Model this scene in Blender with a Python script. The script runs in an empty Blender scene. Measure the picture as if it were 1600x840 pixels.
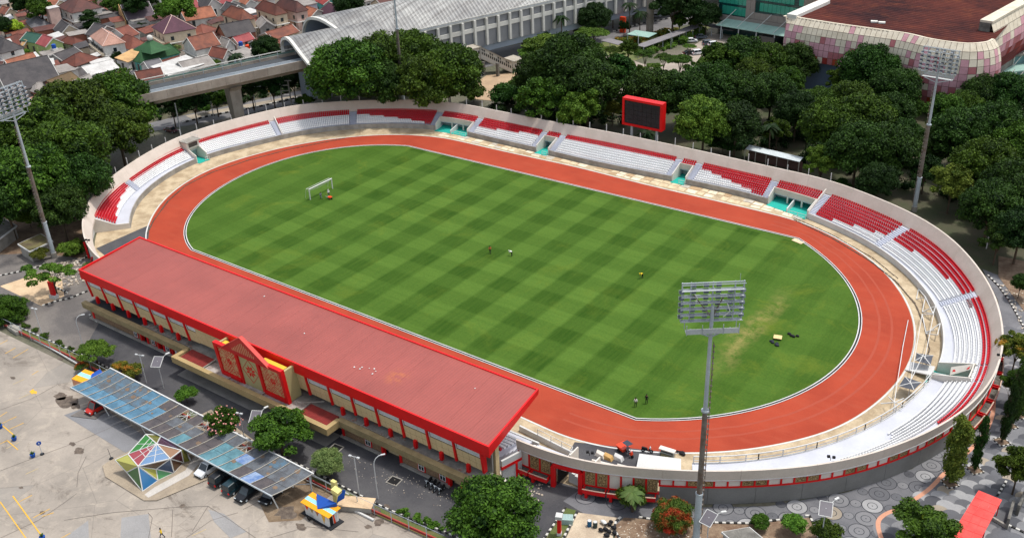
import bpy, math, random
import numpy as np
from mathutils import Vector, Matrix
R = math.radians
rnd = random.Random(7)
sc = bpy.context.scene
COL = sc.collection
# ---------------------------------------------------------------- camera (surveyed from the goal, the track and the masts)
CF, CPIT, CROLL, CYAW = 1550.965, 0.49503, -0.0393, -0.6397
CC = np.array([113.97, -146.08, 94.38])
def _cam():
 cy, sy, cp, sp = math.cos(CYAW), math.sin(CYAW), math.cos(CPIT), math.sin(CPIT)
 fwd = np.array([sy*cp, cy*cp, -sp]); right = np.array([cy, -sy, 0.]); up = np.cross(right, fwd)
 c, s = math.cos(CROLL), math.sin(CROLL)
 return c*right+s*up, -s*right+c*up, fwd
CR, CU, CFW = _cam()
cam = bpy.data.objects.new('camera', bpy.data.cameras.new('camera')); COL.objects.link(cam)
cam.data.sensor_width = 36; cam.data.lens = CF/1600*36; cam.data.clip_end = 6000; cam.data.clip_start = 1
cam.matrix_world = Matrix(((CR[0], CU[0], -CFW[0], CC[0]), (CR[1], CU[1], -CFW[1], CC[1]), (CR[2], CU[2], -CFW[2], CC[2]), (0, 0, 0, 1)))
sc.camera = cam
# ---------------------------------------------------------------- daylight
SUN_AZ = math.atan2(.6, .8); SUN_EL = R(72)          # azimuth from +Y towards +X
w = bpy.data.worlds.new('World'); sc.world = w; w.use_nodes = True
sky = w.node_tree.nodes.new('ShaderNodeTexSky'); sky.sky_type = 'NISHITA'; sky.sun_disc = False
sky.sun_elevation = SUN_EL; sky.sun_rotation = SUN_AZ; sky.dust_density = 2.5; sky.air_density = 1.2
bg = w.node_tree.nodes['Background']; bg.inputs[1].default_value = .15
veil = w.node_tree.nodes.new('ShaderNodeHueSaturation'); veil.inputs['Saturation'].default_value = .45      # thin high cloud whitens the sky
w.node_tree.links.new(sky.outputs[0], veil.inputs['Color']); w.node_tree.links.new(veil.outputs[0], bg.inputs[0])
sl = bpy.data.lights.new('sun', 'SUN'); sl.energy = 2.1; sl.angle = R(4); sl.color = (1, .96, .9)
so = bpy.data.objects.new('sun', sl); COL.objects.link(so)
sd = Vector((math.sin(SUN_AZ)*math.cos(SUN_EL), math.cos(SUN_AZ)*math.cos(SUN_EL), math.sin(SUN_EL)))
so.rotation_euler = sd.to_track_quat('Z', 'Y').to_euler()
sc.view_settings.view_transform = 'Standard'; sc.view_settings.look = 'None'; sc.view_settings.exposure = 0.45; sc.view_settings.gamma = 1
try: sc.cycles.max_bounces = 5; sc.cycles.transparent_max_bounces = 6
except Exception: pass
# ---------------------------------------------------------------- survey helpers
def G(px, py, z=0.):
 """where the sight line through photo point (px, py) meets height z: a surveyed place in the world"""
 d = CFW*CF + (px-800)*CR - (py-420)*CU
 t = (z-CC[2])/d[2]; q = CC+d*t
 return (float(q[0]), float(q[1]), float(z))
def ppm(P):
 d = np.array(P)-CC
 return CF/float(d@CFW)
def V2(a, b): return (b[0]-a[0], b[1]-a[1])
def S(r, g, b):
 f = lambda c: ((c/255+.055)/1.055)**2.4 if c > 10 else c/255/12.92
 return (f(r), f(g), f(b), 1)
# ---------------------------------------------------------------- mesh builder
class MB:
 def __init__(s): s.v = []; s.f = []; s.m = []
 def face(s, pts, m=0):
  n = len(s.v); s.v += [tuple(p) for p in pts]; s.f.append(tuple(range(n, n+len(pts)))); s.m.append(m); return s
 def hexa(s, b, t, m=0, mt=None):
  n = len(s.v); k = len(b); s.v += [tuple(p) for p in b]+[tuple(p) for p in t]
  s.f.append(tuple(range(n+k-1, n-1, -1))); s.m.append(m)
  s.f.append(tuple(range(n+k, n+2*k))); s.m.append(m if mt is None else mt)
  for i in range(k):
   j = (i+1) % k; s.f.append((n+i, n+j, n+k+j, n+k+i)); s.m.append(m)
  return s
 def box(s, x0, x1, y0, y1, z0, z1, m=0, mt=None):
  return s.hexa([(x0, y0, z0), (x1, y0, z0), (x1, y1, z0), (x0, y1, z0)], [(x0, y0, z1), (x1, y0, z1), (x1, y1, z1), (x0, y1, z1)], m, mt)
 def prism(s, poly, z0, z1, m=0, mt=None):
  a = sum(poly[i][0]*poly[(i+1) % len(poly)][1]-poly[(i+1) % len(poly)][0]*poly[i][1] for i in range(len(poly)))
  if a < 0: poly = poly[::-1]
  return s.hexa([(p[0], p[1], z0) for p in poly], [(p[0], p[1], z1) for p in poly], m, mt)
 def obox(s, c, sz, rz=0, m=0, mt=None):
  cx, cy, cz = c; a, b, h = sz[0]/2, sz[1]/2, sz[2]; co, si = math.cos(rz), math.sin(rz)
  q = [(cx+x*co-y*si, cy+x*si+y*co) for x, y in ((-a, -b), (a, -b), (a, b), (-a, b))]
  return s.prism(q, cz, cz+h, m, mt)
 def bar(s, p, q, w=.1, h=None, m=0, up=(0, 0, 1)):
  p = Vector(p); q = Vector(q); d = q-p
  if d.length < 1e-6: return s
  d.normalize(); u = Vector(up)
  if abs(d.dot(u)) > .98: u = Vector((0, 1, 0))
  a = d.cross(u).normalized(); b = a.cross(d); h = h or w
  a *= w/2; b *= h/2
  return s.hexa([p-a-b, p+a-b, p+a+b, p-a+b], [q-a-b, q+a-b, q+a+b, q-a+b], m)
 def cyl(s, p, q, r0, r1=None, n=8, m=0):
  p = Vector(p); q = Vector(q); d = (q-p)
  if d.length < 1e-6: return s
  d.normalize(); r1 = r0 if r1 is None else r1
  a = d.orthogonal().normalized(); b = d.cross(a)
  c = [(math.cos(2*math.pi*i/n), math.sin(2*math.pi*i/n)) for i in range(n)]
  return s.hexa([p+a*x*r0+b*y*r0 for x, y in c], [q+a*x*r1+b*y*r1 for x, y in c], m)
 def tube(s, pts, r, n=6, m=0):
  for i in range(len(pts)-1):
   r0 = r[i] if isinstance(r, (list, tuple)) else r; r1 = r[i+1] if isinstance(r, (list, tuple)) else r
   s.cyl(pts[i], pts[i+1], r0, r1, n, m)
  return s
 def strip(s, A, B, m=0):
  n = len(s.v); k = len(A)
  for a, b in zip(A, B): s.v += [tuple(a), tuple(b)]
  for i in range(k-1): s.f.append((n+2*i, n+2*i+1, n+2*i+3, n+2*i+2)); s.m.append(m)
  return s
 def sphere(s, c, r, m=0, nu=8, nv=5, sx=1, sy=1, sz=1):
  n = len(s.v)
  for j in range(nv+1):
   th = math.pi*j/nv
   for i in range(nu):
    ph = 2*math.pi*i/nu
    s.v.append((c[0]+r*sx*math.sin(th)*math.cos(ph), c[1]+r*sy*math.sin(th)*math.sin(ph), c[2]+r*sz*math.cos(th)))
  for j in range(nv):
   for i in range(nu):
    k = (i+1) % nu; s.f.append((n+j*nu+i, n+(j+1)*nu+i, n+(j+1)*nu+k, n+j*nu+k)); s.m.append(m)
  return s
def mesh(name, mb, mats, smooth=False):
 me = bpy.data.meshes.new(name); me.from_pydata(mb.v, [], mb.f)
 if not isinstance(mats, (list, tuple)): mats = [mats]
 for m in mats: me.materials.append(m)
 if len(mats) > 1: me.polygons.foreach_set('material_index', mb.m)
 if smooth: me.polygons.foreach_set('use_smooth', [True]*len(mb.f))
 me.update(); return me
def root_of(o):
 while o.parent: o = o.parent
 return o
def thing(name, label, cat, loc=(0, 0, 0), rz=0, group=None):
 o = bpy.data.objects.new(name, None); COL.objects.link(o); o.location = loc; o.rotation_euler = (0, 0, rz)
 o.empty_display_size = .5; o['label'] = label; o['category'] = cat
 if group: o['group'] = group
 return o
def part(name, mb, mats, parent=None, label=None, stuff=False, smooth=False, local=False):
 """a mesh written in world coordinates (or local to its thing), linked below its thing"""
 if not mb.f: return None
 me = mesh(name, mb, mats, smooth)
 if parent is not None and not local:
  r = root_of(parent); me.transform(Matrix.Translation(-Vector(r.location)))
 o = bpy.data.objects.new(name, me); COL.objects.link(o)
 if parent is not None: o.parent = parent
 if label: o['label'] = label
 if stuff: o['kind'] = 'stuff'
 return o
def single(name, mb, mats, label, cat, group=None, smooth=False):
 o = part(name, mb, mats, None, label, smooth=smooth);
 # origin at its base
 me = o.data; n = len(me.vertices); co = np.empty(n*3); me.vertices.foreach_get('co', co); co = co.reshape(-1, 3)
 c = Vector(((co[:, 0].min()+co[:, 0].max())/2, (co[:, 1].min()+co[:, 1].max())/2, co[:, 2].min()))
 me.transform(Matrix.Translation(-c)); o.location = c
 o['category'] = cat
 if group: o['group'] = group
 return o
def struct(name, mb, mats, label=None, kind='structure', smooth=False):
 o = part(name, mb, mats, None, label, smooth=smooth); o['kind'] = kind
 return o
def dup(src, loc, rz=0, sc_=1., label=None, group=None, z_scale=None):
 def cp(o, parent):
  c = o.copy(); COL.objects.link(c); c.parent = parent
  for ch in list(KIDS.get(o.name, [])): cp(ch, c)
  return c
 KIDS = {}
 for ch in src.children_recursive: KIDS.setdefault(ch.parent.name, []).append(ch)
 r = cp(src, None); r.location = loc; r.rotation_euler = (0, 0, rz)
 r.scale = (sc_, sc_, sc_ if z_scale is None else z_scale) if not isinstance(sc_, tuple) else sc_
 if label: r['label'] = label
 if group: r['group'] = group
 elif 'group' in r and label: del r['group']
 return r
# ---------------------------------------------------------------- materials
def newmat(name):
 m = bpy.data.materials.new(name); m.use_nodes = True; nt = m.node_tree
 return m, nt, nt.nodes['Principled BSDF']
class NT:
 def __init__(s, nt): s.nt = nt
 def lk(s, v, sock):
  if isinstance(v, bpy.types.NodeSocket): s.nt.links.new(v, sock)
  elif v is not None:
   try: sock.default_value = v
   except Exception: sock.default_value = (v, v, v)
 def math(s, op, a, b=None, c=None, clamp=False):
  n = s.nt.nodes.new('ShaderNodeMath'); n.operation = op; n.use_clamp = clamp
  for i, v in enumerate((a, b, c)):
   if v is not None: s.lk(v, n.inputs[i])
  return n.outputs[0]
 def pos(s):
  g = s.nt.nodes.new('ShaderNodeNewGeometry'); return g.outputs['Position']
 def xyz(s, v):
  n = s.nt.nodes.new('ShaderNodeSeparateXYZ'); s.lk(v, n.inputs[0]); return n.outputs
 def mapping(s, v, rot=0, scale=(1, 1, 1)):
  n = s.nt.nodes.new('ShaderNodeMapping'); s.lk(v, n.inputs[0]); n.inputs['Rotation'].default_value = (0, 0, rot); n.inputs['Scale'].default_value = scale
  return n.outputs[0]
 def noise(s, v, scale, detail=4, rough=.6, dist=0.):
  n = s.nt.nodes.new('ShaderNodeTexNoise'); s.lk(v, n.inputs['Vector']); n.inputs['Scale'].default_value = scale
  n.inputs['Detail'].default_value = detail; n.inputs['Roughness'].default_value = rough; n.inputs['Distortion'].default_value = dist
  return n.outputs[0]
 def vor(s, v, scale, feature='F1', out=0):
  n = s.nt.nodes.new('ShaderNodeTexVoronoi'); n.feature = feature; s.lk(v, n.inputs['Vector']); n.inputs['Scale'].default_value = scale
  return n.outputs[out]
 def ramp(s, v, a, b):
  n = s.nt.nodes.new('ShaderNodeMapRange'); n.clamp = True; s.lk(v, n.inputs[0]); n.inputs[1].default_value = a; n.inputs[2].default_value = b
  return n.outputs[0]
 def mix(s, f, a, b, mode='MIX'):
  n = s.nt.nodes.new('ShaderNodeMix'); n.data_type = 'RGBA'; n.blend_type = mode
  s.lk(f, n.inputs[0]); s.lk(a, n.inputs[6]); s.lk(b, n.inputs[7]); return n.outputs[2]
 def bump(s, h, strength, dist, bsdf):
  n = s.nt.nodes.new('ShaderNodeBump'); n.inputs['Strength'].default_value = strength; n.inputs['Distance'].default_value = dist
  s.lk(h, n.inputs['Height']); s.nt.links.new(n.outputs[0], bsdf.inputs['Normal'])
def dk(c, k): return (c[0]*k, c[1]*k, c[2]*k, 1)
_M = {}
def M(name, c, c2=None, rough=.75, s1=.25, s2=2.5, amt=.5, fine=.25, bump=.0, bs=8, metal=0, ribs=None, lo=.4, hi=.62, spec=.3, tile=None):
 """a weathered coat: base colour, second colour in patches (soiling, fading), fine grain, optional ribs (angle, period m)"""
 if name in _M: return _M[name]
 m, nt, b = newmat(name); N = NT(nt); P = N.pos()
 c2 = c2 or dk(c, .62)
 a = N.ramp(N.noise(P, s1, 5, .65), lo, hi); a = N.math('MULTIPLY', a, amt)
 col = N.mix(a, c, c2)
 g = N.ramp(N.noise(P, s2*2.2, 3, .7), .25, .75)
 g2 = N.math('MULTIPLY_ADD', g, 2*fine, 1-fine)
 mul = N.nt.nodes.new('ShaderNodeVectorMath'); mul.operation = 'SCALE'; N.lk(col, mul.inputs[0]); N.lk(g2, mul.inputs[3]); col = mul.outputs[0]
 h = None
 if ribs:
  x = N.xyz(N.mapping(P, ribs[0]))[0]
  t = N.math('PINGPONG', x, ribs[1]/2); t = N.math('DIVIDE', t, ribs[1]/2)
  h = N.math('SMOOTH_MIN', t, .5, .2)
  gr = N.math('MULTIPLY_ADD', N.ramp(t, .0, .3), ribs[2] if len(ribs) > 2 else .25, 1-(ribs[2] if len(ribs) > 2 else .25))
  mu = nt.nodes.new('ShaderNodeVectorMath'); mu.operation = 'SCALE'; N.lk(col, mu.inputs[0]); N.lk(gr, mu.inputs[3]); col = mu.outputs[0]
  N.bump(h, .5, .08, b)
 elif bump:
  N.bump(N.noise(P, bs, 4, .7), bump, .1, b)
 nt.links.new(col, b.inputs['Base Color'])
 b.inputs['Roughness'].default_value = rough; b.inputs['Metallic'].default_value = metal
 b.inputs['Specular IOR Level'].default_value = spec
 _M[name] = m; return m
def glass(name, c, rough=.12):
 m, nt, b = newmat(name); b.inputs['Base Color'].default_value = c; b.inputs['Roughness'].default_value = rough
 b.inputs['Specular IOR Level'].default_value = .8
 return m
WHITE = M('white_paint', S(205, 205, 202), S(165, 165, 162), amt=.35, fine=.08)
TERR = M('terrace_paint', S(192, 194, 202), S(168, 170, 178), amt=.4, fine=.06)
PARA = M('parapet_render', S(206, 194, 182), S(186, 174, 160), amt=.5, fine=.08)
CONC = M('concrete', S(160, 156, 148), S(115, 110, 102), s1=.4, amt=.6, fine=.15)
CONCD = M('old_concrete', S(125, 122, 115), S(75, 72, 68), s1=.5, amt=.7, fine=.2)
WALLG = M('grey_wall_coat', S(124, 123, 120), S(104, 103, 100), amt=.5, fine=.1)
RED = M('red_paint', S(216, 18, 22), S(186, 18, 22), amt=.5, fine=.08, rough=.45)
REDSEAT = M('red_seat_plastic', S(200, 22, 38), S(175, 20, 34), amt=.4, fine=.06, rough=.45)
WSEAT = M('white_seat_plastic', S(238, 238, 236), S(214, 214, 212), amt=.3, fine=.04, rough=.45)
STEEL = M('galvanised_steel', S(176, 184, 188), S(142, 150, 156), amt=.5, fine=.12, rough=.5)
RUSTY = M('rusted_steel', S(120, 112, 104), S(92, 70, 56), s1=.8, amt=.7, fine=.2)
DARK = M('dark_paint', S(38, 40, 44), S(26, 27, 30), amt=.5, fine=.1)
BLACK = M('black_paint', S(22, 22, 23), amt=.2, fine=.1)
TEAL = M('teal_floor_paint', S(34, 168, 152), S(24, 140, 128), amt=.4, fine=.1)
TAN = M('tan_tile', S(208, 186, 142), S(190, 168, 126), amt=.4, fine=.08)
BRASS = M('tan_render', S(152, 136, 100), S(118, 104, 74), s1=.5, amt=.6, fine=.12)
DARKGLASS = glass('dark_glass', (.02, .03, .035, 1))
BARK = M('bark', S(88, 74, 60), S(60, 50, 42), s1=1.5, amt=.6, fine=.25)
YEL = M('yellow_paint', S(222, 168, 40), S(196, 160, 90), s1=.6, amt=.6, fine=.15)
KW = M('kerb_white', S(205, 203, 196), S(165, 162, 150), amt=.5, fine=.15)
KB = M('kerb_black', S(40, 40, 40), S(60, 58, 55), amt=.5, fine=.2)
SOIL = M('bare_soil', S(112, 90, 72), S(146, 126, 104), s1=.5, amt=.8, fine=.3, bump=.3)
BLUE = M('blue_paint', S(30, 80, 165), S(24, 62, 130), amt=.4, fine=.1)
ORANGE = M('orange_paint', S(225, 70, 25), S(190, 60, 25), amt=.3, fine=.1)
# ================================================================ setting: ground, pitch, track
CS, KK = 45.0, 50.0
UL = 4*CS+2*math.pi*KK
def toU(x, y):
 if abs(x) <= CS: return (x if y < 0 else CS+math.pi*KK+CS-x), abs(y)
 if x > 0: f = math.atan2(y, x-CS); return CS+KK*(f+math.pi/2), math.hypot(x-CS, y)
 f = math.atan2(y, x+CS) % (2*math.pi); return CS+math.pi*KK+2*CS+KK*(f-math.pi/2), math.hypot(x+CS, y)
def P3(u, d, z=0.):
 u = (u+CS) % UL - CS
 if u <= CS: return (u, -d, z)
 u2 = u-CS
 if u2 <= math.pi*KK: f = u2/KK-math.pi/2; return (CS+d*math.cos(f), d*math.sin(f), z)
 u2 -= math.pi*KK
 if u2 <= 2*CS: return (CS-u2, d, z)
 f = math.pi/2+(u2-2*CS)/KK; return (-CS+d*math.cos(f), d*math.sin(f), z)
def curve(pts, sig=4.0):
 a = sorted(toU(p[0], p[1]) for p in pts)
 U = np.array([q[0] for q in a]); D = np.array([q[1] for q in a])
 g = np.arange(-CS, UL-CS, .5); y = np.interp(g, U, D, period=UL)
 k = np.exp(-.5*(np.arange(-40, 41)*.5/sig)**2); k /= k.sum()
 y = np.convolve(np.concatenate([y[-40:], y, y[:40]]), k, 'valid')
 return lambda u: float(np.interp((u+CS) % UL - CS, g, y, period=UL))
RIMZ = 6.0
_rimn = [(810,687),(905,722),(1000,729),(1200,732),(1300,724),(1400,695),(1475,662),(1537,612),(1562,570),(1567,540),(1560,482),(1550,450),(1527,417)]
_rimf = [(1475,362),(1425,332),(1362,306),(1300,282),(1200,259),(1090,234),(980,211),(950,205),(875,192),(800,177),(700,159),(640,156),(600,156),(525,159),(450,165),(400,178),(340,193),(287,210),(205,255),(150,297),(130,335),(129,360),(135,382)]
dR = curve([G(x, y, RIMZ) for x, y in _rimn+_rimf]+[(x, -55.8) for x in (-40, -20, 0, 20, 35)], 5)
_fw = [(207,357),(217,317),(250,287),(312,252),(400,229),(512,205),(590,201),(675,202),(740,215),(800,229),(862,243),(925,259),(1040,281),(1120,298),(1197,315),(1241,335),(1300,358)]
_fr = [(1415,420),(1437,445),(1460,472),(1471,507),(1474,532),(1467,570),(1460,582),(1437,610),(1415,632),(1350,670),(1287,697),(1200,716)]
dF = curve([G(x, y, 0) for x, y in _fw]+[G(x, y, 1.15) for x, y in _fr]+[(x, -47.8) for x in (-40, -20, 0, 20, 40)]+[(56, -46.5)], 6)
_to = [(1200,333),(1250,347),(1300,370),(1375,420),(1400,450),(1420,485),(1427,520),(1420,562),(1400,595),(1365,629),(1300,670),(1250,684),(1200,695),(1050,705),(975,700),(912,690),(832,660),
 (229,370),(235,350),(250,322),(275,297),(325,267),(400,242),(475,225),(550,214.5),(625,211),(700,217),(800,240),(900,261),(1000,287),(1100,310)]
dO = curve([G(x, y) for x, y in _to]+[(x, -44.3) for x in (-40, -20, 0, 20, 40)], 5)
def endfit(pix, s):
 q = [G(x, y) for x, y in pix]; f = [math.atan2(p[1], s*p[0]-CS) for p in q]; d = [math.hypot(s*p[0]-CS, p[1]) for p in q]
 c = np.polyfit(f, d, 5); f0, f1 = min(f), max(f)
 return [(s*(CS+np.polyval(c, t)*math.cos(t)), np.polyval(c, t)*math.sin(t)) for t in np.linspace(f0, f1, 48)]
_ir = endfit([(1245,374),(1270,390),(1300,415),(1307,425),(1325,450),(1337,477),(1341,502),(1337,530),(1322,555),(1295,582),(1250,610),(1200,629.5),(1125,647),(1050,654),(995,652)], 1)
_il = endfit([(302.5,389.5),(293.7,360),(300,337.5),(315,317.5),(350,290),(400,268.7),(450,247.5),(500,236.2),(550,230.5),(600,228),(637,229)], -1)
INNER = [(float(a), float(b)) for a, b in _ir]+[(float(a), float(b)) for a, b in _il[::-1]]     # anticlockwise from the near right kink
def offs(poly, d):
 out = []
 n = len(poly)
 for i in range(n):
  a, b, c = poly[i-1], poly[i], poly[(i+1) % n]
  t1 = Vector((b[0]-a[0], b[1]-a[1])).normalized(); t2 = Vector((c[0]-b[0], c[1]-b[1])).normalized()
  nrm = Vector((t1.y+t2.y, -t1.x-t2.x)); nrm = nrm/max(.3, nrm.length) if nrm.length > 0 else nrm
  k = max(.6, nrm.dot(Vector((t1.y, -t1.x)))); out.append((b[0]+nrm.x*d/k, b[1]+nrm.y*d/k))
 return out
def ring(mb, A, B, zA, zB=None, m=0):
 zB = zA if zB is None else zB
 a = [(p[0], p[1], zA) for p in A]+[(A[0][0], A[0][1], zA)]; b = [(p[0], p[1], zB) for p in B]+[(B[0][0], B[0][1], zB)]
 return mb.strip(a, b, m)
def uc(fn, off=0., step=2.0, u0=-CS, u1=None):
 u1 = UL-CS if u1 is None else u1; n = int((u1-u0)/step)
 return [P3(u0+(u1-u0)*i/n, fn(u0+(u1-u0)*i/n)+off)[:2] for i in range(n+(0 if u1-u0 > UL-1 else 1))]
# --- pitch grass with its mown checks
m, nt, b = newmat('mown_grass'); N = NT(nt); P = N.pos(); X = N.xyz(P)
wob = N.math('MULTIPLY', N.noise(P, .09, 4), 3.2)
def sq(coord, per, ph, soft=.035):
 t = N.math('PINGPONG', N.math('DIVIDE', N.math('ADD', coord, ph), per), .5)   # 0..0.5
 return N.ramp(t, .25-soft, .25+soft)
sx = sq(N.math('ADD', X[0], N.math('MULTIPLY', wob, .25)), 10.1, 48.2); sy = sq(N.math('ADD', X[1], N.math('MULTIPLY', wob, .25)), 9.4, 30.2)
edge = N.math('MULTIPLY', N.math('MULTIPLY_ADD', N.ramp(N.math('ABSOLUTE', X[0]), 55, 48), .6, .4), N.ramp(N.math('ABSOLUTE', X[1]), 35.2, 34.6))
edge = N.math('MULTIPLY', edge, N.math('MULTIPLY_ADD', N.ramp(N.noise(P, .045, 3, .6), .3, .65), .5, .5))
farw = N.ramp(X[0], -48, -20)
tone = N.math('ADD', N.math('MULTIPLY', sx, .66), N.math('MULTIPLY', sy, .34))
tone = N.math('ADD', N.math('MULTIPLY', tone, edge), N.math('MULTIPLY', N.math('SUBTRACT', 1., edge), .5))
g_d, g_l = S(36, 68, 4), S(78, 108, 38)
col = N.mix(tone, g_d, g_l)
Ps = N.mapping(P, R(-4), (.12, 1.6, 1)); Ps2 = N.mapping(P, R(3), (1.5, .1, 1))
st = N.ramp(N.noise(Ps2, 1.1, 4, .7), .35, .7)
col = N.mix(N.math('MULTIPLY', st, .38), col, S(80, 104, 34))
st2 = N.ramp(N.noise(Ps, .7, 3, .6), .45, .7)
col = N.mix(N.math('MULTIPLY', st2, .2), col, S(40, 74, 8))
yl = N.math('MULTIPLY', N.ramp(N.noise(P, .09, 5, .75, .6), .54, .8), N.math('ADD', N.math('MULTIPLY', N.math('SUBTRACT', 1., edge), .6), .22))
col = N.mix(yl, col, S(108, 118, 34))
# the worn strip in the right half of the field
wp = N.math('MULTIPLY', N.ramp(N.math('ABSOLUTE', N.math('SUBTRACT', X[0], N.math('ADD', 55.5, N.math('MULTIPLY', wob, 2.)))), 2.6, .3), N.ramp(N.math('ABSOLUTE', N.math('ADD', X[1], 2.)), 19, 6))
wp = N.math('MULTIPLY', wp, N.ramp(N.noise(P, .5, 4, .8), .38, .62))
col = N.mix(N.math('MULTIPLY', wp, .75), col, S(140, 128, 76))
gr = N.math('MULTIPLY_ADD', N.noise(P, 2.4, 4, .85), .9, .55)
mu = nt.nodes.new('ShaderNodeVectorMath'); mu.operation = 'SCALE'; N.lk(col, mu.inputs[0]); N.lk(gr, mu.inputs[3])
nt.links.new(mu.outputs[0], b.inputs['Base Color']); b.inputs['Roughness'].default_value = .9; b.inputs['Specular IOR Level'].default_value = .15
GRASS = m
# --- track surface
m, nt, b = newmat('running_surface'); N = NT(nt); P = N.pos()
col = N.mix(N.ramp(N.noise(P, .12, 4, .6), .35, .65), S(164, 66, 43), S(150, 58, 38))
col = N.mix(N.math('MULTIPLY', N.ramp(N.noise(N.mapping(P, 0, (.25, 1.2, 1)), .5, 3), .5, .7), .35), col, S(164, 76, 54))
gr = N.math('MULTIPLY_ADD', N.noise(P, 4., 3, .8), .35, .83)
mu = nt.nodes.new('ShaderNodeVectorMath'); mu.operation = 'SCALE'; N.lk(col, mu.inputs[0]); N.lk(gr, mu.inputs[3])
nt.links.new(mu.outputs[0], b.inputs['Base Color']); b.inputs['Roughness'].default_value = .85; b.inputs['Specular IOR Level'].default_value = .2
TRK = m
TRK2 = M('running_surface_pale', S(160, 68, 46), S(152, 62, 42), amt=.5, fine=.1)
URB = M('town_ground', S(112, 105, 94), S(84, 88, 66), s1=.05, s2=.6, amt=.9, fine=.3, lo=.35, hi=.6)
struct('ground', MB().face([(-2500, -2500, -.06), (2500, -2500, -.06), (2500, 2500, -.06), (-2500, 2500, -.06)]), URB)
SAND = M('sandy_apron', S(190, 172, 142), S(150, 130, 102), s1=.35, s2=1.5, amt=.8, fine=.16, bump=.2, bs=2)
mb = MB(); o_ = [P3(u, dR(u)-1.2) for u in np.arange(-CS, UL-CS, 2.)]; mb.face([(p[0], p[1], 0) for p in o_]); apron = struct('apron', mb, SAND)
mb = MB(); O = [P3(u, dO(u)) for u in np.arange(-CS, UL-CS, 1.5)]; mb.face([(p[0], p[1], .012) for p in O]); struct('running_track', mb, TRK)
mb = MB(); a = uc(dO, .10, 1.5); c = uc(dO, .38, 1.5); ring(mb, a, c, .03); struct('track_edge_line', mb, WHITE)
mb = MB()
for (z_, lo_, hi_, k) in ((.10, .18, .36, 0), (.02, .36, .66, 1), (.09, .66, .80, 0)): ring(mb, offs(INNER, lo_-.1), offs(INNER, hi_-.1), z_, None, k)
ring(mb, offs(INNER, .24), offs(INNER, .245), .10, .02, 1)
kerb = struct('track_kerb', mb, [WHITE, DARK])
mb = MB(); mb.face([(p[0], p[1], .024) for p in offs(INNER, .2)]); struct('pitch', mb, GRASS)
# lane tone rings on the bends of the track (new coats laid lane by lane)
mb = MB()
for fr in (.3, .55):
 A_ = []; B_ = []
 for i in range(0, 70):
  u = CS+i*(math.pi*KK)/69; p = P3(u, 1)
  f = (u-CS)/KK-math.pi/2
  ri = None
  q = min(INNER, key=lambda t: abs(math.atan2(t[1], t[0]-CS)-f) if t[0] > CS-6 else 9)
  di = math.hypot(q[0]-CS, q[1])+.9; do = dO(u)
  A_.append(P3(u, di+(do-di)*fr, .018)); B_.append(P3(u, di+(do-di)*(fr+.05), .018))
 mb.strip(A_, B_)
struct('lane_seams', mb, TRK2)
# broken stone slabs of the apron on the far side
SLABM = [M('stone_slab_%s' % n, S(*c), S(*c2), s1=.6, amt=.6, fine=.12) for n, c, c2 in (('pale', (226, 214, 190), (190, 170, 138)), ('cream', (212, 194, 160), (170, 146, 112)), ('brown', (186, 158, 122), (140, 112, 84)), ('grey', (196, 188, 174), (150, 142, 128)))]
slab_me = {}
for k in range(6):
 r_ = random.Random(k); mb = MB()
 q = [(-.5+r_.uniform(0, .12), -.5+r_.uniform(0, .1)), (.5-r_.uniform(0, .1), -.5+r_.uniform(0, .12)), (.5-r_.uniform(0, .14), .5-r_.uniform(0, .1)), (-.5+r_.uniform(0, .1), .5-r_.uniform(0, .14))]
 mb.prism(q, 0, 1)
 for j in range(4): slab_me[k, j] = mesh('apron_slab', mb, SLABM[j])
u = toU(*G(1250, 345)[:2])[0]
u1 = toU(*G(690, 210)[:2])[0]
r_ = random.Random(5)
while u < u1:
 L = r_.uniform(1.6, 3.0); a = dO(u)+.9; e = dF(u)-.3; n = 2 if e-a > 2.2 else 1
 cuts = [a, a+(e-a)*r_.uniform(.4, .6), e] if n == 2 else [a, e]
 for i in range(len(cuts)-1):
  if r_.random() < .1: continue
  d0, d1 = cuts[i]+.06, cuts[i+1]-.06
  o = bpy.data.objects.new('apron_slab', slab_me[r_.randrange(6), r_.choice((0, 0, 1, 1, 2, 3))]); COL.objects.link(o); o.parent = apron
  p = P3(u+L/2, (d0+d1)/2, 0); q = P3(u+L/2+.5, (d0+d1)/2, 0)
  o.location = (p[0], p[1], 0); o.rotation_euler = (0, r_.uniform(-.006, .006), math.atan2(q[1]-p[1], q[0]-p[0])+r_.uniform(-.03, .03)); o.scale = (L-.1, max(.3, d1-d0), r_.uniform(.04, .09))
 u += L
# rubble kerb line along the apron drain on both bends
mb = MB(); r_ = random.Random(8)
def drain(px, w=.25):
 q = [G(x, y) for x, y in px]
 for i in range(len(q)-1):
  a = Vector(q[i]); c = Vector(q[i+1]); n = max(1, int((c-a).length/1.1))
  for j in range(n):
   s_ = a+(c-a)*(j/n); e_ = a+(c-a)*((j+.85)/n)
   mb.bar(s_+Vector((r_.uniform(-.05, .05), r_.uniform(-.05, .05), .03)), e_+Vector((0, 0, .03)), w*r_.uniform(.7, 1.4), .16)
drain([(1240,343),(1300,372),(1360,408),(1400,440),(1430,475),(1445,510),(1452,545),(1447,570)])
drain([(1240,340),(1300,367),(1362,402),(1404,436)], .12)
drain([(230,365),(240,345),(262,315),(290,290),(330,270),(390,250),(450,234),(540,216)])
struct('drain_stones', mb, M('dark_stone', S(96, 84, 70), S(60, 54, 48), amt=.7, fine=.3), kind='stuff')
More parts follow.
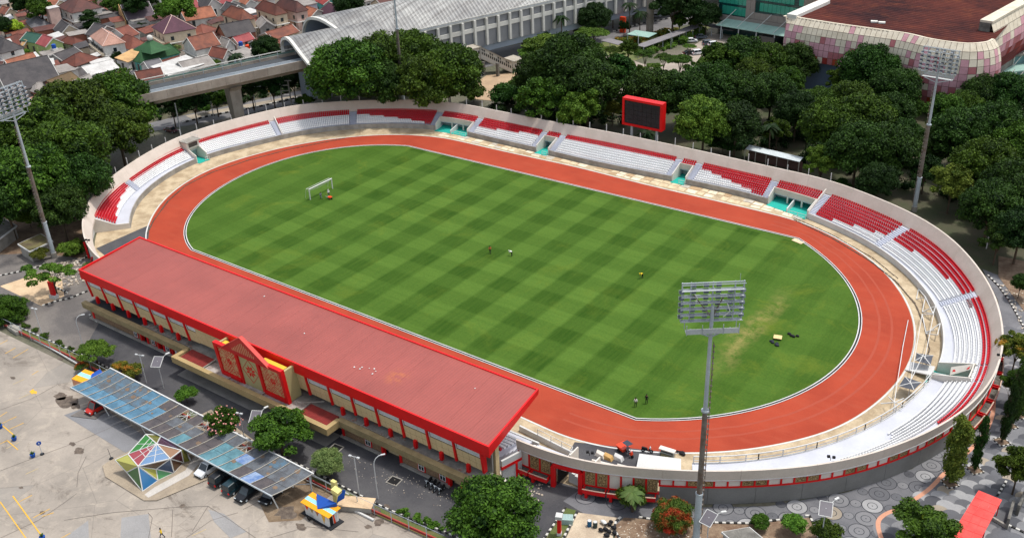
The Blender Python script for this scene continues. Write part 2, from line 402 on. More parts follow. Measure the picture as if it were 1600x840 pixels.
# ================================================================ the bowl
bowl = thing('stadium_bowl', 'oval concrete stadium bowl with red and white seat rows around the track', 'stadium', (0, 0, 0))
def sweep(mb, u0, u1, prof, m=0, step=1.6):
 n = max(1, int(round((u1-u0)/step))); secs = []
 for i in range(n+1):
  u = u0+(u1-u0)*i/n; secs.append([P3(u, d, z) for d, z in prof(u)])
 k = len(secs[0]); b0 = len(mb.v)
 for s_ in secs: mb.v += s_
 for i in range(n):
  for j in range(k):
   a = b0+i*k+j; c = b0+i*k+(j+1) % k; mb.f.append((a, c, c+k, a+k)); mb.m.append(m)
 mb.f.append(tuple(range(b0, b0+k))[::-1]); mb.m.append(m); mb.f.append(tuple(range(b0+n*k, b0+n*k+k))); mb.m.append(m)
 return mb
dT = lambda u: dR(u)-1.5
def walk(u):   # width of the walkway in front of the first row
 return float(np.interp(u, [40, 60, 75, 95, 110, 125, 150, 170, 185, 350, 385, 416], [2.4, 2.4, 2.6, 2.6, 2.3, 1.9, .9, .5, .35, .35, 1.3, 2.9]))
dS = lambda u: dF(u)+walk(u)
NR = 8
def rowd(u, k): a = dS(u); return a+(dT(u)-a)*k/NR
def rowz(k): return 1.22+.29*k
def uz(px, py, z=2.3): return toU(*G(px, py, z)[:2])[0]
U_E0 = toU(57, -50)[0]; U_CUT = 414.6
U_START = 46.2
uP5a, uP5b = uz(1497, 594), uz(1503, 571); us6 = uz(1501, 468); us5 = uz(1395, 369)
uT4a, uT4b = uz(1281, 313), uz(1210, 296); uP3a, uP3b = uz(1077, 270), uz(1053, 267); uP2a, uP2b = uz(862, 226), uz(840, 223)
uT1a, uT1b = uz(742, 194), uz(690, 184); us3 = uz(551, 187); us2 = uz(432, 201); uBa, uBb = uz(321, 235), uz(295, 239); us1 = uz(211, 290)
U_E1 = toU(*G(1082, 735, 1.2)[:2])[0]    # where the terrace begins beyond the ramp
def terrace(u0, u1, k0=0, k1=NR, front=True):
 def prof(u):
  p = []
  if k0 == 0: p += [(dF(u), 0), (dF(u), 1.15), (dS(u), 1.15)]
  else: p += [(rowd(u, k0), rowz(k0)-.9)]
  for k in range(k0, k1): p += [(rowd(u, k), rowz(k)), (rowd(u, k+1), rowz(k))]
  p += [(dT(u)+.02, rowz(k1-1)), (dT(u)+.02, rowz(k0)-.9 if k0 else 0)]
  return p
 return sweep(MB(), u0, u1, prof)
# terrace pieces between the openings
SW = .75
openings = [(uP5a, uP5b), (uT4a, uT4b), (uP3a, uP3b), (uP2a, uP2b), (uT1a, uT1b), (uBa, uBb)]
u = U_E1
for a, c in openings+[(U_CUT, U_CUT+1)]:
 part('terrace', terrace(u, a), TERR, bowl); u = c
for i, (a, c) in enumerate(openings):
 k0 = (5, 4, 5, 5, 4, 6)[i]
 part('terrace', terrace(a, c, k0, NR), TERR, bowl, 'short upper terrace above a portal')
# front edge lip of terrace
for a, c in zip([U_E1]+[o_[1] for o_ in openings], [o_[0] for o_ in openings]+[U_CUT]):
 part('front_kerb', sweep(MB(), a+.05, c-.05, lambda u: [(dF(u)-.06, -.1), (dF(u)-.06, 1.28), (dF(u)+.16, 1.28), (dF(u)+.16, 1.1)]), WHITE if a < 150 else CONC, bowl)
# parapet: leaning wall above the last row, all the way round from the main stand to the gate
def parap(u): r = dR(u); return [(r-1.5, rowz(NR-1)-.3), (r-1.5, rowz(NR-1)+.25), (r-.28, RIMZ), (r, RIMZ+.003), (r-.2, 4.25), (r-.5, 4.0), (r-.9, rowz(NR-1)-.3)]
segs = list(np.linspace(U_START, 441, 42))
for a, c in zip(segs[:-1], segs[1:]): part('parapet', sweep(MB(), a+.012, c-.012, parap), PARA, bowl)
# vertical outer wall, with the frieze of red framed bays on the sides one sees
gA = toU(*G(865, 758)[:2])[0]; gB = toU(*G(906, 772)[:2])[0]
uTall1 = toU(*G(1029, 785)[:2])[0]; uTall2 = toU(*G(1478, 700)[:2])[0]; uTall3 = 178.
def wallprof(z0, z1, o=0.): return lambda u: [(dR(u)-.75+o, z0), (dR(u)-.75+o, z1), (dR(u)-.30+o, z1), (dR(u)-.30+o, z0)]
def span(u0, u1, step):
 n = max(1, round((u1-u0)/step)); return [(u0+(u1-u0)*i/n, u0+(u1-u0)*(i+1)/n) for i in range(n)]
for a, c in span(uTall1, uTall2, 6.4): part('wall_panel', sweep(MB(), a+.02, c-.02, wallprof(0, 2.92)), WALLG, bowl)
for a, c in span(uTall2, uTall3, 6.4)+span(U_START, gA, 6)+span(gB, uTall1, 6): part('wall_panel', sweep(MB(), a+.02, c-.02, wallprof(0, 1.5)), WALLG, bowl)
for a, c in span(uTall3, 440, 8): part('wall_panel', sweep(MB(), a+.02, c-.02, wallprof(0, 4.0)), CONC if c < 400 else WHITE, bowl)
m, nt, b = newmat('carved_tan_panel'); N = NT(nt); P = N.pos()
v = N.vor(N.mapping(P, R(20), (1, 1, 1)), 2.6, 'DISTANCE_TO_EDGE'); v2 = N.vor(P, 2.2)
c_ = N.mix(N.ramp(v, .04, .12), S(92, 70, 42), S(166, 140, 96)); c_ = N.mix(N.math('MULTIPLY', N.ramp(v2, .3, .12), .7), c_, S(84, 62, 40))
nt.links.new(c_, b.inputs['Base Color']); b.inputs['Roughness'].default_value = .8; N.bump(N.ramp(v, .02, .15), .6, .05, b); CARVE = m
CREAMP = M('cream_panel', S(214, 208, 198), S(190, 182, 170), amt=.4, fine=.06)
def bays(u0, u1, z0, z1, n, pattern, tag_):
 us = [u0+(u1-u0)*i/n for i in range(n+1)]
 for i in range(n):
  a, c = us[i], us[i+1]; k = pattern[i % len(pattern)]
  mb = MB(); sweep(mb, a+.12, c-.12, lambda u: [(dR(u)-.62, z0+.1), (dR(u)-.62, z1-.06), (dR(u)-.40, z1-.06), (dR(u)-.40, z0+.1)])
  part('frieze_panel', mb, (CREAMP, CARVE)[k], bowl)
  if k == 1:
   mb = MB(); o_ = -.35
   for (zz0, zz1) in ((z0+.12, z0+.24), (z1-.2, z1-.08)): sweep(mb, a+.14, c-.14, lambda u: [(dR(u)-.40, zz0), (dR(u)-.40, zz1), (dR(u)+o_, zz1), (dR(u)+o_, zz0)])
   for (ua, uc_) in ((a+.14, a+.27), (c-.27, c-.14)): sweep(mb, ua, uc_, lambda u: [(dR(u)-.40, z0+.24), (dR(u)-.40, z1-.2), (dR(u)+o_, z1-.2), (dR(u)+o_, z0+.24)])
   part('panel_border', mb, BRASS, bowl)
  mb = MB(); sweep(mb, a-.11, a+.11, lambda u: [(dR(u)-.7, z0+.1), (dR(u)-.7, z1-.06), (dR(u)-.25, z1-.06), (dR(u)-.25, z0+.1)]); part('red_post', mb, RED, bowl)
 mb = MB()
 for a, c in ((z0-.08, z0+.1), (z1-.06, z1+.08)): sweep(mb, u0-.12, u1+.12, lambda u: [(dR(u)-.72, a), (dR(u)-.72, c), (dR(u)-.22, c), (dR(u)-.22, a)])
 part('red_rail', mb, RED, bowl)
bays(uTall1, uTall2, 2.98, 4.12, 25, (0, 0, 1, 1), '')
bays(U_START+.2, gA-.4, 1.55, 4.12, 3, (0, 1, 1), ''); bays(gB+.4, uTall1-.1, 1.55, 4.12, 6, (1, 1, 0, 0), ''); bays(uTall2+.3, uTall3, 1.7, 4.12, 27, (0, 0, 1, 1), '')
sill = sweep(MB(), U_START, uTall3, lambda u: [(dR(u)-.42, 4.21), (dR(u)-.42, 4.3), (dR(u)-.08, 4.3), (dR(u)-.08, 4.21)]); part('white_sill', sill, WHITE, bowl)
DEBRIS = M('debris_bed', S(112, 108, 100), S(64, 62, 56), s1=1.6, s2=4, amt=.9, fine=.35, bump=.5)
def planter(u0, u1, dep=1.15):
 mb = MB(); f = lambda u: dR(u)-.30
 sweep(mb, u0, u1, lambda u: [(f(u)+dep-.14, .95), (f(u)+dep-.14, 1.62), (f(u)+dep, 1.62), (f(u)+dep, .95)], 0)
 for a in (u0, u1-.12): sweep(mb, a, a+.12, lambda u: [(f(u)+.05, .95), (f(u)+.05, 1.62), (f(u)+dep-.14, 1.62), (f(u)+dep-.14, .95)], 0)
 sweep(mb, u0+.01, u1-.01, lambda u: [(f(u)+.02, 1.0), (f(u)+.02, 1.2), (f(u)+dep-.15, 1.2), (f(u)+dep-.15, 1.0)], 2)
 sweep(mb, u0-.01, u1+.01, lambda u: [(f(u)+dep-.16, 1.62), (f(u)+dep-.16, 1.68), (f(u)+dep+.02, 1.68), (f(u)+dep+.02, 1.62)], 1)
 part('planter_box', mb, [RED, M('pale_stucco', S(196, 168, 150), amt=.2), DEBRIS], bowl)
 mb = MB()
 for a in (u0+.25,): sweep(mb, a, a+.35, lambda u: [(f(u)+.1, 0), (f(u)+.1, .97), (f(u)+dep-.2, .97), (f(u)+dep-.2, 0)], 0)
 part('planter_foot', mb, RED, bowl)
planter(U_START+.3, U_START+2.1); planter(U_START+2.3, gA-.5)
_w = (uTall1-gB-.6)/3
for i in range(3): planter(gB+.5+i*_w, gB+.5+(i+1)*_w-.25)
a = uTall2+1.0
while a < uTall3-5: planter(a, a+3.6); a += 4.0
# gate through the wall at the near side
mb = MB(); a, c = P3(gA, dR(gA)-.2), P3(gB, dR(gB)-.2)
for q in (a, c): mb.obox((q[0], q[1], 0), (.62, .7, 3.6), .25)
mb.bar((a[0], a[1], 3.85), (c[0], c[1], 3.85), .72, .55); part('gate_frame', mb, RED, bowl)
mb = MB(); q = (a[0]+.45, a[1]+.3);
for i in range(6): mb.box(q[0], q[0]+.06, q[1]+.1, q[1]+3.3, .25+i*.52, .25+i*.52+.44)
part('gate_leaf', mb, BLACK, bowl)
mb = MB(); mb.box(c[0]-.3, c[0]-.1, c[1]+.3, c[1]+5.5, 0, 2.6); mb.box(a[0]-.1, a[0]+.1, a[1]+3.3, a[1]+6.5, 0, 2.6); part('passage_wall', mb, CREAMP, bowl)
# stairs and side walls
def stair(u, w_=1.3, wall=0):
 mb = MB()
 for k in range(NR*2-1):
  z = rowz(0)-.02+.145*k
  dd = lambda v, t: dS(v)+(dT(v)-dS(v))*t/(NR*2)
  sweep(mb, u-w_/2, u+w_/2, lambda v: [(dd(v, k), z), (dd(v, k), z+.145), (dd(v, k+1.25), z+.145), (dd(v, k+1.25), z)], 0, 2)
 part('stair_flight', mb, M('stair_paint', S(178, 182, 194), S(150, 154, 166), amt=.5, fine=.1), bowl)
 for s_ in ([-1] if wall == -1 else [1] if wall == 1 else []):
  mb = MB(); v0 = u+s_*(w_/2+.1); sweep(mb, v0-.09, v0+.09, lambda v: [(dF(v)+.1, .2), (dF(v)+.1, 1.75), (dT(v)-.2, rowz(NR-1)+.95), (dT(v)+.4, rowz(NR-1)+1.1), (dT(v)+.4, .2)], 0, 2); part('side_wall', mb, CREAMP, bowl)
stairs = [(us6, 0), (us5, 0), (uT4a-.9, 1), (uT4b+.75, 0), (uP3a-.8, 0), (uP3b+.8, 0), (uP2a-.8, 0), (uP2b+.8, 0), (uT1a-.8, 0), (uT1b+.8, 0), (us3, 0), (us2, -1), (us1, 0)]
for u_, wl in stairs: stair(u_, 1.5 if wl == 0 else 1.3, wl)
# portals: teal floor, cheeks, lintel, columns, little white railing
for i, (a, c) in enumerate(openings):
 k0 = (5, 4, 5, 5, 4, 6)[i]; mb = MB()
 sweep(mb, a, c, lambda u: [(dF(u)-.9, -.05), (dF(u)-.9, .09), (dT(u), .09), (dT(u), -.05)], 0); part('portal_floor', mb, TEAL, bowl)
 for v0 in (a+.1, c-.1):
  mb = MB(); sweep(mb, v0-.1, v0+.1, lambda v: [(dF(v)-.02, 0), (dF(v)-.02, 1.9), (rowd(v, k0), rowz(k0)+.7), (rowd(v, k0)+.3, rowz(k0)+.7), (rowd(v, k0)+.3, 0)], 0, 2); part('portal_cheek', mb, CREAMP, bowl)
 mb = MB(); sweep(mb, a+.2, c-.2, lambda v: [(rowd(v, k0)-.16, rowz(k0)-.6), (rowd(v, k0)-.16, rowz(k0)+.75), (rowd(v, k0)+.04, rowz(k0)+.75), (rowd(v, k0)+.04, rowz(k0)-.6)], 0); part('portal_lintel', mb, PARA if i else CREAMP, bowl)
 mb = MB(); sweep(mb, a+.2, c-.2, lambda v: [(dT(v)-.5, .09), (dT(v)-.5, 3.2), (dT(v)-.3, 3.2), (dT(v)-.3, .09)], 0); part('portal_back', mb, M('portal_shade_wall', S(150, 168, 165), amt=.2), bowl)
 if c-a > 4:
  for t in (.33, .66):
   p = P3(a+(c-a)*t, rowd(a+(c-a)*t, k0)+.1); mb = MB().obox((p[0], p[1], 0), (.35, .35, rowz(k0)), 0); part('portal_column', mb, CREAMP, bowl)
  v0 = (a+c)/2; mb = MB(); sweep(mb, v0-.12, v0+.12, lambda v: [(dF(v)-.8, 0), (dF(v)-.8, .9), (rowd(v, k0), 1.6), (rowd(v, k0), 0)], 0, 2); part('ramp_divider', mb, WHITE, bowl)
def railing(pts, z0, h, spacing=2.2, parent=bowl, name='railing', r=.035, mids=1, mat=WHITE):
 mb = MB(); acc = 0
 for i in range(len(pts)-1):
  a = Vector(pts[i]); c = Vector(pts[i+1]); za = Vector((0, 0, h)); mb.bar(a+za, c+za, r*2)
  for k in range(mids): mb.bar(a+za*((k+.6)/(mids+.6)), c+za*((k+.6)/(mids+.6)), r*1.4)
  L = (c-a).length; acc += L
  if acc >= spacing or i == 0: mb.bar(a, a+za, r*2); acc = 0
 mb.bar(pts[-1], Vector(pts[-1])+Vector((0, 0, h)), r*2)
 return part(name, mb, mat, parent)
for (a, c) in openings:
 railing([P3(a+(c-a)*t, dF(a)-.75, .09) for t in (0, .2, .4)], 0, .95, .8)
# railing on the front edge from the ramp round the near bend
rp = [P3(v, dF(v)+.05, 1.25) for v in np.arange(U_E1+.2, uP5a+1, 2.0)]
for i in range(0, len(rp)-1, 5): railing(rp[i:i+6], 0, 1.15, 2.0, r=.065)
# seats
SEATV = []
def seatbox(l0, l1, d0, d1, z0, z1): return [(l0, d0, z0), (l1, d0, z0), (l1, d1, z0), (l0, d1, z0), (l0, d0, z1), (l1, d0, z1), (l1, d1, z1), (l0, d1, z1)]
_sb = seatbox(-.18, .18, .06, .44, .16, .30)+seatbox(-.18, .18, .40, .47, .30, .68)
_sf = [(0, 1, 5, 4), (1, 2, 6, 5), (2, 3, 7, 6), (3, 0, 4, 7), (4, 5, 6, 7)]
def seats(u0, u1, k, red):
 mb = MB(); n = max(1, int((u1-u0)/.5));
 for i in range(n):
  u = u0+(i+.5)*(u1-u0)/n; d = rowd(u, k)+.12; z = rowz(k)
  p = P3(u, d); q = P3(u, d+1); dx, dy = q[0]-p[0], q[1]-p[1]; b0 = len(mb.v)
  mb.v += [(p[0]+dx*v[1]-dy*v[0], p[1]+dy*v[1]+dx*v[0], z+v[2]) for v in _sb]
  for o_ in (0, 8):
   for f in _sf: mb.f.append(tuple(b0+o_+j for j in f)); mb.m.append(0)
 part('seat_row', mb, REDSEAT if red else WSEAT, bowl, 'red plastic seats' if red else 'white plastic seats', stuff=True)
def block(u0, u1, n0, n1, k0=0, starts=None, steps=None):
 for k in range(k0, NR):
  a = u0 if not starts else max(u0, starts[k]); t = NR-k          # rank of this row from the top
  if a >= u1-1: continue
  # red where the number of red rows reaches t
  if abs(n0-n1) < 1e-6: xs = [(a, u1, t <= n0)]
  else:
   f = (t-n0-.5)/(n1-n0); uc_ = u0+(u1-u0)*min(1, max(0, f)); hi = n1 > n0
   xs = [(a, uc_, not hi), (uc_, u1, hi)] if 0 < f < 1 else [(a, u1, t <= min(n0, n1)+.5 if not (t <= max(n0, n1)) else (t <= n0+.5 and t <= n1+.5))]
  for p, q, r_ in xs:
   if q-p > .6: seats(p+.05, q-.05, k, r_)
h = 1.0
uw1 = uz(1387, 677, 1.5); uw2 = uz(1290, 713, 2.0); ur = uz(1440, 650, 2.9)
block(uw2, uP5a-.3, 2, 2, 0, [uw1, uw1, uw1-1, uw2+1, uw2, uw2, ur, ur-2])
block(uP5b+.3, us6-h, 2, 2); block(uP5a, uP5b, 2, 2, 5)
seats(us6-h-3, us6-h, 5, True)
block(us6+h, us5-h, 3, 5); block(us5+h, uT4a-1.8, 5, 8.4); block(uT4a+.2, uT4b-.2, 9, 9, 4)
block(uT4b+1.6, uP3a-1.7, 8.6, 2.4); block(uP3a, uP3b, 9, 9, 5); block(uP3b+1.7, uP2a-1.7, 2, 2); block(uP2a, uP2b, 9, 9, 6)
block(uP2b+1.7, uT1a-1.7, 2.6, 5.4); block(uT1a+.2, uT1b-.2, 9, 9, 4); block(uT1b+1.7, us3-h, 8, 2.6); block(us3+h, us2-h, 3, 3)
block(us2+h, uBa-.5, 2, 2); block(uBb+.4, us1-h, 3, 3); block(us1+h, U_CUT-.4, 4, 8.4)
# bare bracket rows before the seats begin
mb = MB()
for k, (a, c) in enumerate(((0, 0), (0, 0), (0, 0), (uw2-14, uw2-.5), (uw2-22, uw2-.5))):
 u = a
 while u < c:
  p = P3(u, rowd(u, k)+.3, rowz(k)); mb.obox(p, (.22, .1, .2), 0); u += .5
part('seat_bracket', mb, STEEL, bowl, stuff=True)
# end wall of the west block, raised cabin over the portal, slender posts on the rim
mb = MB(); sweep(mb, U_CUT, U_CUT+.25, lambda v: [(dF(v), 0), (dF(v), 1.25), (dS(v), 1.3), (dT(v), rowz(7)+.15), (dT(v)+.8, rowz(7)+.9), (dT(v)+.8, 0)], 0, 1); part('end_wall', mb, CREAMP, bowl)
mb = MB()
for k in range(NR): sweep(mb, U_CUT-.5, U_CUT-.35, lambda v: [(rowd(v, k)+.05, rowz(k)), (rowd(v, k)+.05, rowz(k)+.5), (rowd(v, k)+.1, rowz(k)+.5), (rowd(v, k)+.1, rowz(k))], 0, 1)
part('end_railing', mb, WHITE, bowl)
mb = MB(); cu = (uBa+uBb)/2; w2 = abs(uBb-uBa)/2+.1
sweep(mb, cu-w2, cu+w2, lambda v: [(rowd(v, 4), 3.1), (rowd(v, 4), 4.9), (dR(v)+.3, 4.9), (dR(v)+.3, 3.1)], 0, 1); part('cabin', mb, CREAMP, bowl, 'small concrete cabin bridging the portal on the west bend')
mb = MB(); sweep(mb, cu-w2-.3, cu+w2+.3, lambda v: [(rowd(v, 4)-.5, 4.9), (rowd(v, 4)-.5, 5.1), (dR(v)+.6, 5.1), (dR(v)+.6, 4.9)], 0, 1); part('cabin_roof', mb, CONC, bowl)
mb = MB(); sweep(mb, cu-w2+.5, cu+w2-.5, lambda v: [(rowd(v, 4)-.06, 3.5), (rowd(v, 4)-.06, 4.6), (rowd(v, 4)+.1, 4.6), (rowd(v, 4)+.1, 3.5)], 0, 1); part('cabin_window', mb, DARKGLASS, bowl)
for q in (cu-w2, cu+w2): railing([P3(q, rowd(q, 4), 5.1), P3(q, dR(q), 5.1)], 0, .8, 1.5)
u = 196.
while u < 400:
 p = P3(u, dR(u)+.25); o = single('fence_post', MB().bar((p[0], p[1], 0), (p[0], p[1], 7.4+.3*math.sin(u)), .16), M('pole_grey', S(190, 192, 192), amt=.3), 'thin pale post rising just outside the rim of the stadium bowl', 'post', 'thin posts standing outside the rim of the bowl'); u += 4.75
# projector heads clamped on the rim
for px, py in ((1298, 715), (1563, 556), (921, 708), (136, 376)):
 p = G(px, py, 6.4); mb = MB(); mb.bar((p[0], p[1], 6.0), (p[0], p[1], 6.5), .06); mb.obox((p[0]-.3, p[1], 6.4), (.4, .3, .3), .5); mb.obox((p[0]+.35, p[1]+.2, 6.4), (.4, .3, .3), .5)
 part('rim_lamp', mb, BLACK, bowl)
# red stay bars of the western outer wall
for (a, c) in (((131, 378), (139, 403)), ((144, 402), (142, 412))):
 part('red_post', MB().bar(G(*a, 3.5), G(*c, 0), .35), RED, bowl)
# ================================================================ main grandstand
ms = thing('main_grandstand', 'long covered grandstand with a red ribbed roof and deep red fascia beside the track', 'grandstand', (0, -58, 0))
RX0, RX1, RYB, RYF, RZ = -47.4, 47.3, -63.3, -48.5, 10.0
def sk(y): return (y-RYB)/(RYF-RYB)*-1.9           # the ends of the roof run slightly askew
ROOF = M('red_roof_sheet', S(190, 92, 88), S(172, 80, 76), s1=.08, s2=.8, amt=.6, fine=.08, rough=.5, ribs=(0, .5, .22))
# roof in broad sheets side by side
n = 24
m, nt, b = newmat('red_roof_sheet_stained'); N = NT(nt); P = N.pos(); X = N.xyz(P)
RIB = R(0)
col = N.mix(N.ramp(N.noise(P, .08, 4), .35, .65), S(154, 76, 67), S(140, 68, 60))
t = N.math('DIVIDE', N.math('PINGPONG', X[0], .25), .25)
gr = N.math('MULTIPLY_ADD', N.ramp(t, 0, .35), .2, .82)
gr = N.math('MULTIPLY', gr, N.math('MULTIPLY_ADD', N.noise(P, 2.6, 3, .8), .26, .87)); gr = N.math('MULTIPLY', gr, N.math('MULTIPLY_ADD', N.noise(N.mapping(P, 0, (1.6, .12, 1)), 1., 5, .75), .3, .85))
dx = N.math('ABSOLUTE', N.math('SUBTRACT', X[0], 25.5)); dy = N.math('ABSOLUTE', N.math('ADD', X[1], 57.2))
st = N.math('MULTIPLY', N.ramp(dx, 2.2, .2), N.ramp(dy, 2.4, .4)); st = N.math('MULTIPLY', st, N.ramp(N.noise(P, .9, 3), .4, .55))
col = N.mix(N.math('MULTIPLY', st, .7), col, S(178, 100, 52))
mu = nt.nodes.new('ShaderNodeVectorMath'); mu.operation = 'SCALE'; N.lk(col, mu.inputs[0]); N.lk(gr, mu.inputs[3])
nt.links.new(mu.outputs[0], b.inputs['Base Color']); b.inputs['Roughness'].default_value = .5; N.bump(t, .35, .05, b); ROOF = m
for i in range(n):
 x0 = RX0+.3+(RX1-RX0-.6)*i/n; x1 = RX0+.3+(RX1-RX0-.6)*(i+1)/n; ya, yb_ = RYB+.32, RYF-.3
 mb = MB().hexa([(x0+.01+sk(ya), ya, RZ-.42), (x1-.01+sk(ya), ya, RZ-.42), (x1-.01+sk(yb_), yb_, RZ-.36), (x0+.01+sk(yb_), yb_, RZ-.36)], [(x0+.01+sk(ya), ya, RZ-.34), (x1-.01+sk(ya), ya, RZ-.34), (x1-.01+sk(yb_), yb_, RZ-.16), (x0+.01+sk(yb_), yb_, RZ-.16)])
 part('roof_sheet', mb, ROOF, ms)
mb = MB()
def fasc(mb, a, c, nx, ny, h, lean=.06, th=.28):
 (ax, ay), (cx, cy) = a, c
 mb.hexa([(ax-nx*lean, ay-ny*lean, RZ-h), (cx-nx*lean, cy-ny*lean, RZ-h), (cx-nx*(lean+.2), cy-ny*(lean+.2), RZ-h), (ax-nx*(lean+.2), ay-ny*(lean+.2), RZ-h)],
   [(ax, ay, RZ), (cx, cy, RZ), (cx-nx*th, cy-ny*th, RZ), (ax-nx*th, ay-ny*th, RZ)])
for i in range(16):
 a = RX0+(RX1-RX0)*i/16; c = RX0+(RX1-RX0)*(i+1)/16
 part('fascia_panel', (lambda q: (fasc(q, (a+.004, RYB), (c-.004, RYB), 0, -1, 1.95), q)[1])(MB()), RED, ms)
 part('fascia_panel', (lambda q: (fasc(q, (a+sk(RYF)+.004, RYF), (c+sk(RYF)-.004, RYF), 0, 1, .9, .2), q)[1])(MB()), RED, ms)
for s_, xe in ((-1, RX0), (1, RX1)):
 for i in range(4):
  a = RYB+.01+(RYF-RYB-.02)*i/4; c = RYB+.01+(RYF-RYB-.02)*(i+1)/4
  q = MB(); h0, h1 = 1.85-.22*i, 1.85-.22*(i+1)
  q.hexa([(xe+sk(a)-s_*.08, a+.004, RZ-h0), (xe+sk(a)-s_*.28, a+.004, RZ-h0), (xe+sk(c)-s_*.28, c-.004, RZ-h1), (xe+sk(c)-s_*.08, c-.004, RZ-h1)],
   [(xe+sk(a), a+.004, RZ+.002), (xe+sk(a)-s_*.28, a+.004, RZ+.002), (xe+sk(c)-s_*.28, c-.004, RZ+.002), (xe+sk(c), c-.004, RZ+.002)])
  part('fascia_panel', q, RED, ms)
part('roof_sheet', MB().face([(RX0+.2, RYB+.75, RZ-1.6), (RX1-.8, RYB+.75, RZ-1.6), (RX1-2.6, RYF-.6, RZ-.75), (RX0-1, RYF-.6, RZ-.75)]), M('soffit', S(150, 60, 56), amt=.3), ms, 'underside of the red roof')
mb = MB(); r_ = random.Random(2)
for i in range(10):
 x, y = r_.uniform(-40, 44), r_.uniform(-62, -50)
 if i < 7: x, y = 20+r_.uniform(-2, 2), -58+r_.uniform(-1, 1)
 mb.obox((x, y, RZ-.3+(y-RYB)/15*.18), (r_.uniform(.1, .3), r_.uniform(.1, .25), .06), r_.uniform(0, 3))
part('scrap', mb, WHITE, ms, 'small white scraps lying on the red roof', stuff=True)
# upper storey: tan panels between leaning red fins, breeze screens, recessed wall
FIN = [45.67-4.87*k for k in range(8)]; FINL = [-17.85-4.72*k for k in range(7)]
LAT = M('lattice_white', S(222, 224, 224), S(190, 192, 192), amt=.3, fine=.08)
def fin(x):
 mb = MB().hexa([(x-.15, -62.0, 4.3), (x+.15, -62.0, 4.3), (x+.15, -62.75, 4.3), (x-.15, -62.75, 4.3)], [(x-.15, -62.2, 8.6), (x+.15, -62.2, 8.6), (x+.15, -63.3, 8.6), (x-.15, -63.3, 8.6)])
 part('fin', mb, RED, ms)
def tilt(x, z, o=0): return (x, -62.45-.6*(z-4.6)/4-o, z)
def panel(x0, x1, z0, z1, nx, nz):
 bk = MB().hexa([tilt(x0, z0, -.12), tilt(x1, z0, -.12), tilt(x1, z0), tilt(x0, z0)], [tilt(x0, z1, -.12), tilt(x1, z1, -.12), tilt(x1, z1), tilt(x0, z1)])
 w_ = part('wall_panel', bk, BRASS, ms)
 for i in range(nx):
  for j in range(nz):
   a = x0+(x1-x0)*i/nx+.025; c = x0+(x1-x0)*(i+1)/nx-.025; d = z0+(z1-z0)*j/nz+.025; e = z0+(z1-z0)*(j+1)/nz-.025
   part('tile', MB().hexa([tilt(a, d, .003), tilt(c, d, .003), tilt(c, d, .04), tilt(a, d, .04)], [tilt(a, e, .003), tilt(c, e, .003), tilt(c, e, .04), tilt(a, e, .04)]), TAN, w_)
def lattice(x0, x1, z0, z1, y, nx, nz, wd=.07):
 mb = MB(); f = (lambda x, z, o=0: tilt(x, z, o-.1)) if y is None else (lambda x, z, o=0: (x, y-o, z))
 for i in range(nx+1):
  x = x0+(x1-x0)*i/nx; mb.bar(f(x, z0), f(x, z1), wd, .08, up=(0, 1, 0))
 for j in range(nz+1):
  z = z0+(z1-z0)*j/nz; mb.bar(f(x0, z), f(x1, z), wd, .08)
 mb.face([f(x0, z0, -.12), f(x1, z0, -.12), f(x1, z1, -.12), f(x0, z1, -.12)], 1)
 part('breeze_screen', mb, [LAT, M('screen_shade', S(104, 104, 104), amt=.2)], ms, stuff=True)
def bay(x0, x1, screen=True, nx=4):
 if screen:
  panel(x0, x1, 4.4, 6.75, nx, 2); lattice(x0+.25, x1-.12, 6.88, 7.95, None, 18, 5); part('screen_frame', MB().bar(tilt(x0+.16, 6.75, .05), tilt(x0+.16, 8.1, .05), .1), WHITE, ms)
 else: panel(x0, x1, 4.6, 8.6, nx, 3)
for k in range(len(FIN)-1): fin(FIN[k]); bay(FIN[k+1]+.17, FIN[k]-.17)
fin(FIN[-1]); bay(8.6, FIN[-1]-.17, False, 2)
for k in range(len(FINL)-1): fin(FINL[k]); bay(FINL[k+1]+.17, FINL[k]-.17, True)
fin(FINL[-1]); bay(FINL[0]+.17, FINL[0]+2.6, True, 2); bay(FINL[0]+2.6, -6.2, False, 7)
for a, c in ((-6.1, -1), (3.5, 8.5)): part('yellow_wall', MB().box(a, c, -64.6, -63.75, 8.0, 9.0), M('yellow_render', S(226, 188, 60), amt=.3, fine=.08), ms)
part('back_wall', MB().box(-46.5, 45.8, -60.9, -60.6, 3.31, 8.9), CONC, ms)
for k, x in enumerate(list(np.arange(-44.6, -17, 4.72))+list(np.arange(18.6, 45, 4.87))):
 part('roof_column', MB().box(x-.24, x+.24, -62.9, -62.4, 3.3, 4.7), RED, ms)
for (a, c) in ((-17, -14), (-13.6, -9), (9.5, 13.5), (14, 18), (-30, -26)): lattice(a, c, 3.5, 4.6, -61.0, 16, 4)
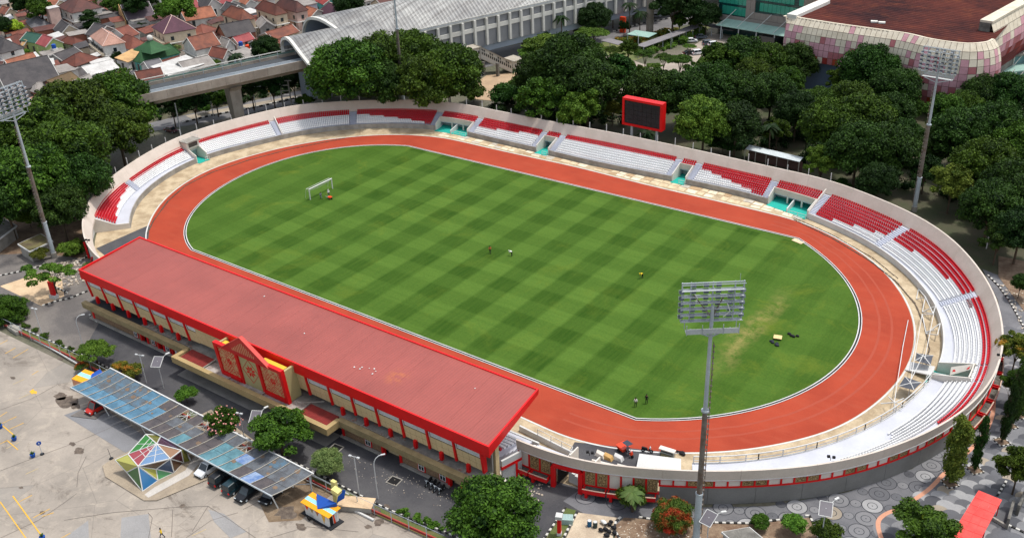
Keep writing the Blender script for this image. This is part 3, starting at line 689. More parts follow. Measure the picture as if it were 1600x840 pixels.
# canopy beam, flat roof behind it, porch
part('flat_roof', MB().box(-46.8, 46, -63.9, -60.9, 3.0, 3.3), M('flat_roof_concrete', S(150, 146, 138), S(92, 88, 84), s1=.3, amt=.8, fine=.2), ms)
part('flat_roof', MB().box(-46.4, -31, -63.7, -61, 3.31, 3.34), M('bitumen', S(52, 54, 58), S(34, 36, 40), amt=.6, fine=.2), ms, 'black bitumen coat on the flat roof')
def beam(a, c):
 part('canopy_beam', MB().hexa([(a[0], a[1]+.9, 2.6), (c[0], c[1]+.9, 2.6), (c[0], c[1], 2.6), (a[0], a[1], 2.6)], [(a[0], a[1]+.9, 3.75), (c[0], c[1]+.9, 3.75), (c[0], c[1]-.05, 3.75), (a[0], a[1]-.05, 3.75)]), BRASS, ms)
beam((-47, -64.6), (-32, -64.6)); beam((-31.99, -64.6), (-16.7, -64.6)); beam((19.1, -64.6), (32, -64.6)); beam((32.01, -64.6), (46.6, -64.6))
PORT = M('porch_render', S(172, 150, 106), S(150, 128, 88), amt=.5, fine=.1)
part('porch_beam', MB().box(-17.2, 19.6, -67.2, -66.4, 2.6, 3.76), PORT, ms); part('porch_beam', MB().box(-17.2, -16.4, -66.39, -64.2, 2.6, 3.76), PORT, ms); part('porch_beam', MB().box(18.8, 19.6, -66.39, -64.2, 2.6, 3.76), PORT, ms)
PSL = M('porch_slab', S(176, 168, 162), S(120, 104, 96), s1=.6, amt=.8, fine=.25)
part('porch_roof', MB().box(-16.39, 18.79, -66.39, -63.91, 2.9, 3.3), PSL, ms)
REDSH = M('oxide_sheet', S(132, 44, 40), S(104, 40, 36), s1=.8, amt=.6, fine=.12, ribs=(0, .4, .2))
for a, c in ((-16.2, -10.2), (12.6, 18.6)): part('red_roof_panel', MB().hexa([(a, -66.3, 3.32), (c, -66.3, 3.32), (c, -63.6, 3.32), (a, -63.6, 3.32)], [(a, -66.3, 3.42), (c, -66.3, 3.42), (c, -63.6, 3.6), (a, -63.6, 3.6)]), REDSH, ms)
mb = MB(); r_ = random.Random(3)
for i in range(40):
 x = r_.choice((r_.uniform(-10, 12), r_.uniform(20, 45), r_.uniform(-30, -17))); y = r_.uniform(-66, -64) if abs(x) < 12 else r_.uniform(-63.6, -61.4)
 mb.obox((x, y, 3.31), (r_.uniform(.2, 1.1), r_.uniform(.1, .3), .08), r_.uniform(0, 3))
part('debris', mb, M('scrap_timber', S(140, 92, 76), S(170, 160, 150), s1=2, amt=.9, fine=.3), ms, 'scraps left on the flat roofs', stuff=True)
mb = MB()
for x in (-10.1, 12.4, -4, 4): mb.bar((x, -66.2, 3.45), (x, -63.5, 3.6), .18)
for x in (23, 28.2, 33, 37.8, 42.6, -22, -27): mb.bar((x, -63.7, 3.42), (x, -62.6, 3.42), .2)
mb.bar((20, -63.3, 3.45), (27.5, -63.3, 3.45), .1); mb.bar((-30, -63.2, 3.5), (-17, -63.2, 3.5), .08); mb.bar((10.4, -64.9, 3.6), (14.5, -62.5, 4.1), .1)
part('upstand', mb, CONC, ms)
# gate with its pediment
gy = lambda z: -65.45-.5*(z-3.4)/6.4
def gp(x, z, o=0): return (x, gy(z)-o, z)
m, nt, b = newmat('songket_panel'); N = NT(nt); P = N.pos(); X = N.xyz(P)
ax_ = N.math('PINGPONG', N.math('ADD', X[0], .9), 2.05); zz = N.math('PINGPONG', N.math('SUBTRACT', X[2], 6.6), 3.)
dia = N.math('PINGPONG', N.math('ADD', ax_, zz), .32); dib = N.math('PINGPONG', N.math('SUBTRACT', N.math('MULTIPLY', ax_, 1.3), zz), .28)
vv = N.vor(P, 3.2, 'DISTANCE_TO_EDGE')
k1 = N.math('MAXIMUM', N.ramp(dia, .12, .08), N.ramp(vv, .10, .05)); k1 = N.math('MULTIPLY', k1, N.ramp(N.noise(P, 1.2), .38, .5))
k1 = N.math('MAXIMUM', k1, N.ramp(dib, .05, .02))
c_ = N.mix(k1, S(196, 166, 116), S(192, 52, 36)); nt.links.new(c_, b.inputs['Base Color']); b.inputs['Roughness'].default_value = .7; SONG = m
CRM = M('gate_cream', S(176, 164, 118), S(160, 148, 104), amt=.3, fine=.06)
gx = [-6.0, -1.0, 4.1, 9.3]
for x in gx: part('gate_post', MB().hexa([gp(x-.32, 3.31, 0), gp(x+.32, 3.31, 0), gp(x+.32, 3.31, -.6), gp(x-.32, 3.31, -.6)], [gp(x-.32, 9.85, .12), gp(x+.32, 9.85, .12), gp(x+.32, 9.85, -.6), gp(x-.32, 9.85, -.6)]), RED, ms)
for i in range(3):
 a, c = gx[i]+.33, gx[i+1]-.33; z0 = 4.1 if i != 1 else 3.3
 part('gate_panel', MB().hexa([gp(a, z0, -.2), gp(c, z0, -.2), gp(c, z0, -.35), gp(a, z0, -.35)], [gp(a, 9.3, -.2), gp(c, 9.3, -.2), gp(c, 9.3, -.35), gp(a, 9.3, -.35)]), CRM if i == 1 else SONG, ms, 'cream centre panel with a red eight pointed star' if i == 1 else 'panel covered with red woven ornament')
 part('gate_beam', MB().hexa([gp(a, 9.25, .1), gp(c, 9.25, .1), gp(c, 9.25, -.6), gp(a, 9.25, -.6)], [gp(a, 9.86, .1), gp(c, 9.86, .1), gp(c, 9.86, -.6), gp(a, 9.86, -.6)]), RED, ms)
 if i != 1: part('gate_beam', MB().hexa([gp(a, 3.4, .1), gp(c, 3.4, .1), gp(c, 3.4, -.4), gp(a, 3.4, -.4)], [gp(a, 4.05, .1), gp(c, 4.05, .1), gp(c, 4.05, -.4), gp(a, 4.05, -.4)]), RED, ms)
def star(cx, cz, r, o=-.18, mb=None):
 mb = mb or MB()
 for k in range(8):
  a = math.pi/8+k*math.pi/4; q = [(0.12*r, a), (.62*r, a-.32), (r, a), (.62*r, a+.32)]
  q = [(cx+rr*math.cos(t), cz+rr*math.sin(t)) for rr, t in q]
  mb.hexa([gp(x, z, o-.03) for x, z in q], [gp(x, z, o) for x, z in q])
 return mb
part('star_emblem', star(1.55, 6.6, 1.25), RED, ms)
mb = MB()
for s_ in (-1, 1):
 for t_ in (-1, 1): mb.bar(gp(1.55+s_*1.9, 6.6, -.17), gp(1.55, 6.6+t_*2.3, -.17), .05)
part('diamond_line', mb, RED, ms)
for c_x in (-3.5, 6.7): part('star_emblem', star(c_x, 6.7, .75), RED, ms)
PINK = M('pediment_edge', S(214, 84, 76), S(196, 66, 60), amt=.3, fine=.05)
A_, B_, C_ = (-4.0, 9.6), (6.9, 9.5), (1.5, 13.4)
tri = lambda o: [gp(A_[0], A_[1], o), gp(B_[0], B_[1], o), gp(C_[0], C_[1], o)]
m, nt, b = newmat('pediment_ornament'); N = NT(nt); P = N.pos(); X = N.xyz(P)
s1 = N.math('PINGPONG', X[0], .17); k = N.math('MULTIPLY', N.ramp(s1, .06, .1), N.ramp(N.math('ABSOLUTE', N.math('SUBTRACT', X[0], 1.5)), 3.4, 3.2))
k = N.math('MULTIPLY', k, N.math('MULTIPLY', N.ramp(X[2], 10.1, 10.2), .75))
nt.links.new(N.mix(N.math('MULTIPLY', k, .15), S(186, 26, 26), S(198, 140, 96)), b.inputs['Base Color']); b.inputs['Roughness'].default_value = .6
part('pediment', MB().hexa(tri(-.5), tri(.2)), m, ms, 'triangular gable with red and tan slatted ornament')
for i in range(15):
 x = -1.55+i*.45; zt_ = 13.4-.72*abs(x-1.5)-1.0
 if zt_ > 10.5: part('slat', MB().hexa([gp(x-.09, 10.2, .2), gp(x+.09, 10.2, .2), gp(x+.09, 10.2, .25), gp(x-.09, 10.2, .25)], [gp(x-.09, zt_, .2), gp(x+.09, zt_, .2), gp(x+.09, zt_, .25), gp(x-.09, zt_, .25)]), M('slat_tan', S(206, 150, 110), amt=.2), ms)
def slab(p, q, th=.14):
 d = Vector((q[0]-p[0], 0, q[1]-p[1])).normalized(); nn = Vector((-d.z, 0, d.x)); nn = nn if nn.z > 0 else -nn
 a = [Vector(gp(p[0], p[1], .28)), Vector(gp(q[0], q[1], .28)), Vector(gp(q[0], q[1], -.35)), Vector(gp(p[0], p[1], -.35))]
 return MB().hexa(a, [v+nn*th for v in a])
part('pediment_coping', slab(A_, C_), PINK, ms); part('pediment_coping', slab(C_, B_), PINK, ms)
part('gate_return', MB().box(9.0, 9.4, -65.3, -62.6, 3.4, 9.3), CRM, ms); part('gate_return', MB().box(-6.2, -5.9, -65.3, -62.6, 3.4, 9.3), CRM, ms)
# ground floor: brick facing, red piers, windows, cream recesses, plinth
m, nt, b = newmat('brick_facing'); N = NT(nt); P = N.pos()
mp = N.mapping(P); bn = nt.nodes.new('ShaderNodeTexBrick'); cx = nt.nodes.new('ShaderNodeCombineXYZ'); X = N.xyz(P); N.lk(X[0], cx.inputs[0]); N.lk(X[2], cx.inputs[1])
N.lk(cx.outputs[0], bn.inputs['Vector']); bn.inputs['Scale'].default_value = 2.4; bn.inputs['Color1'].default_value = S(146, 116, 88); bn.inputs['Color2'].default_value = S(112, 88, 68); bn.inputs['Mortar'].default_value = S(140, 120, 92)
bn.inputs['Mortar Size'].default_value = .012
nt.links.new(bn.outputs[0], b.inputs['Base Color']); b.inputs['Roughness'].default_value = .85; N.bump(bn.outputs[1], -.4, .05, b); BRICK = m
YW = -63.6
segs_ = [(-46.5, -31.3), (-29.0, -26.0), (19.0, 27.2), (31.0, 39.9)]
for a, c in segs_: part('brick_wall', MB().box(a, c, YW, YW+.3, .35, 2.62), BRICK, ms)
part('ground_wall', MB().box(-46.4, 46.0, YW+1.2, YW+1.5, 0, 2.98), CREAMP, ms)
for a, c in ((-25.8, -16.8), (27.4, 30.8), (40.1, 42.3), (42.5, 46)): part('recess_wall', MB().box(a, c, YW+1.0, YW+1.19, 0, 2.6), M('cream_tile', S(200, 184, 146), amt=.3), ms)
for x in (-45.6, -31.1, -29.2, -26.2, -24.6, -22.2, -20.4, -17.4, 19.2, 27.3, 30.9, 40.0, 42.4): part('pier', MB().box(x-.22, x+.22, YW-.14, YW+.4, .02, 2.6), RED, ms)
for a, c in ((-46.8, -31.3), (-31.2, -17.3), (18.7, 27.2), (30.9, 40.2)): part('plinth', MB().box(a, c, YW-.45, YW+.01, 0, .28), CONC, ms)
def window(x, z, w_=1.3, h=1.5):
 f = part('window', MB().box(x-w_/2-.16, x+w_/2+.16, YW-.1, YW-.002, z-h/2-.16, z+h/2+.16), RED, ms)
 part('window_pane', MB().box(x-w_/2, x+w_/2, YW-.13, YW-.102, z-h/2, z+h/2), DARKGLASS, f)
 mb = MB()
 for dx_ in (-w_/2+.04, 0, w_/2-.04): mb.box(x+dx_-.05, x+dx_+.05, YW-.17, YW-.132, z-h/2, z+h/2)
 for dz_ in (-h/2+.05, .12, h/2-.05): mb.box(x-w_/2, x+w_/2, YW-.175, YW-.134, z+dz_-.05, z+dz_+.05)
 part('window_bar', mb, WHITE, f)
for x in (-32.6, -27.5, -23.4, 24.4, 34.9, 38.9): window(x, 1.35, 1.1 if x > 0 else 1.0)
for x in (-24.0, -21.2): part('white_door', MB().box(x-.25, x+.25, YW-.05, YW+.2, .3, 2.5), WHITE, ms)
# the corner tower column and the stand itself: stepped seating under the roof, end walls
part('corner_column', MB().box(44.6, 46.1, -60.4, -59.6, 0, 8.6), TAN, ms)
for k in range(11):
 part('stand_step', MB().box(-47, 45, -60.5+k*.95, -59.55+k*.95, 0, 4.4-.32*k), TERR, ms)
mb = MB()
for k in range(10):
 x = -46
 while x < 44: mb.obox((x, -60.0+k*.95, 4.4-.32*k), (.42, .4, .35), 0, 0 if (k < 5) else 1); x += .55
part('seat_row', mb, [REDSEAT, WSEAT], ms, 'red and white seats under the roof', stuff=True)
part('front_wall', MB().box(-47, 46, -49.9, -49.6, 0, 1.2), WHITE, ms)
for x in np.arange(-44, 40, 11): part('roof_post', MB().box(x-.2, x+.2, -50.6, -50.2, 0, 9.3), RED, ms)
# the side block east of the roof: sloping wall, seats, steps down to the track
e = thing('side_terrace', 'small open terrace with white and red seats between the red roof corner and the gate', 'terrace', (50, -53, 0))
mb = MB(); p0 = G(781, 716, 3.0); p1 = G(830, 694, 3.0)
part('block_wall', MB().bar((46.2, -59.3, 1.5), (47.2, -55.95, 1.5), .3, 2.99), M('pale_grey_wall', S(168, 170, 170), amt=.3), e)
part('block_wall', MB().bar((46.2, -59.3, 3.85), (47.2, -55.95, 3.85), .32, 1.1), WHITE, e)
part('red_band', MB().bar((46.2, -59.4, 3.1), (47.2, -55.9, 3.1), .36, .5), RED, e); part('red_band', MB().bar((46.95, -56.9, 0), (46.95, -56.9, 2.9), .4), RED, e)
for k in range(9):
 z = 3.4-.3*k; y0 = -54.6+k*.52
 part('step', MB().hexa([(46.2, y0, 0), (51.4, y0+.2, 0), (51.4, y0+.74, 0), (46.2, y0+.54, 0)], [(46.2, y0, z), (51.4, y0+.2, z), (51.4, y0+.74, z), (46.2, y0+.54, z)]), TERR, e)
 mb = MB(); x = 46.6
 while x < (50.6 if k > 2 else 49.4): mb.obox((x, y0+.25+(x-46.2)*.03, z), (.4, .3, .36), .04); x += .62
 if k < 6: part('seat_row', mb, REDSEAT if k < 3 else WSEAT, e, 'red seats' if k < 3 else 'white seats', stuff=True)
part('stair_landing', MB().hexa([(51.2, -54.4, 2.2), (53.6, -54.0, 2.2), (53.6, -52, 2.2), (51.2, -52.4, 2.2)], [(51.2, -54.4, 2.35), (53.6, -54.0, 2.35), (53.6, -52, 2.35), (51.2, -52.4, 2.35)]), WHITE, e)
part('red_box', MB().obox((52, -53.4, 2.36), (.5, .4, .3), .4), RED, e)
for k in range(8): part('stair_tread', MB().hexa([(53.7+k*.5, -53.5, 0), (54.2+k*.5, -53.5, 0), (54.2+k*.5, -50.6, 0), (53.7+k*.5, -50.6, 0)], [(53.7+k*.5, -53.5, 2-.24*k), (54.2+k*.5, -53.5, 2-.24*k), (54.2+k*.5, -50.6, 2-.24*k), (53.7+k*.5, -50.6, 2-.24*k)]), WHITE, e)
a = G(812, 664, 1.0); c = G(895, 706, 1.0); f = G(888, 722, 1.0)
part('front_kerb', MB().bar((a[0], a[1], .5), (c[0], c[1], .5), .3, 1.0), WHITE, e)
railing([(a[0]+(c[0]-a[0])*t, a[1]+(c[1]-a[1])*t, 1.0) for t in (.35, .6, .8, 1)]+[(f[0], f[1], 1.0)], 0, 1.0, .5, e)
# ================================================================ ground surfaces outside the bowl
ASPH = M('new_asphalt', S(62, 62, 66), S(84, 83, 84), s1=.12, s2=2, amt=.85, fine=.2, rough=.8)
ASPH2 = M('old_asphalt', S(120, 114, 108), S(92, 88, 86), s1=.1, s2=1.6, amt=.9, fine=.2)
m, nt, b = newmat('parking_concrete'); N = NT(nt); P = N.pos()
col = N.mix(N.ramp(N.noise(P, .07, 5, .7), .38, .62), S(160, 150, 138), S(136, 128, 118))
col = N.mix(N.math('MULTIPLY', N.ramp(N.noise(P, .22, 6, .75, 1.2), .52, .68), .6), col, S(178, 166, 150))
col = N.mix(N.math('MULTIPLY', N.ramp(N.noise(N.mapping(P, .4, (1, 1.6, 1)), .1, 7, .8, .6), .56, .66), .7), col, S(92, 82, 72))
vc = N.vor(N.mapping(P, .12), .085, 'F1', 1); vb = N.ramp(N.xyz(vc)[0], .66, .68)
col = N.mix(N.math('MULTIPLY', vb, .35), col, S(124, 122, 118))
ve = N.vor(N.mapping(P, .12), .085, 'DISTANCE_TO_EDGE'); col = N.mix(N.math('MULTIPLY', N.ramp(ve, .005, .002), .35), col, S(96, 90, 84))
gr = N.math('MULTIPLY_ADD', N.noise(P, 3.5, 4, .8), .4, .8)
mu = nt.nodes.new('ShaderNodeVectorMath'); mu.operation = 'SCALE'; N.lk(col, mu.inputs[0]); N.lk(gr, mu.inputs[3])
nt.links.new(mu.outputs[0], b.inputs['Base Color']); b.inputs['Roughness'].default_value = .85; PARK = m
def area(name, pts, z, mat, kind='structure', poly=None):
 q = [(*G(x, y, 0)[:2], z) for x, y in pts] if poly is None else [(x, y, z) for x, y in poly]
 s_ = sum(q[i][0]*q[(i+1) % len(q)][1]-q[(i+1) % len(q)][0]*q[i][1] for i in range(len(q)))
 if s_ < 0: q = q[::-1]
 return struct(name, MB().face(q), mat, kind=kind)
area('parking_lot', [(-260, 440), (0, 517), (150, 590), (500, 762), (700, 846), (760, 1100), (-500, 1000)], -.02, PARK)
area('service_road', None, -.012, ASPH, poly=[(-42, -74.3), (46, -73.0), (47, -58), (-46, -58), (-47, -63.5)])
area('gate_drive', None, -.010, ASPH, poly=[(47, -72.8), (54, -80), (60, -92), (46.05, -100), (46.05, -50), (58, -50), (63.5, -52.5), (66, -57), (60, -60), (56, -66), (56, -72)])
area('forecourt', [(-60, 400), (60, 395), (140, 405), (165, 470), (158, 498), (122, 562), (80, 545), (0, 505), (-120, 455)], -.008, ASPH2)
area('forecourt_slab', [(2, 446), (65, 425), (97, 437), (100, 462), (66, 478), (0, 447)], 0.0, M('pale_slab', S(206, 180, 146), S(176, 150, 120), s1=.3, amt=.7, fine=.15))
area('yard_soil', [(-40, 330), (140, 330), (133, 400), (140, 440), (120, 458), (80, 445), (60, 420), (0, 432), (-60, 440)], -.03, SOIL)
area('porch_pavement', None, .02, M('grey_paver', S(146, 142, 136), S(112, 110, 106), amt=.6, fine=.15), poly=[(-17, -67), (18.6, -67), (18.6, -63.7), (-17, -63.7)])
ROADG = M('road_grey', S(118, 116, 116), S(96, 95, 96), s1=.1, amt=.7, fine=.12)
area('ramp_asphalt', [(898, 690), (1042, 706), (1060, 730), (1030, 745), (900, 722), (885, 712)], .016, ASPH)
def gates(): pass
area('ramp_asphalt', [(150, 388), (234, 351), (232, 372), (215, 392), (165, 400)], .02, ASPH)
# far road, its median and kerbs
area('main_road', [(150, 235), (240, 205), (330, 190), (520, 150), (760, 105), (930, 68), (1120, 30), (1110, 12), (930, 45), (700, 92), (500, 135), (250, 188), (120, 225)], .0, ROADG)
area('side_road', [(946, 62), (1020, 44), (1115, 30), (1115, 24), (1040, 26), (950, 45), (800, 90)], .012, ROADG)
area('median_path', [(300, 186), (470, 152), (560, 140), (555, 132), (430, 155), (290, 181)], .02, M('median_paving', S(162, 150, 132), S(128, 118, 104), amt=.6, fine=.2))
area('hotel_yard', [(1020, 105), (1060, 88), (1112, 52), (1200, 68), (1340, 100), (1300, 150), (1180, 150), (1100, 125), (990, 145), (905, 128), (900, 95), (960, 85)], .0, M('yard_paving', S(168, 156, 144), S(140, 130, 120), s1=.15, amt=.6, fine=.12))
area('bare_ground', [(735, 135), (760, 118), (850, 108), (870, 130), (800, 160), (740, 155)], .008, M('dusty_ground', S(182, 156, 126), S(150, 128, 104), amt=.6, fine=.2))
GRS = M('rough_grass', S(84, 98, 48), S(108, 96, 66), s1=.3, amt=.8, fine=.3)
area('grove_floor', [(745, 190), (800, 130), (950, 170), (1100, 160), (1300, 170), (1620, 140), (1640, 420), (1540, 430), (1450, 360), (1300, 285), (1000, 215), (820, 180)], -.02, M('grove_soil', S(78, 74, 58), S(62, 72, 44), s1=.2, amt=.8, fine=.3))
area('village_street', [(330, 105), (420, 55), (440, 60), (350, 115)], .004, ROADG)
# ---- plaza: dark pavers laid in rings and scales
PAVE = [M('paver_%s' % n, S(*c), S(*c2), s1=.3, s2=3, amt=.6, fine=.14) for n, c, c2 in (('slate', (98, 99, 103), (84, 85, 89)), ('grey', (124, 124, 126), (106, 107, 110)), ('light', (156, 156, 156), (136, 136, 138)), ('dark', (72, 73, 78), (84, 85, 89)), ('line', (48, 50, 56), (56, 58, 64)), ('dusty', (158, 146, 128), (134, 126, 114)))]
plaza_px = [(880, 782), (905, 765), (1005, 785), (1080, 792), (1200, 790), (1325, 768), (1425, 732), (1475, 700), (1540, 630), (1560, 560), (1560, 470), (1535, 420), (1560, 430), (1620, 500), (1660, 640), (1640, 760), (1640, 900), (1200, 900), (1130, 840), (960, 830)]
plaza = area('plaza_paving', plaza_px, -.004, M('paver_base', S(112, 112, 115), S(90, 91, 95), s1=.25, s2=3, amt=.7, fine=.2))
def inside(pt, poly):
 x, y = pt; c = False
 for i in range(len(poly)):
  x0, y0 = poly[i]; x1, y1 = poly[i-1]
  if (y0 > y) != (y1 > y) and x < (x1-x0)*(y-y0)/(y1-y0)+x0: c = not c
 return c
LINEpx = [(1384, 860), (1372, 822), (1380, 805), (1412, 790), (1450, 765), (1475, 740), (1500, 717), (1535, 682), (1550, 650), (1553, 625), (1556, 600)]
LN = [G(x, y)[:2] for x, y in LINEpx]
ringpoly = [G(x, y)[:2] for x, y in [(905, 764), (1005, 782), (1080, 789), (1200, 786), (1325, 764), (1425, 729), (1475, 697), (1530, 636)]]+LN[::-1][1:]+[G(x, y)[:2] for x, y in [(1300, 870), (1170, 850), (1100, 800), (1000, 790), (960, 800), (895, 790)]]
def disc(r0, r1, z, n=20, m=0, mb=None):
 mb = mb or MB(); a = [(r0*math.cos(2*math.pi*i/n), r0*math.sin(2*math.pi*i/n), z) for i in range(n+1)]; c = [(r1*math.cos(2*math.pi*i/n), r1*math.sin(2*math.pi*i/n), z) for i in range(n+1)]
 return mb.strip(a, c, m)
def ringmesh(big, mat):
 mb = MB()
 if big: disc(1.44, 1.56, .004, 28, 1, mb); disc(.74, 1.44, .012, 24, 0, mb); disc(.64, .74, .005, 24, 1, mb); disc(.1, .64, .014, 20, 0, mb); disc(0, .1, .006, 8, 1, mb)
 else: disc(.84, .93, .004, 20, 1, mb); disc(.1, .84, .012, 20, 0, mb); disc(0, .1, .006, 8, 1, mb)
 return mesh('paving_ring', mb, [mat, PAVE[4]])
RB = [ringmesh(True, PAVE[k]) for k in (0, 1, 2, 5)]; RS = [ringmesh(False, PAVE[k]) for k in (0, 1, 3)]
r_ = random.Random(11); nr = 0
def put(me, name, x, y, z, rz, parent, s_=1.):
 o = bpy.data.objects.new(name, me); COL.objects.link(o); o.parent = parent; o.location = (x, y, z); o.rotation_euler = (0, 0, rz); o.scale = (s_, s_, s_) if not isinstance(s_, tuple) else s_
 return o
for i in range(-14, 16):
 for j in range(-30, 30):
  x = 70+i*4.2; y = -45+j*2.86+(i % 2)*1.43
  if inside((x, y), ringpoly) and nr < 280:
   k = r_.random(); put(RB[0 if k < .2 else 1 if k < .6 else 2 if k < .92 else 3], 'paving_ring', x+r_.uniform(-.08, .08), y+r_.uniform(-.06, .06), 0, r_.random()*6, plaza, .93); nr += 1
  x2, y2 = x+2.1, y+.7
  if inside((x2, y2), ringpoly) and nr < 296: put(RS[r_.randrange(3)], 'paving_ring', x2, y2, .001, 0, plaza, r_.uniform(.74, .84)); nr += 1
mb = MB(); q = [Vector((*p, 0)) for p in LN]
dense = []
for i in range(len(q)-1):
 p0, p1, p2, p3 = q[max(0, i-1)], q[i], q[i+1], q[min(len(q)-1, i+2)]
 for k in range(8):
  t = k/8; dense.append(.5*((2*p1)+(p2-p0)*t+(2*p0-5*p1+4*p2-p3)*t*t+(3*p1-p0-3*p2+p3)*t**3))
dense.append(q[-1])
A_, B_ = [], []
for i, p in enumerate(dense):
 d = (dense[min(i+1, len(dense)-1)]-dense[max(i-1, 0)]).normalized(); nn = Vector((-d.y, d.x, 0)); A_.append(p+nn*.3+Vector((0, 0, .05))); B_.append(p-nn*.3+Vector((0, 0, .05)))
mb.strip(B_, A_); struct('orange_guide_band', mb, M('terracotta_band', S(206, 150, 122), S(180, 130, 106), amt=.5, fine=.12))
scpoly = LN+[G(x, y)[:2] for x, y in [(1556, 560), (1556, 480), (1540, 430), (1575, 450), (1640, 560), (1660, 700), (1640, 780), (1560, 900), (1384, 900)]]
def fan(mat):
 mb = MB(); n = 14; r = 1.25
 b_ = [(r*math.cos(math.pi*i/n), -r*math.sin(math.pi*i/n)) for i in range(n+1)]
 zz = lambda y: .03+.02*(-y)/r
 mb.face([(x, y, zz(y)) for x, y in b_][::-1]); mb.face([(-r, 0, zz(0)), (r, 0, zz(0)), (r, 1.1, .01), (-r, 1.1, .01)]); return mesh('paving_scale', mb, mat)
FN = [fan(PAVE[k]) for k in (0, 1, 2, 3, 5)]
ns = 0; ang = R(217); ca, sa = math.cos(ang), math.sin(ang); cand = []
for j in range(-40, 60):
 for i in range(-40, 40):
  lx = i*2.5+(j % 2)*1.25; ly = j*.95; x = 100+lx*ca-ly*sa; y = -10+lx*sa+ly*ca
  if inside((x, y), scpoly): cand.append(((x-CC[0])**2+(y-CC[1])**2, x, y, j))
cand.sort()
for _, x, y, j in cand[:300]:
 k = r_.random(); put(FN[0 if k < .3 else 1 if k < .62 else 2 if k < .82 else 3 if k < .95 else 4], 'paving_scale', x, y, 0.0, ang, plaza)
# kerbs painted black and white
def kerb(name, px, w_=.28, h=.22, L=.55, closed=False, world=None):
 q = [Vector(G(x, y)) for x, y in px] if world is None else [Vector((x, y, 0)) for x, y in world]
 if closed: q.append(q[0])
 mb = MB(); k = 0; pos_ = 0
 for i in range(len(q)-1):
  a, c = q[i], q[i+1]; n = max(1, round((c-a).length/L))
  for j in range(n):
   s_ = a+(c-a)*(j/n); e_ = a+(c-a)*((j+.96)/n); mb.bar(s_+Vector((0, 0, h/2)), e_+Vector((0, 0, h/2)), w_, h, k % 2); k += 1
 o = struct(name, mb, [KW, KB], kind='structure'); return o
kerb('black_white_kerb', [(-10, 433), (30, 425), (66, 416), (70, 412)])
kerb('black_white_kerb', [(66, 478), (84, 472), (110, 466), (137, 455)]); kerb('black_white_kerb', [(84, 448), (96, 453), (106, 458)])
kerb('black_white_kerb', [(140, 492), (152, 503)]); kerb('black_white_kerb', [(120, 412), (140, 398)])
kerb('black_white_kerb', None, world=[(-58, -73.4), (-35.5, -72.3), (0, -72.3), (36, -72.2), (46, -71.2), (50, -71.4)], L=.6, w_=.2)
kerb('black_white_kerb', [(285, 192), (330, 181), (400, 168), (470, 152), (505, 147)], w_=.5, h=.35, L=1.0); kerb('black_white_kerb', [(958, 50), (1000, 38), (1060, 27), (1075, 25)], w_=.4, h=.35, L=1.2)
kerb('black_white_kerb', [(1543, 430), (1560, 447), (1577, 470), (1600, 512), (1615, 545)], L=.6); kerb('black_white_kerb', [(1572, 752), (1558, 775)], L=.5)
kerb('black_white_kerb', [(1574, 820), (1600, 832), (1640, 850)], L=.6); kerb('black_white_kerb', [(848, 845), (884, 793)], L=.5); kerb('black_white_kerb', [(878, 845), (902, 800)], L=.5)
kerb('black_white_kerb', [(970, 845), (960, 828), (962, 815), (970, 808)], L=.5); kerb('black_white_kerb', [(998, 808), (1040, 815), (1170, 818), (1200, 814), (1225, 812)], L=.5); kerb('black_white_kerb', [(1258, 806), (1265, 806), (1275, 828), (1280, 845)], L=.5)
def bed(name, pts, mat, z=.06): return area(name, pts, z, mat)
bed('planting_bed', [(975, 808), (1060, 815), (1200, 816), (1265, 808), (1290, 860), (960, 860), (962, 820)], SOIL); bed('planting_bed', [(848, 845), (884, 793), (900, 797), (878, 848)], GRS)
bed('verge_strip', [(1560, 432), (1640, 540), (1660, 420), (1560, 400)], SOIL); bed('verge_strip', [(1572, 760), (1640, 780), (1640, 850), (1560, 800)], SOIL, .02)
area('pale_yard', [(903, 800), (965, 808), (955, 850), (880, 850)], .01, M('pale_concrete_yard', S(196, 180, 156), S(160, 142, 122), s1=.3, amt=.7, fine=.2))
bed('verge_strip', None, SOIL, -.001) if False else area('fence_verge', None, 0.0, GRS, poly=[(-58, -74.2), (-35, -73.9), (36, -73.9), (47, -73.2), (47, -71.8), (36, -72.5), (-35, -72.5), (-58, -73.2)])
area('dark_patch_soil', [(365, 560), (425, 600), (520, 640)], -.05, SOIL)
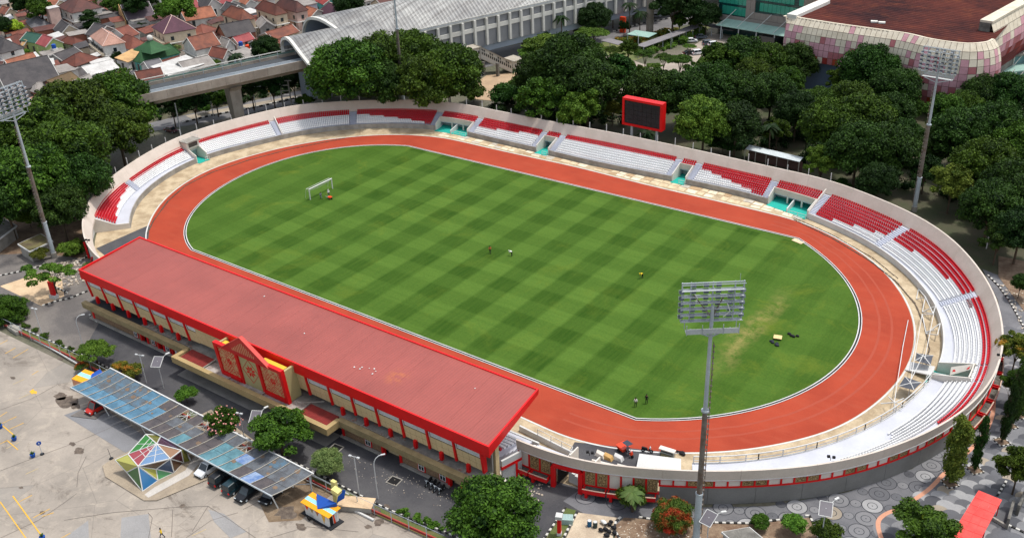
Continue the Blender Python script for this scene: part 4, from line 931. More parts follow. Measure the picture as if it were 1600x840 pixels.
# ================================================================ floodlight masts
LAMPM = M('lamp_housing', S(78, 86, 96), S(120, 128, 136), amt=.5, fine=.1, rough=.4, metal=.3)
LENS = glass('lamp_glass', (.55, .6, .62, 1), .1)
def mast(base, H, facing, label, scale=1.0, rusty=True):
 """facing: heading (rad) the lamps shine towards; rack of six columns of lamps on a tapered pole"""
 t = thing('floodlight_mast', label, 'floodlight mast', base, facing, 'tall floodlight masts at the four corners of the stadium'); L = dict(local=True)
 hb = H-12.2*scale; s = scale
 for z0, z1, r0, r1, m_ in ((0, 1.2, .62, .62, CONC), (1.2, H*.22, .46, .42, STEEL), (H*.22, H*.55, .36, .32, RUSTY if rusty else STEEL), (H*.55, H-3*s, .27, .2, STEEL)):
  part('pole', MB().cyl((0, 0, z0), (0, 0, z1), r0, r1, 12, 0), m_, t, local=True, smooth=False)
 for z in (H*.22, H*.55): part('pole_flange', MB().cyl((0, 0, z-.1), (0, 0, z+.12), .5, .5, 12), STEEL, t, local=True)
 mb = MB(); z = 2.
 while z < H-8: mb.box(.36, .62, -.16, .16, z, z+.05); z += .8
 mb.bar((.6, -.16, 2), (.45, -.16, H-8), .05).bar((.6, .16, 2), (.45, .16, H-8), .05); part('ladder', mb, RUSTY, t, local=True)
 # rack lies in the local xz plane, lamps look to +y
 W = 3.5*s; z0 = H-5.1*s; rows = [z0+.82*s*k for k in range(7)]; colx = [-W, -2.3*s, -.85*s, .8*s, 2.2*s, W]
 fr = lambda z: -.18*(z-z0)/5.6+.5      # slight lean
 for x in (-W, -2.5*s, 0, 2.5*s, W): part('rack_post', MB().bar((x, fr(z0), z0-.1), (x, fr(rows[-1]), rows[-1]+.1), .14), STEEL, t, local=True)
 for z in rows: part('rack_rail', MB().bar((-W-.1, fr(z), z), (W+.1, fr(z), z), .11, .12).bar((-W-.1, fr(z)-.5, z+.02), (W+.1, fr(z)-.5, z+.02), .07), STEEL, t, local=True)
 for k in range(6):
  g = MB(); z = rows[k]
  g.box(-W, W, fr(z)-.42, fr(z)-.12, z-.04, z-.01); part('catwalk', g, M('grating', S(186, 190, 190), S(150, 154, 156), amt=.5, fine=.15), t, local=True)
 part('work_platform', MB().box(-3*s, 3*s, -.6, .2, z0-1.2, z0-1.12).box(-3*s, 3*s, -.94, -.88, z0-1.1, z0-.4), M('grating', STEEL), t, local=True)
 for a in ((-3*s, .5), (3*s, .5), (-3*s, -.9), (3*s, -.9), (-1.2*s, -.9), (1.2*s, -.9)): part('platform_post', MB().bar((a[0], a[1], z0-1.2), (a[0], a[1], z0+.1), .08), STEEL, t, local=True)
 part('brace', MB().bar((0, 0, z0-2.1), (-2.4*s, .4, z0-1.2), .14).bar((0, 0, z0-2.1), (2.4*s, .4, z0-1.2), .14), STEEL, t, local=True)
 part('brace', MB().bar((0, 0, H-4.6*s), (-2.2*s, .1, H-1.6*s), .12).bar((0, 0, H-4.6*s), (1.2*s, .1, H-1.9*s), .12), RUSTY, t, local=True)
 if 'lampme' not in mast.__dict__:
  h = MB().box(-.25, .25, -.26, .18, -.24, .2); mast.lampme = mesh('floodlight', h, LAMPM)
  mast.lensme = mesh('lamp_lens', MB().box(-.28, .28, .181, .24, -.27, .23), LENS)
 for k, z in enumerate(rows[:6]):
  for i, x in enumerate(colx):
   if k == 5 and i in (0, 4, 5): continue
   o = bpy.data.objects.new('floodlight', mast.lampme); COL.objects.link(o); o.parent = t; o.location = (x+.3*(1 if i < 3 else -1)*(i % 5 > 0)*.4, fr(z)+.18, z+.42*s); o.rotation_euler = (-.5, 0, 0); o.scale = (s, s, s)
   q = bpy.data.objects.new('lamp_lens', mast.lensme); COL.objects.link(q); q.parent = o
 part('cable', MB().tube([(-2.2*s, -.3, H-1.2), (-1.9*s, -.45, H-1.6), (-2.*s, -.4, H-2.3)], .035, 4).tube([(1.6*s, -.3, H-2.6), (1.9*s, -.5, H-3.5), (1.2*s, -.4, H-4.3)], .06, 4), WHITE, t, local=True)
 part('lightning_rod', MB().bar((W-.6, 0, rows[-1]), (W-.6, 0, rows[-1]+1.2), .04), STEEL, t, local=True)
 return t
c0 = Vector((0, 0))
bF = G(1087, 850); bL = G(85, 402); bRt = G(1428, 330); bB = G(631, 162)
def aim(b): return math.atan2(0-b[1], 0-b[0])-math.pi/2
mast(bF, 39.3, R(37), 'nearest floodlight mast, its lamp rack standing out against the mown pitch', 1.0)
mast(bL, 37.6, R(-80), 'floodlight mast rising from the yard beside the flat roofed hut and the western grove', 1.0, True)
mast(bRt, 36.0, R(176), 'floodlight mast in front of the building tiled in cream, pink and red', 1.0)
mast((bB[0], bB[1], 0), 40, aim(bB), 'floodlight mast between the two big tree groves, its lamps above the picture edge', 1.0)
# ================================================================ scoreboard
P0 = G(980, 218); P1 = G(1043, 232)
t = thing('scoreboard', 'blank dark scoreboard screen in a thick red frame on two posts behind the far stand', 'scoreboard', (P0[0], P0[1], 0))
def GYd(px, py, P, hx, hy):
 """sight line cut with the upright plane through P with heading (hx, hy)"""
 d = CFW*CF+(px-800)*CR-(py-420)*CU; nx, ny = -hy, hx
 k = ((P[0]-CC[0])*nx+(P[1]-CC[1])*ny)/(d[0]*nx+d[1]*ny); q = CC+d*k; return Vector((float(q[0]), float(q[1]), float(q[2])))
hb = Vector((*dRn, 0)) if False else (Vector(P3(uz(1010, 240), 70))-Vector(P3(uz(1000, 240), 70))).normalized()
hx, hy = 1.0, .02
PF = Vector(P3(uz(1005, 232, 6), dR(uz(1005, 232, 6))+3.0))
A = GYd(973, 152, PF, hx, hy); B = GYd(1036, 163, PF, hx, hy); C_ = GYd(973, 194, PF, hx, hy); D_ = GYd(1034, 206, PF, hx, hy)
x0, x1 = A.x, B.x; z1 = (A.z+B.z)/2; z0 = (C_.z+D_.z)/2; y0 = PF.y
part('cabinet', MB().box(x0, x1, y0+.02, y0+1.7, z0, z1), RED, t)
fw = .55
for a in ((x0, x1, z0, z0+fw), (x0, x1, z1-fw, z1), (x0, x0+fw, z0+fw, z1-fw), (x1-fw, x1, z0+fw, z1-fw)): part('frame', MB().box(a[0], a[1], y0-.35, y0+.01, a[2], a[3]), RED, t)
SCO = M('screen_off', S(40, 42, 48), S(33, 35, 40), s1=.5, amt=.6, fine=.06, rough=.35); sw, sh = (x1-x0-2*fw-.02)/8, (z1-z0-2*fw-.02)/5
part('screen_back', MB().box(x0+fw+.01, x1-fw-.01, y0-.04, y0+.01, z0+fw+.01, z1-fw-.01), BLACK, t)
for i in range(8):
 for j in range(5): part('screen_module', MB().box(x0+fw+.03+i*sw, x0+fw-.01+(i+1)*sw, y0-.12, y0-.041, z0+fw+.03+j*sh, z0+fw-.01+(j+1)*sh), SCO, t)
for x in (x0+2.2, x1-1.8): part('post', MB().cyl((x, y0+.8, 0), (x, y0+.8, z0), .34, .34, 10), M('pole_grey', S(190, 192, 192)), t)
# ================================================================ goal, people and gear on the pitch
t = thing('football_goal', 'white football goal with a drooping net standing in the western half of the pitch', 'goal', (-50.4, -3.2, 0))
gy0, gy1, gx0 = -3.14, 4.18, -50.3
mb = MB(); mb.cyl((gx0, gy0, .02), (gx0, gy0, 2.6), .14, .14, 8); part('goal_post', mb, WHITE, t); part('goal_post', MB().cyl((gx0, gy1, .02), (gx0, gy1, 2.6), .14, .14, 8), WHITE, t)
part('crossbar', MB().cyl((gx0, gy0-.1, 2.62), (gx0, gy1+.1, 2.62), .14, .14, 8), WHITE, t)
for y in (gy0, gy1): part('net_stay', MB().bar((gx0, y, 2.6), (gx0-1.0, y, 2.5), .06).bar((gx0-1.0, y, 2.5), (gx0-1.6, y, .05), .05), WHITE, t)
part('back_bar', MB().bar((gx0-1., gy0, 2.5), (gx0-1., gy1, 2.5), .06), WHITE, t)
mb = MB()
for i in range(37):
 y = gy0+(gy1-gy0)*i/36; sag = .5*math.sin(math.pi*i/36); mb.bar((gx0-.02, y, 2.5), (gx0-.6, y, 1.9-sag*.4), .015)
for k in range(5): mb.tube([(gx0-.02-.15*k, gy0+(gy1-gy0)*i/12, 2.5-.14*k-.35*math.sin(math.pi*i/12)*k/4) for i in range(13)], .012, 3)
part('net', mb, WHITE, t, 'bunched white net', stuff=True)
PPL = {}
SKIN = M('skin_tone', S(120, 82, 60), amt=.2, fine=.05)
def person(px, py, rz, label, shirt, trousers, pose='stand', hat=None, hair=True, z=.02, world=None, s_=1.0):
 """one skinned body; shirt, trousers, skin and shoes are faces of that one surface"""
 J = {'pel': (0, 0, .95), 'wai': (0, 0, 1.1), 'che': (0, .01, 1.32), 'nek': (0, .0, 1.5), 'hd1': (0, .02, 1.6), 'hd2': (0, .02, 1.72)}
 for s, n in ((-1, 'l'), (1, 'r')):
  J['sh'+n] = (s*.19, 0, 1.43); J['hi'+n] = (s*.1, 0, .9)
  if pose == 'stand': J['el'+n] = (s*.27, -.02, 1.14); J['wr'+n] = (s*.28, .06, .9); J['kn'+n] = (s*.12, .02, .5); J['an'+n] = (s*.13, -.02, .08); J['to'+n] = (s*.15, .14, .04)
  elif pose == 'walk': J['el'+n] = (s*.25, s*.12, 1.16); J['wr'+n] = (s*.24, s*.2+.1, .95); J['kn'+n] = (s*.1, -s*.16+.06, .52); J['an'+n] = (s*.1, -s*.3-.04, .09); J['to'+n] = (s*.1, -s*.3+.12, .05)
  elif pose == 'bend': J['sh'+n] = (s*.19, .42, 1.1); J['el'+n] = (s*.24, .5, .82); J['wr'+n] = (s*.18, .55, .55); J['kn'+n] = (s*.14, .06, .5); J['an'+n] = (s*.16, -.02, .08); J['to'+n] = (s*.17, .14, .04)
  elif pose == 'sit': J['el'+n] = (s*.27, .1, 1.16); J['wr'+n] = (s*.22, .4, 1.1); J['kn'+n] = (s*.2, .42, .85); J['an'+n] = (s*.2, .4, .42); J['to'+n] = (s*.2, .56, .4)
  w_ = Vector(J['wr'+n]); e_ = Vector(J['el'+n]); J['ha'+n] = tuple(w_+(w_-e_).normalized()*.1)
 if pose == 'bend': J['wai'] = (0, .12, 1.04); J['che'] = (0, .34, 1.12); J['nek'] = (0, .5, 1.16); J['hd1'] = (0, .58, 1.16); J['hd2'] = (0, .68, 1.12)
 E_ = [('pel', 'wai'), ('wai', 'che'), ('che', 'nek'), ('nek', 'hd1'), ('hd1', 'hd2')]
 for n in 'lr': E_ += [('che', 'sh'+n), ('sh'+n, 'el'+n), ('el'+n, 'wr'+n), ('wr'+n, 'ha'+n), ('pel', 'hi'+n), ('hi'+n, 'kn'+n), ('kn'+n, 'an'+n), ('an'+n, 'to'+n)]
 rad = {'pel': .15, 'wai': .14, 'che': .165, 'nek': .06, 'hd1': .095, 'hd2': .09, 'sh': .075, 'el': .05, 'wr': .036, 'ha': .045, 'hi': .1, 'kn': .07, 'an': .05, 'to': .045}
 ks = list(J); me = bpy.data.meshes.new('body'); me.from_pydata([J[k] for k in ks], [(ks.index(a), ks.index(b_)) for a, b_ in E_], []); me.update()
 tmp = bpy.data.objects.new('tmp', me); COL.objects.link(tmp); md = tmp.modifiers.new('s', 'SKIN'); md.use_smooth_shade = True
 for i, k in enumerate(ks):
  v = me.skin_vertices[0].data[i]; r = rad.get(k, rad.get(k[:2], .06)); v.radius = (r, r); v.use_root = (k == 'pel')
 sb = tmp.modifiers.new('b', 'SUBSURF'); sb.levels = 1; sb.render_levels = 1
 dg = bpy.context.evaluated_depsgraph_get(); m2 = bpy.data.meshes.new_from_object(tmp.evaluated_get(dg)); bpy.data.objects.remove(tmp)
 pts = [(k, Vector(J[k])) for k in ks]; m2.materials.clear()
 for m_ in (shirt, trousers, SKIN, BLACK): m2.materials.append(m_)
 for f in m2.polygons:
  c_ = f.center; k = min(pts, key=lambda q: (q[1]-c_).length)[0]
  f.material_index = 2 if k[:2] in ('hd', 'ha', 'wr', 'ne') else 3 if k[:2] in ('to', 'an') else 1 if k[:2] in ('pe', 'hi', 'kn') else 0
 loc = G(px, py, z) if world is None else world
 t = thing('person', label, 'person', loc, rz); t.scale = (s_,)*3
 o = bpy.data.objects.new('body', m2); COL.objects.link(o); o.parent = t
 h = Vector(J['hd2']); part('hat' if hat else 'hair', MB().sphere(h+Vector((0, -.01, .03)), .115 if not hat else .14, 0, 8, 5, 1, 1, .8), hat or BLACK, t, local=True, smooth=True)
 # a face: nose and eyes, at true size
 hd = Vector(J['hd1'])*.5+h*.5; fx = Vector((0, .1, 0)) if pose != 'bend' else Vector((0, .03, -.1))
 part('nose', MB().obox(tuple(hd+fx+Vector((0, 0, -.02))), (.025, .03, .035)), SKIN, t, local=True)
 for s in (-1, 1): part('eye', MB().obox(tuple(hd+fx*.95+Vector((s*.032, 0, .025))), (.018, .014, .012)), BLACK, t, local=True)
 return t
C_WH = M('cloth_white', S(222, 222, 218), amt=.2); C_BK = M('cloth_black', S(28, 28, 32), amt=.2); C_YE = M('cloth_yellow', S(226, 190, 40), amt=.2); C_GY = M('cloth_grey', S(110, 116, 126), amt=.2)
C_OR = M('cloth_orange', S(200, 104, 60), amt=.2); C_NV = M('cloth_navy', S(40, 48, 70), amt=.2)
person(502, 311, 1.2, 'person in grey work clothes standing at the goal mouth', C_GY, C_GY, 'walk')
person(514, 307, -2., 'person in white shirt and dark trousers beside the goal, behind the barrow', C_WH, C_NV, 'stand', hat=C_WH)
person(766, 396, .6, 'person in orange top and black trousers walking near the middle of the pitch', C_OR, C_BK, 'walk')
person(800, 400, 1.7, 'person in white bending down in the middle of the pitch', C_WH, C_BK, 'bend', hat=C_WH)
person(1004, 434, 2.6, 'person in yellow stooping alone in the eastern half of the pitch', C_YE, C_BK, 'bend', hat=M('cap_yellow', S(230, 196, 50)))
person(993, 635, .3, 'person in white shirt at the near corner of the pitch', C_WH, C_BK, 'stand')
person(1010, 630, .2, 'person in all black beside the one in white at the near corner of the pitch', C_BK, C_BK, 'stand')
person(254, 840, 2.3, 'person in yellow jacket walking across the car park', C_YE, C_NV, 'walk', z=0)
p = G(516, 311)
t = thing('wheelbarrow', 'small orange barrow of clippings on the grass by the goal', 'wheelbarrow', p)
part('tray', MB().hexa([(-.3, -.25, .3), (.3, -.25, .3), (.3, .25, .3), (-.3, .25, .3)], [(-.5, -.38, .62), (.5, -.38, .62), (.5, .38, .62), (-.5, .38, .62)]), ORANGE, t, local=True)
part('wheel', MB().cyl((.55, -.05, .2), (.55, .05, .2), .2, .2, 10), BLACK, t, local=True); part('handle', MB().bar((-.3, -.25, .35), (-1.1, -.3, .6), .05).bar((-.3, .25, .35), (-1.1, .3, .6), .05).bar((-.4, -.22, .0), (-.3, -.22, .35), .05).bar((-.4, .22, 0), (-.3, .22, .35), .05), STEEL, t, local=True)
p = G(1215, 529); t = thing('board', 'pale yellow square board lying on the east half of the pitch', 'board', p, .3)
part('sheet', MB().box(-.7, .7, -.6, .6, .35, .42), M('ply_board', S(230, 196, 140), amt=.3), t, local=True)
for a in ((-.5, -.4), (.5, -.4), (.5, .4), (-.5, .4)): part('leg', MB().bar((a[0], a[1], 0), (a[0], a[1], .35), .06), DARK, t, local=True)
def heap(px, py, w_, label, cat, mat, seed, name='bag', n=7, h=.35, grp=None):
 r_ = random.Random(seed); p = G(px, py, .02); t = thing(name, label, cat, p, 0, grp)
 for i in range(n): part('fold', MB().sphere((r_.uniform(-w_, w_), r_.uniform(-w_, w_)*.5, h*.45), r_.uniform(.18, .34), 0, 7, 5, 1.3, .9, .8), mat, t, local=True, smooth=True)
heap(1211, 537, .9, 'dark groundsheet bundled on the grass just left of the yellow board', 'tarpaulin', M('cloth_darkblue', S(44, 48, 60)), 1, 'tarpaulin')
heap(1238, 525, .8, 'black and white kit bag lying open on the grass right of the yellow board', 'bag', C_BK, 2)
p = G(1247, 377); single('sand_mat', MB().obox((p[0], p[1], .03), (2.4, 1.2, .05), -.3), M('pale_sand', S(226, 196, 158)), 'small patch of pale sand spilled at the north corner of the track kerb', 'sand')
# ================================================================ white frames, long pole, ramp at the eastern apron
def bars(name, label, cat, segs_, r=.07, mat=WHITE, grp=None, extra=None):
 ps = [(Vector(G(a[0], a[1], a[2])), Vector(G(b_[0], b_[1], b_[2]))) for a, b_ in segs_]
 base = ps[0][0]; t = thing(name, label, cat, (base.x, base.y, 0), 0, grp)
 for a, b_ in ps: part('bar', MB().bar(a, b_, r*2), mat, t)
 if extra: extra(t)
 return t
bars('lattice_frame', 'white lattice frame leaning on the apron wall, the northern one of two', 'frame', [((1435, 451, .1), (1432, 467, .1)), ((1435, 451, .1), (1446, 464, 1.2)), ((1432, 467, .1), (1446, 464, 1.2)), ((1446, 464, 1.2), (1441, 487, .1)), ((1441, 487, .1), (1462, 478, 1.3)), ((1441, 487, .1), (1458, 490, 1.3)), ((1446, 464, 1.2), (1458, 490, 1.3)), ((1462, 478, 1.3), (1458, 490, 1.3)), ((1441, 491, .1), (1459, 491, 1.3))], .07)
bars('lattice_frame', 'white lattice frame on the apron, south of the other and nearer the ramp', 'frame', [((1441, 492, .1), (1447, 521, .1)), ((1447, 521, .1), (1465, 523, 1.2)), ((1465, 523, 1.2), (1469, 505, 1.3)), ((1447, 521, .1), (1469, 505, 1.3)), ((1447, 518, .3), (1460, 515, .9))], .07)
bars('steel_gantry', 'pair of long thin white rails propped over the apron towards the dark canopies', 'rail', [((1441, 490, 1.2), (1428, 565, 2.2)), ((1459, 490, 1.2), (1445, 560, 2.6)), ((1428, 565, 2.2), (1422, 600, 2.4)), ((1443, 553, 2.6), (1424, 592, 2.4))], .05)
t = bars('long_pole', 'long thin white pole lying bent across the outer lanes of the track', 'pole', [((1419, 500, .1), (1411, 540, .6)), ((1411, 540, .6), (1404, 585, 1.0)), ((1404, 585, 1.0), (1397, 630, 1.6)), ((1397, 630, 1.6), (1395, 648, .2))], .055)
CANV = M('grey_canopy_cloth', S(82, 86, 94), S(66, 70, 78), amt=.4)
def parasol(c_, hub, pts, label):
 hubp = Vector(G(hub[0], hub[1], 2.5)); t = thing('canopy', label, 'canopy', (hubp.x, hubp.y, 0), 0, 'small canopies on white ribs by the ramp')
 q = [Vector(G(x, y, 2.0)) for x, y in pts]
 for i in range(len(q)):
  part('rib', MB().bar(q[i], hubp, .12), WHITE, t)
  if c_: part('cloth', MB().face([q[i], q[(i+1) % len(q)], hubp]), CANV, t)
 part('post', MB().bar((hubp.x, hubp.y, 0), hubp, .12), WHITE, t)
parasol(True, (1443, 556), [(1432, 551), (1458, 555), (1454, 570), (1430, 563)], 'dark grey canopy on white ribs just above the white ramp')
parasol(True, (1423, 598), [(1414, 588), (1440, 597), (1428, 609), (1404, 603)], 'dark grey canopy on white ribs just below the white ramp')
parasol(False, (1398, 628), [(1388, 619), (1412, 622), (1413, 634), (1398, 640), (1376, 630)], 'bare white ribs of a canopy, nearest the long curved railing')
q = [Vector(G(1420, 564, .2)), Vector(G(1461, 572, 1.2)), Vector(G(1457, 586, 1.2)), Vector(G(1414, 577, .2))]
o = single('ramp', MB().hexa([v-Vector((0, 0, .2)) for v in q], q), WHITE, 'flat white ramp bridging from the track to the east terrace walkway', 'ramp')
# mural-like red marks on the portal cheek (loose red shapes on a pale board)
t = thing('portal_board', 'pale board with red marks standing over the teal portal on the east terrace', 'board', tuple(G(1488, 585, 1.2)[:2])+(0,))
a, b_, c_, d_ = G(1484, 586, 1.3), G(1516, 577, 2.6), Vector(G(1521, 568, 3.4)), Vector(G(1486, 573, 2.3))
a = Vector(a); b_ = Vector(b_); off = Vector((.05, .05, 0))
part('board', MB().hexa([a, b_, b_+off*3, a+off*3], [d_, c_, c_+off*3, d_+off*3]), CREAMP, t)
def lerp4(s, u): return (a*(1-s)+b_*s)*(1-u)+(d_*(1-s)+c_*s)*u
for (s0, s1, u0, u1) in ((.1, .24, .35, .62), (.2, .32, .28, .42), (.38, .47, .35, .62), (.78, .93, .2, .6), (.83, .9, .6, .78), (.55, .6, .35, .5)):
 part('red_mark', MB().face([lerp4(s0, u0)-off*.3, lerp4(s1, u0)-off*.3, lerp4(s1-.03, u1)-off*.3, lerp4(s0+.02, u1)-off*.3]), RED, t)
# ================================================================ car park and near street
def smat(name, c): return M(name, c, amt=.15, fine=.04, rough=.3, spec=.5)
def car(label, loc, rz, paint, kind='car', group=None, name='parked_car'):
 """body by stations along the length; kind: car, van, suv"""
 L, W, H = {'car': (4.2, 1.72, 1.46), 'suv': (4.4, 1.78, 1.68), 'van': (4.3, 1.7, 1.85)}[kind]
 t = thing(name, label, 'car', loc, rz, group); h = L/2
 bz = .92 if kind != 'car' else .82
 prof = [(-h, .35, .72), (-h+.12, .3, .86), (-h+.9, .28, bz), (0, .27, bz+.02), (h-.95, .28, bz), (h-.15, .3, .74), (h, .36, .6)]
 mb = MB()
 A_, B_ = [], []
 secs = []
 for x, z0, z1 in prof:
  w_ = W/2*(1-.1*(abs(x)/h)**4); secs.append([(x, -w_, z0), (x, w_, z0), (x, w_*1.0, (z0+z1)/2), (x, w_*.94, z1), (x, -w_*.94, z1), (x, -w_, (z0+z1)/2)])
 n0 = len(mb.v)
 for s_ in secs: mb.v += s_
 for i in range(len(secs)-1):
  for j in range(6): a = n0+i*6+j; c = n0+i*6+(j+1) % 6; mb.f.append((a, c, c+6, a+6)); mb.m.append(0)
 mb.f.append(tuple(range(n0, n0+6))); mb.m.append(0); mb.f.append(tuple(range(n0+36, n0+42))[::-1]); mb.m.append(0)
 part('body', mb, paint, t, local=True)
 cb = {'car': (-1.55, -.95, .55, 1.15), 'suv': (-2.0, -1.75, .55, 1.2), 'van': (-2.05, -1.85, .85, 1.4)}[kind]
 w0, w1 = W/2*.9, W/2*.74
 part('windows', MB().hexa([(cb[0], -w0, bz), (cb[3], -w0, bz), (cb[3], w0, bz), (cb[0], w0, bz)], [(cb[1], -w1, H-.05), (cb[2], -w1, H-.05), (cb[2], w1, H-.05), (cb[1], w1, H-.05)]), DARKGLASS, t, local=True)
 part('roof', MB().hexa([(cb[1]-.05, -w1-.02, H-.06), (cb[2]+.03, -w1-.02, H-.06), (cb[2]+.03, w1+.02, H-.06), (cb[1]-.05, w1+.02, H-.06)], [(cb[1]+.08, -w1+.1, H), (cb[2]-.1, -w1+.1, H), (cb[2]-.1, w1-.1, H), (cb[1]+.08, w1-.1, H)]), paint, t, local=True)
 mb = MB()
 for s_ in (-1, 1):
  for a, c in (((cb[3], s_*w0*1.005, bz), (cb[2], s_*w1*1.01, H-.05)), ((cb[0], s_*w0*1.005, bz), (cb[1], s_*w1*1.01, H-.05)), (((cb[0]+cb[3])/2, s_*w0*1.01, bz), ((cb[1]+cb[2])/2, s_*w1*1.02, H-.05))): mb.bar(a, c, .07)
 part('pillar', mb, paint, t, local=True)
 for x in (-h+.82, h-.8):
  for s_ in (-1, 1):
   w_ = part('wheel', MB().cyl((x, s_*(W/2-.2), .32), (x, s_*(W/2+.01), .32), .32, .32, 12), BLACK, t, local=True)
   part('rim', MB().cyl((x, s_*(W/2+.0), .32), (x, s_*(W/2+.025), .32), .19, .19, 8), STEEL, w_, local=True)
 for s_ in (-1, 1):
  part('headlight', MB().box(h-.14, h-.01, s_*.62-.17, s_*.62+.17, .6, .72), LENS, t, local=True); part('tail_light', MB().box(-h-.01, -h+.1, s_*.68-.12, s_*.68+.12, .62, .84), RED, t, local=True)
 part('bumper', MB().box(h-.06, h+.04, -.7, .7, .34, .48), DARK, t, local=True)
 return t
PW, PB, PR, PG = smat('car_white', S(220, 222, 224)), smat('car_black', S(24, 26, 30)), smat('car_red', S(190, 40, 26)), smat('car_dark_teal', S(26, 50, 58))
PGY = smat('car_grey', S(92, 100, 108))
def on(px, py, z=0): return G(px, py, z)
def onc(px, py): q = G(px, py); return (q[0], q[1]-1.3, 0)
CD = math.atan2(-1, .05)     # noses point towards the open car park
car('red car poking out from under the blue western end of the carport', onc(166, 632), CD, PR, 'van', 'cars parked under the carport')
car('white car parked under the carport beside the coloured glass pavilion', onc(338, 727), CD, PW, 'suv', 'cars parked under the carport')
car('black van under the carport right next to the white car', onc(360, 742), CD+math.pi, PB, 'van', 'cars parked under the carport')
car('dark teal van under the carport between the two black vehicles', onc(381, 754), CD+math.pi, PG, 'van', 'cars parked under the carport')
car('black car with a white grille under the carport, nearest its last slanting pole', onc(401, 764), CD, PB, 'suv', 'cars parked under the carport')
car('black saloon car sticking out at the eastern end of the carport', onc(436, 768), CD+.12, PB, 'car', 'cars parked under the carport')
YG = 'cars parked in the hotel yard'
car('white car parked in the yard beside the dark one at the walkway', on(1080, 66), 2.0-1.3, PW, 'car', YG); car('dark car parked closest to the hotel canopy', on(1095, 60), .7, PGY, 'car', YG)
car('grey car parked beside the white one behind the round tree', on(1107, 70), .9, PGY, 'suv', YG); car('white people carrier at the edge of the dark grove', on(1116, 72), .9, PW, 'suv', YG)
car('black car parked behind the small tree in the yard', on(1077, 85), .8, PB, 'car', YG); car('white car parked beside the black one behind the small tree', on(1091, 85), .9, PW, 'suv', YG)
car('silver car driving on the far road beneath the tall viaduct piers', on(1025, 27), .1, smat('car_silver', S(170, 176, 184)), 'car', None, 'moving_car')
car('dark car standing in the shade under the stair building', on(745, 119), 1.0, PB, 'car', None)
car('dark red car driving on the main road below the viaduct', on(268, 206), .1, smat('car_maroon', S(90, 34, 40)), 'car', None, 'moving_car')
# --- carport with its patched sheets
CPZ0, CPZ1 = 2.7, 3.4
t = thing('carport', 'long carport roofed with patched faded blue and grey sheets over parked cars', 'carport', (0, -78, 0))
a0, a1 = Vector(G(110, 605, CPZ0)), Vector(G(425, 775, CPZ0)); b0, b1 = Vector(G(172, 575, CPZ1)), Vector(G(490, 740, CPZ1))
SHB = [M('sheet_%s' % n, S(*c), S(*c2), s1=.7, s2=3, amt=.75, fine=.14, ribs=(0, .35, .12)) for n, c, c2 in (('blue', (88, 128, 152), (66, 98, 118)), ('teal', (94, 136, 146), (68, 102, 112)), ('grey', (88, 82, 82), (66, 64, 68)), ('darkgrey', (84, 86, 90), (106, 112, 118)), ('pale', (140, 158, 184), (60, 100, 158)), ('weathered', (84, 110, 128), (88, 80, 72)))]
NB = 21
patt = [(0, 5, 5), (0, 5, 5), (0, 5, 5), (0, 5, 5), (0, 5, 5), (0, 5, 0), (0, 0, 0), (0, 0, 2), (2, 2, 2), (2, 3, 2), (2, 3, 2), (1, 3, 3), (2, 2, 3), (2, 2, 3), (1, 1, 3), (1, 1, 3), (1, 4, 3), (2, 3, 3), (4, 3, 5), (2, 3, 3), (3, 3, 3)]
def cp(s, v, dz=0):
 A = a0.lerp(a1, s); B = b0.lerp(b1, s); p = A.lerp(B, v); p.z += -.35*math.sin(math.pi*v)*.6+dz; return p
HOLES = {(9, 2), (11, 2), (15, 2)}
for i in range(NB):
 s0, s1 = i/NB, (i+1)/NB
 for j, (v0, v1) in enumerate(((0, .38), (.38, .68), (.68, 1))):
  if (i, j) in HOLES:
   part('open_batten', MB().bar(cp(s0, v0), cp(s1, v1), .07).bar(cp(s1, v0), cp(s0, v1), .07).bar(cp((s0+s1)/2, v0), cp((s0+s1)/2, v1), .06), WHITE, t); continue
  vs = np.linspace(v0+.004, v1-.004, 4); e = .002
  mb = MB().strip([cp(s0+e, v, .02) for v in vs], [cp(s1-e, v, .02) for v in vs]).strip([cp(s1-e, v, -.01) for v in vs], [cp(s0+e, v, -.01) for v in vs])
  part('roof_sheet', mb, SHB[patt[i][j]], t)
for i in range(NB+1):
 mb = MB(); pts = [cp(min(max(i/NB, .002), .998), v, .07) for v in np.linspace(0, 1, 5)]
 for p, q in zip(pts[:-1], pts[1:]): mb.bar(p, q, .09)
 part('batten', mb, M('batten_pale', S(176, 170, 158), amt=.5), t)
part('edge_beam', MB().bar(cp(0, 0, 0), cp(1, 0, 0), .16, .2), STEEL, t); part('edge_beam', MB().bar(cp(0, 1, .05), cp(1, 1, .05), .2, .2), WHITE, t); part('edge_beam', MB().bar(cp(0, .5, -.1), cp(1, .5, -.1), .12), STEEL, t)
for s in (.165, .37, .59, .81, .985):
 f = cp(s, .05); g = cp(s, .97); part('slanting_pole', MB().bar((f.x+.5, f.y+.4, 0), f, .14), WHITE, t); part('rear_pole', MB().bar((g.x, g.y, 0), g, .16), STEEL, t); part('cross_brace', MB().bar((g.x, g.y, 1.4), cp(s, .5, -.1), .1), STEEL, t)
mb = MB(); r_ = random.Random(4)
PATCH = M('rust_patch', S(122, 102, 84), S(92, 78, 66), amt=.6, fine=.2)
mb = MB()
for i in range(30):
 s, v = r_.random(), r_.uniform(.6, .97) if i < 22 else r_.uniform(.2, .6); p = cp(s, v, .045); n = 8; rr = r_.uniform(.2, .5)
 mb.face([(p.x+rr*math.cos(k*math.pi/4)*r_.uniform(.8, 1.3), p.y+rr*.8*math.sin(k*math.pi/4), cp(s, min(1, max(0, v+rr*.8*math.sin(k*math.pi/4)/5.5)), .05).z) for k in range(8)])
part('leaf_litter', mb, PATCH, t, 'brown leaf litter in round patches on the sheets', stuff=True)
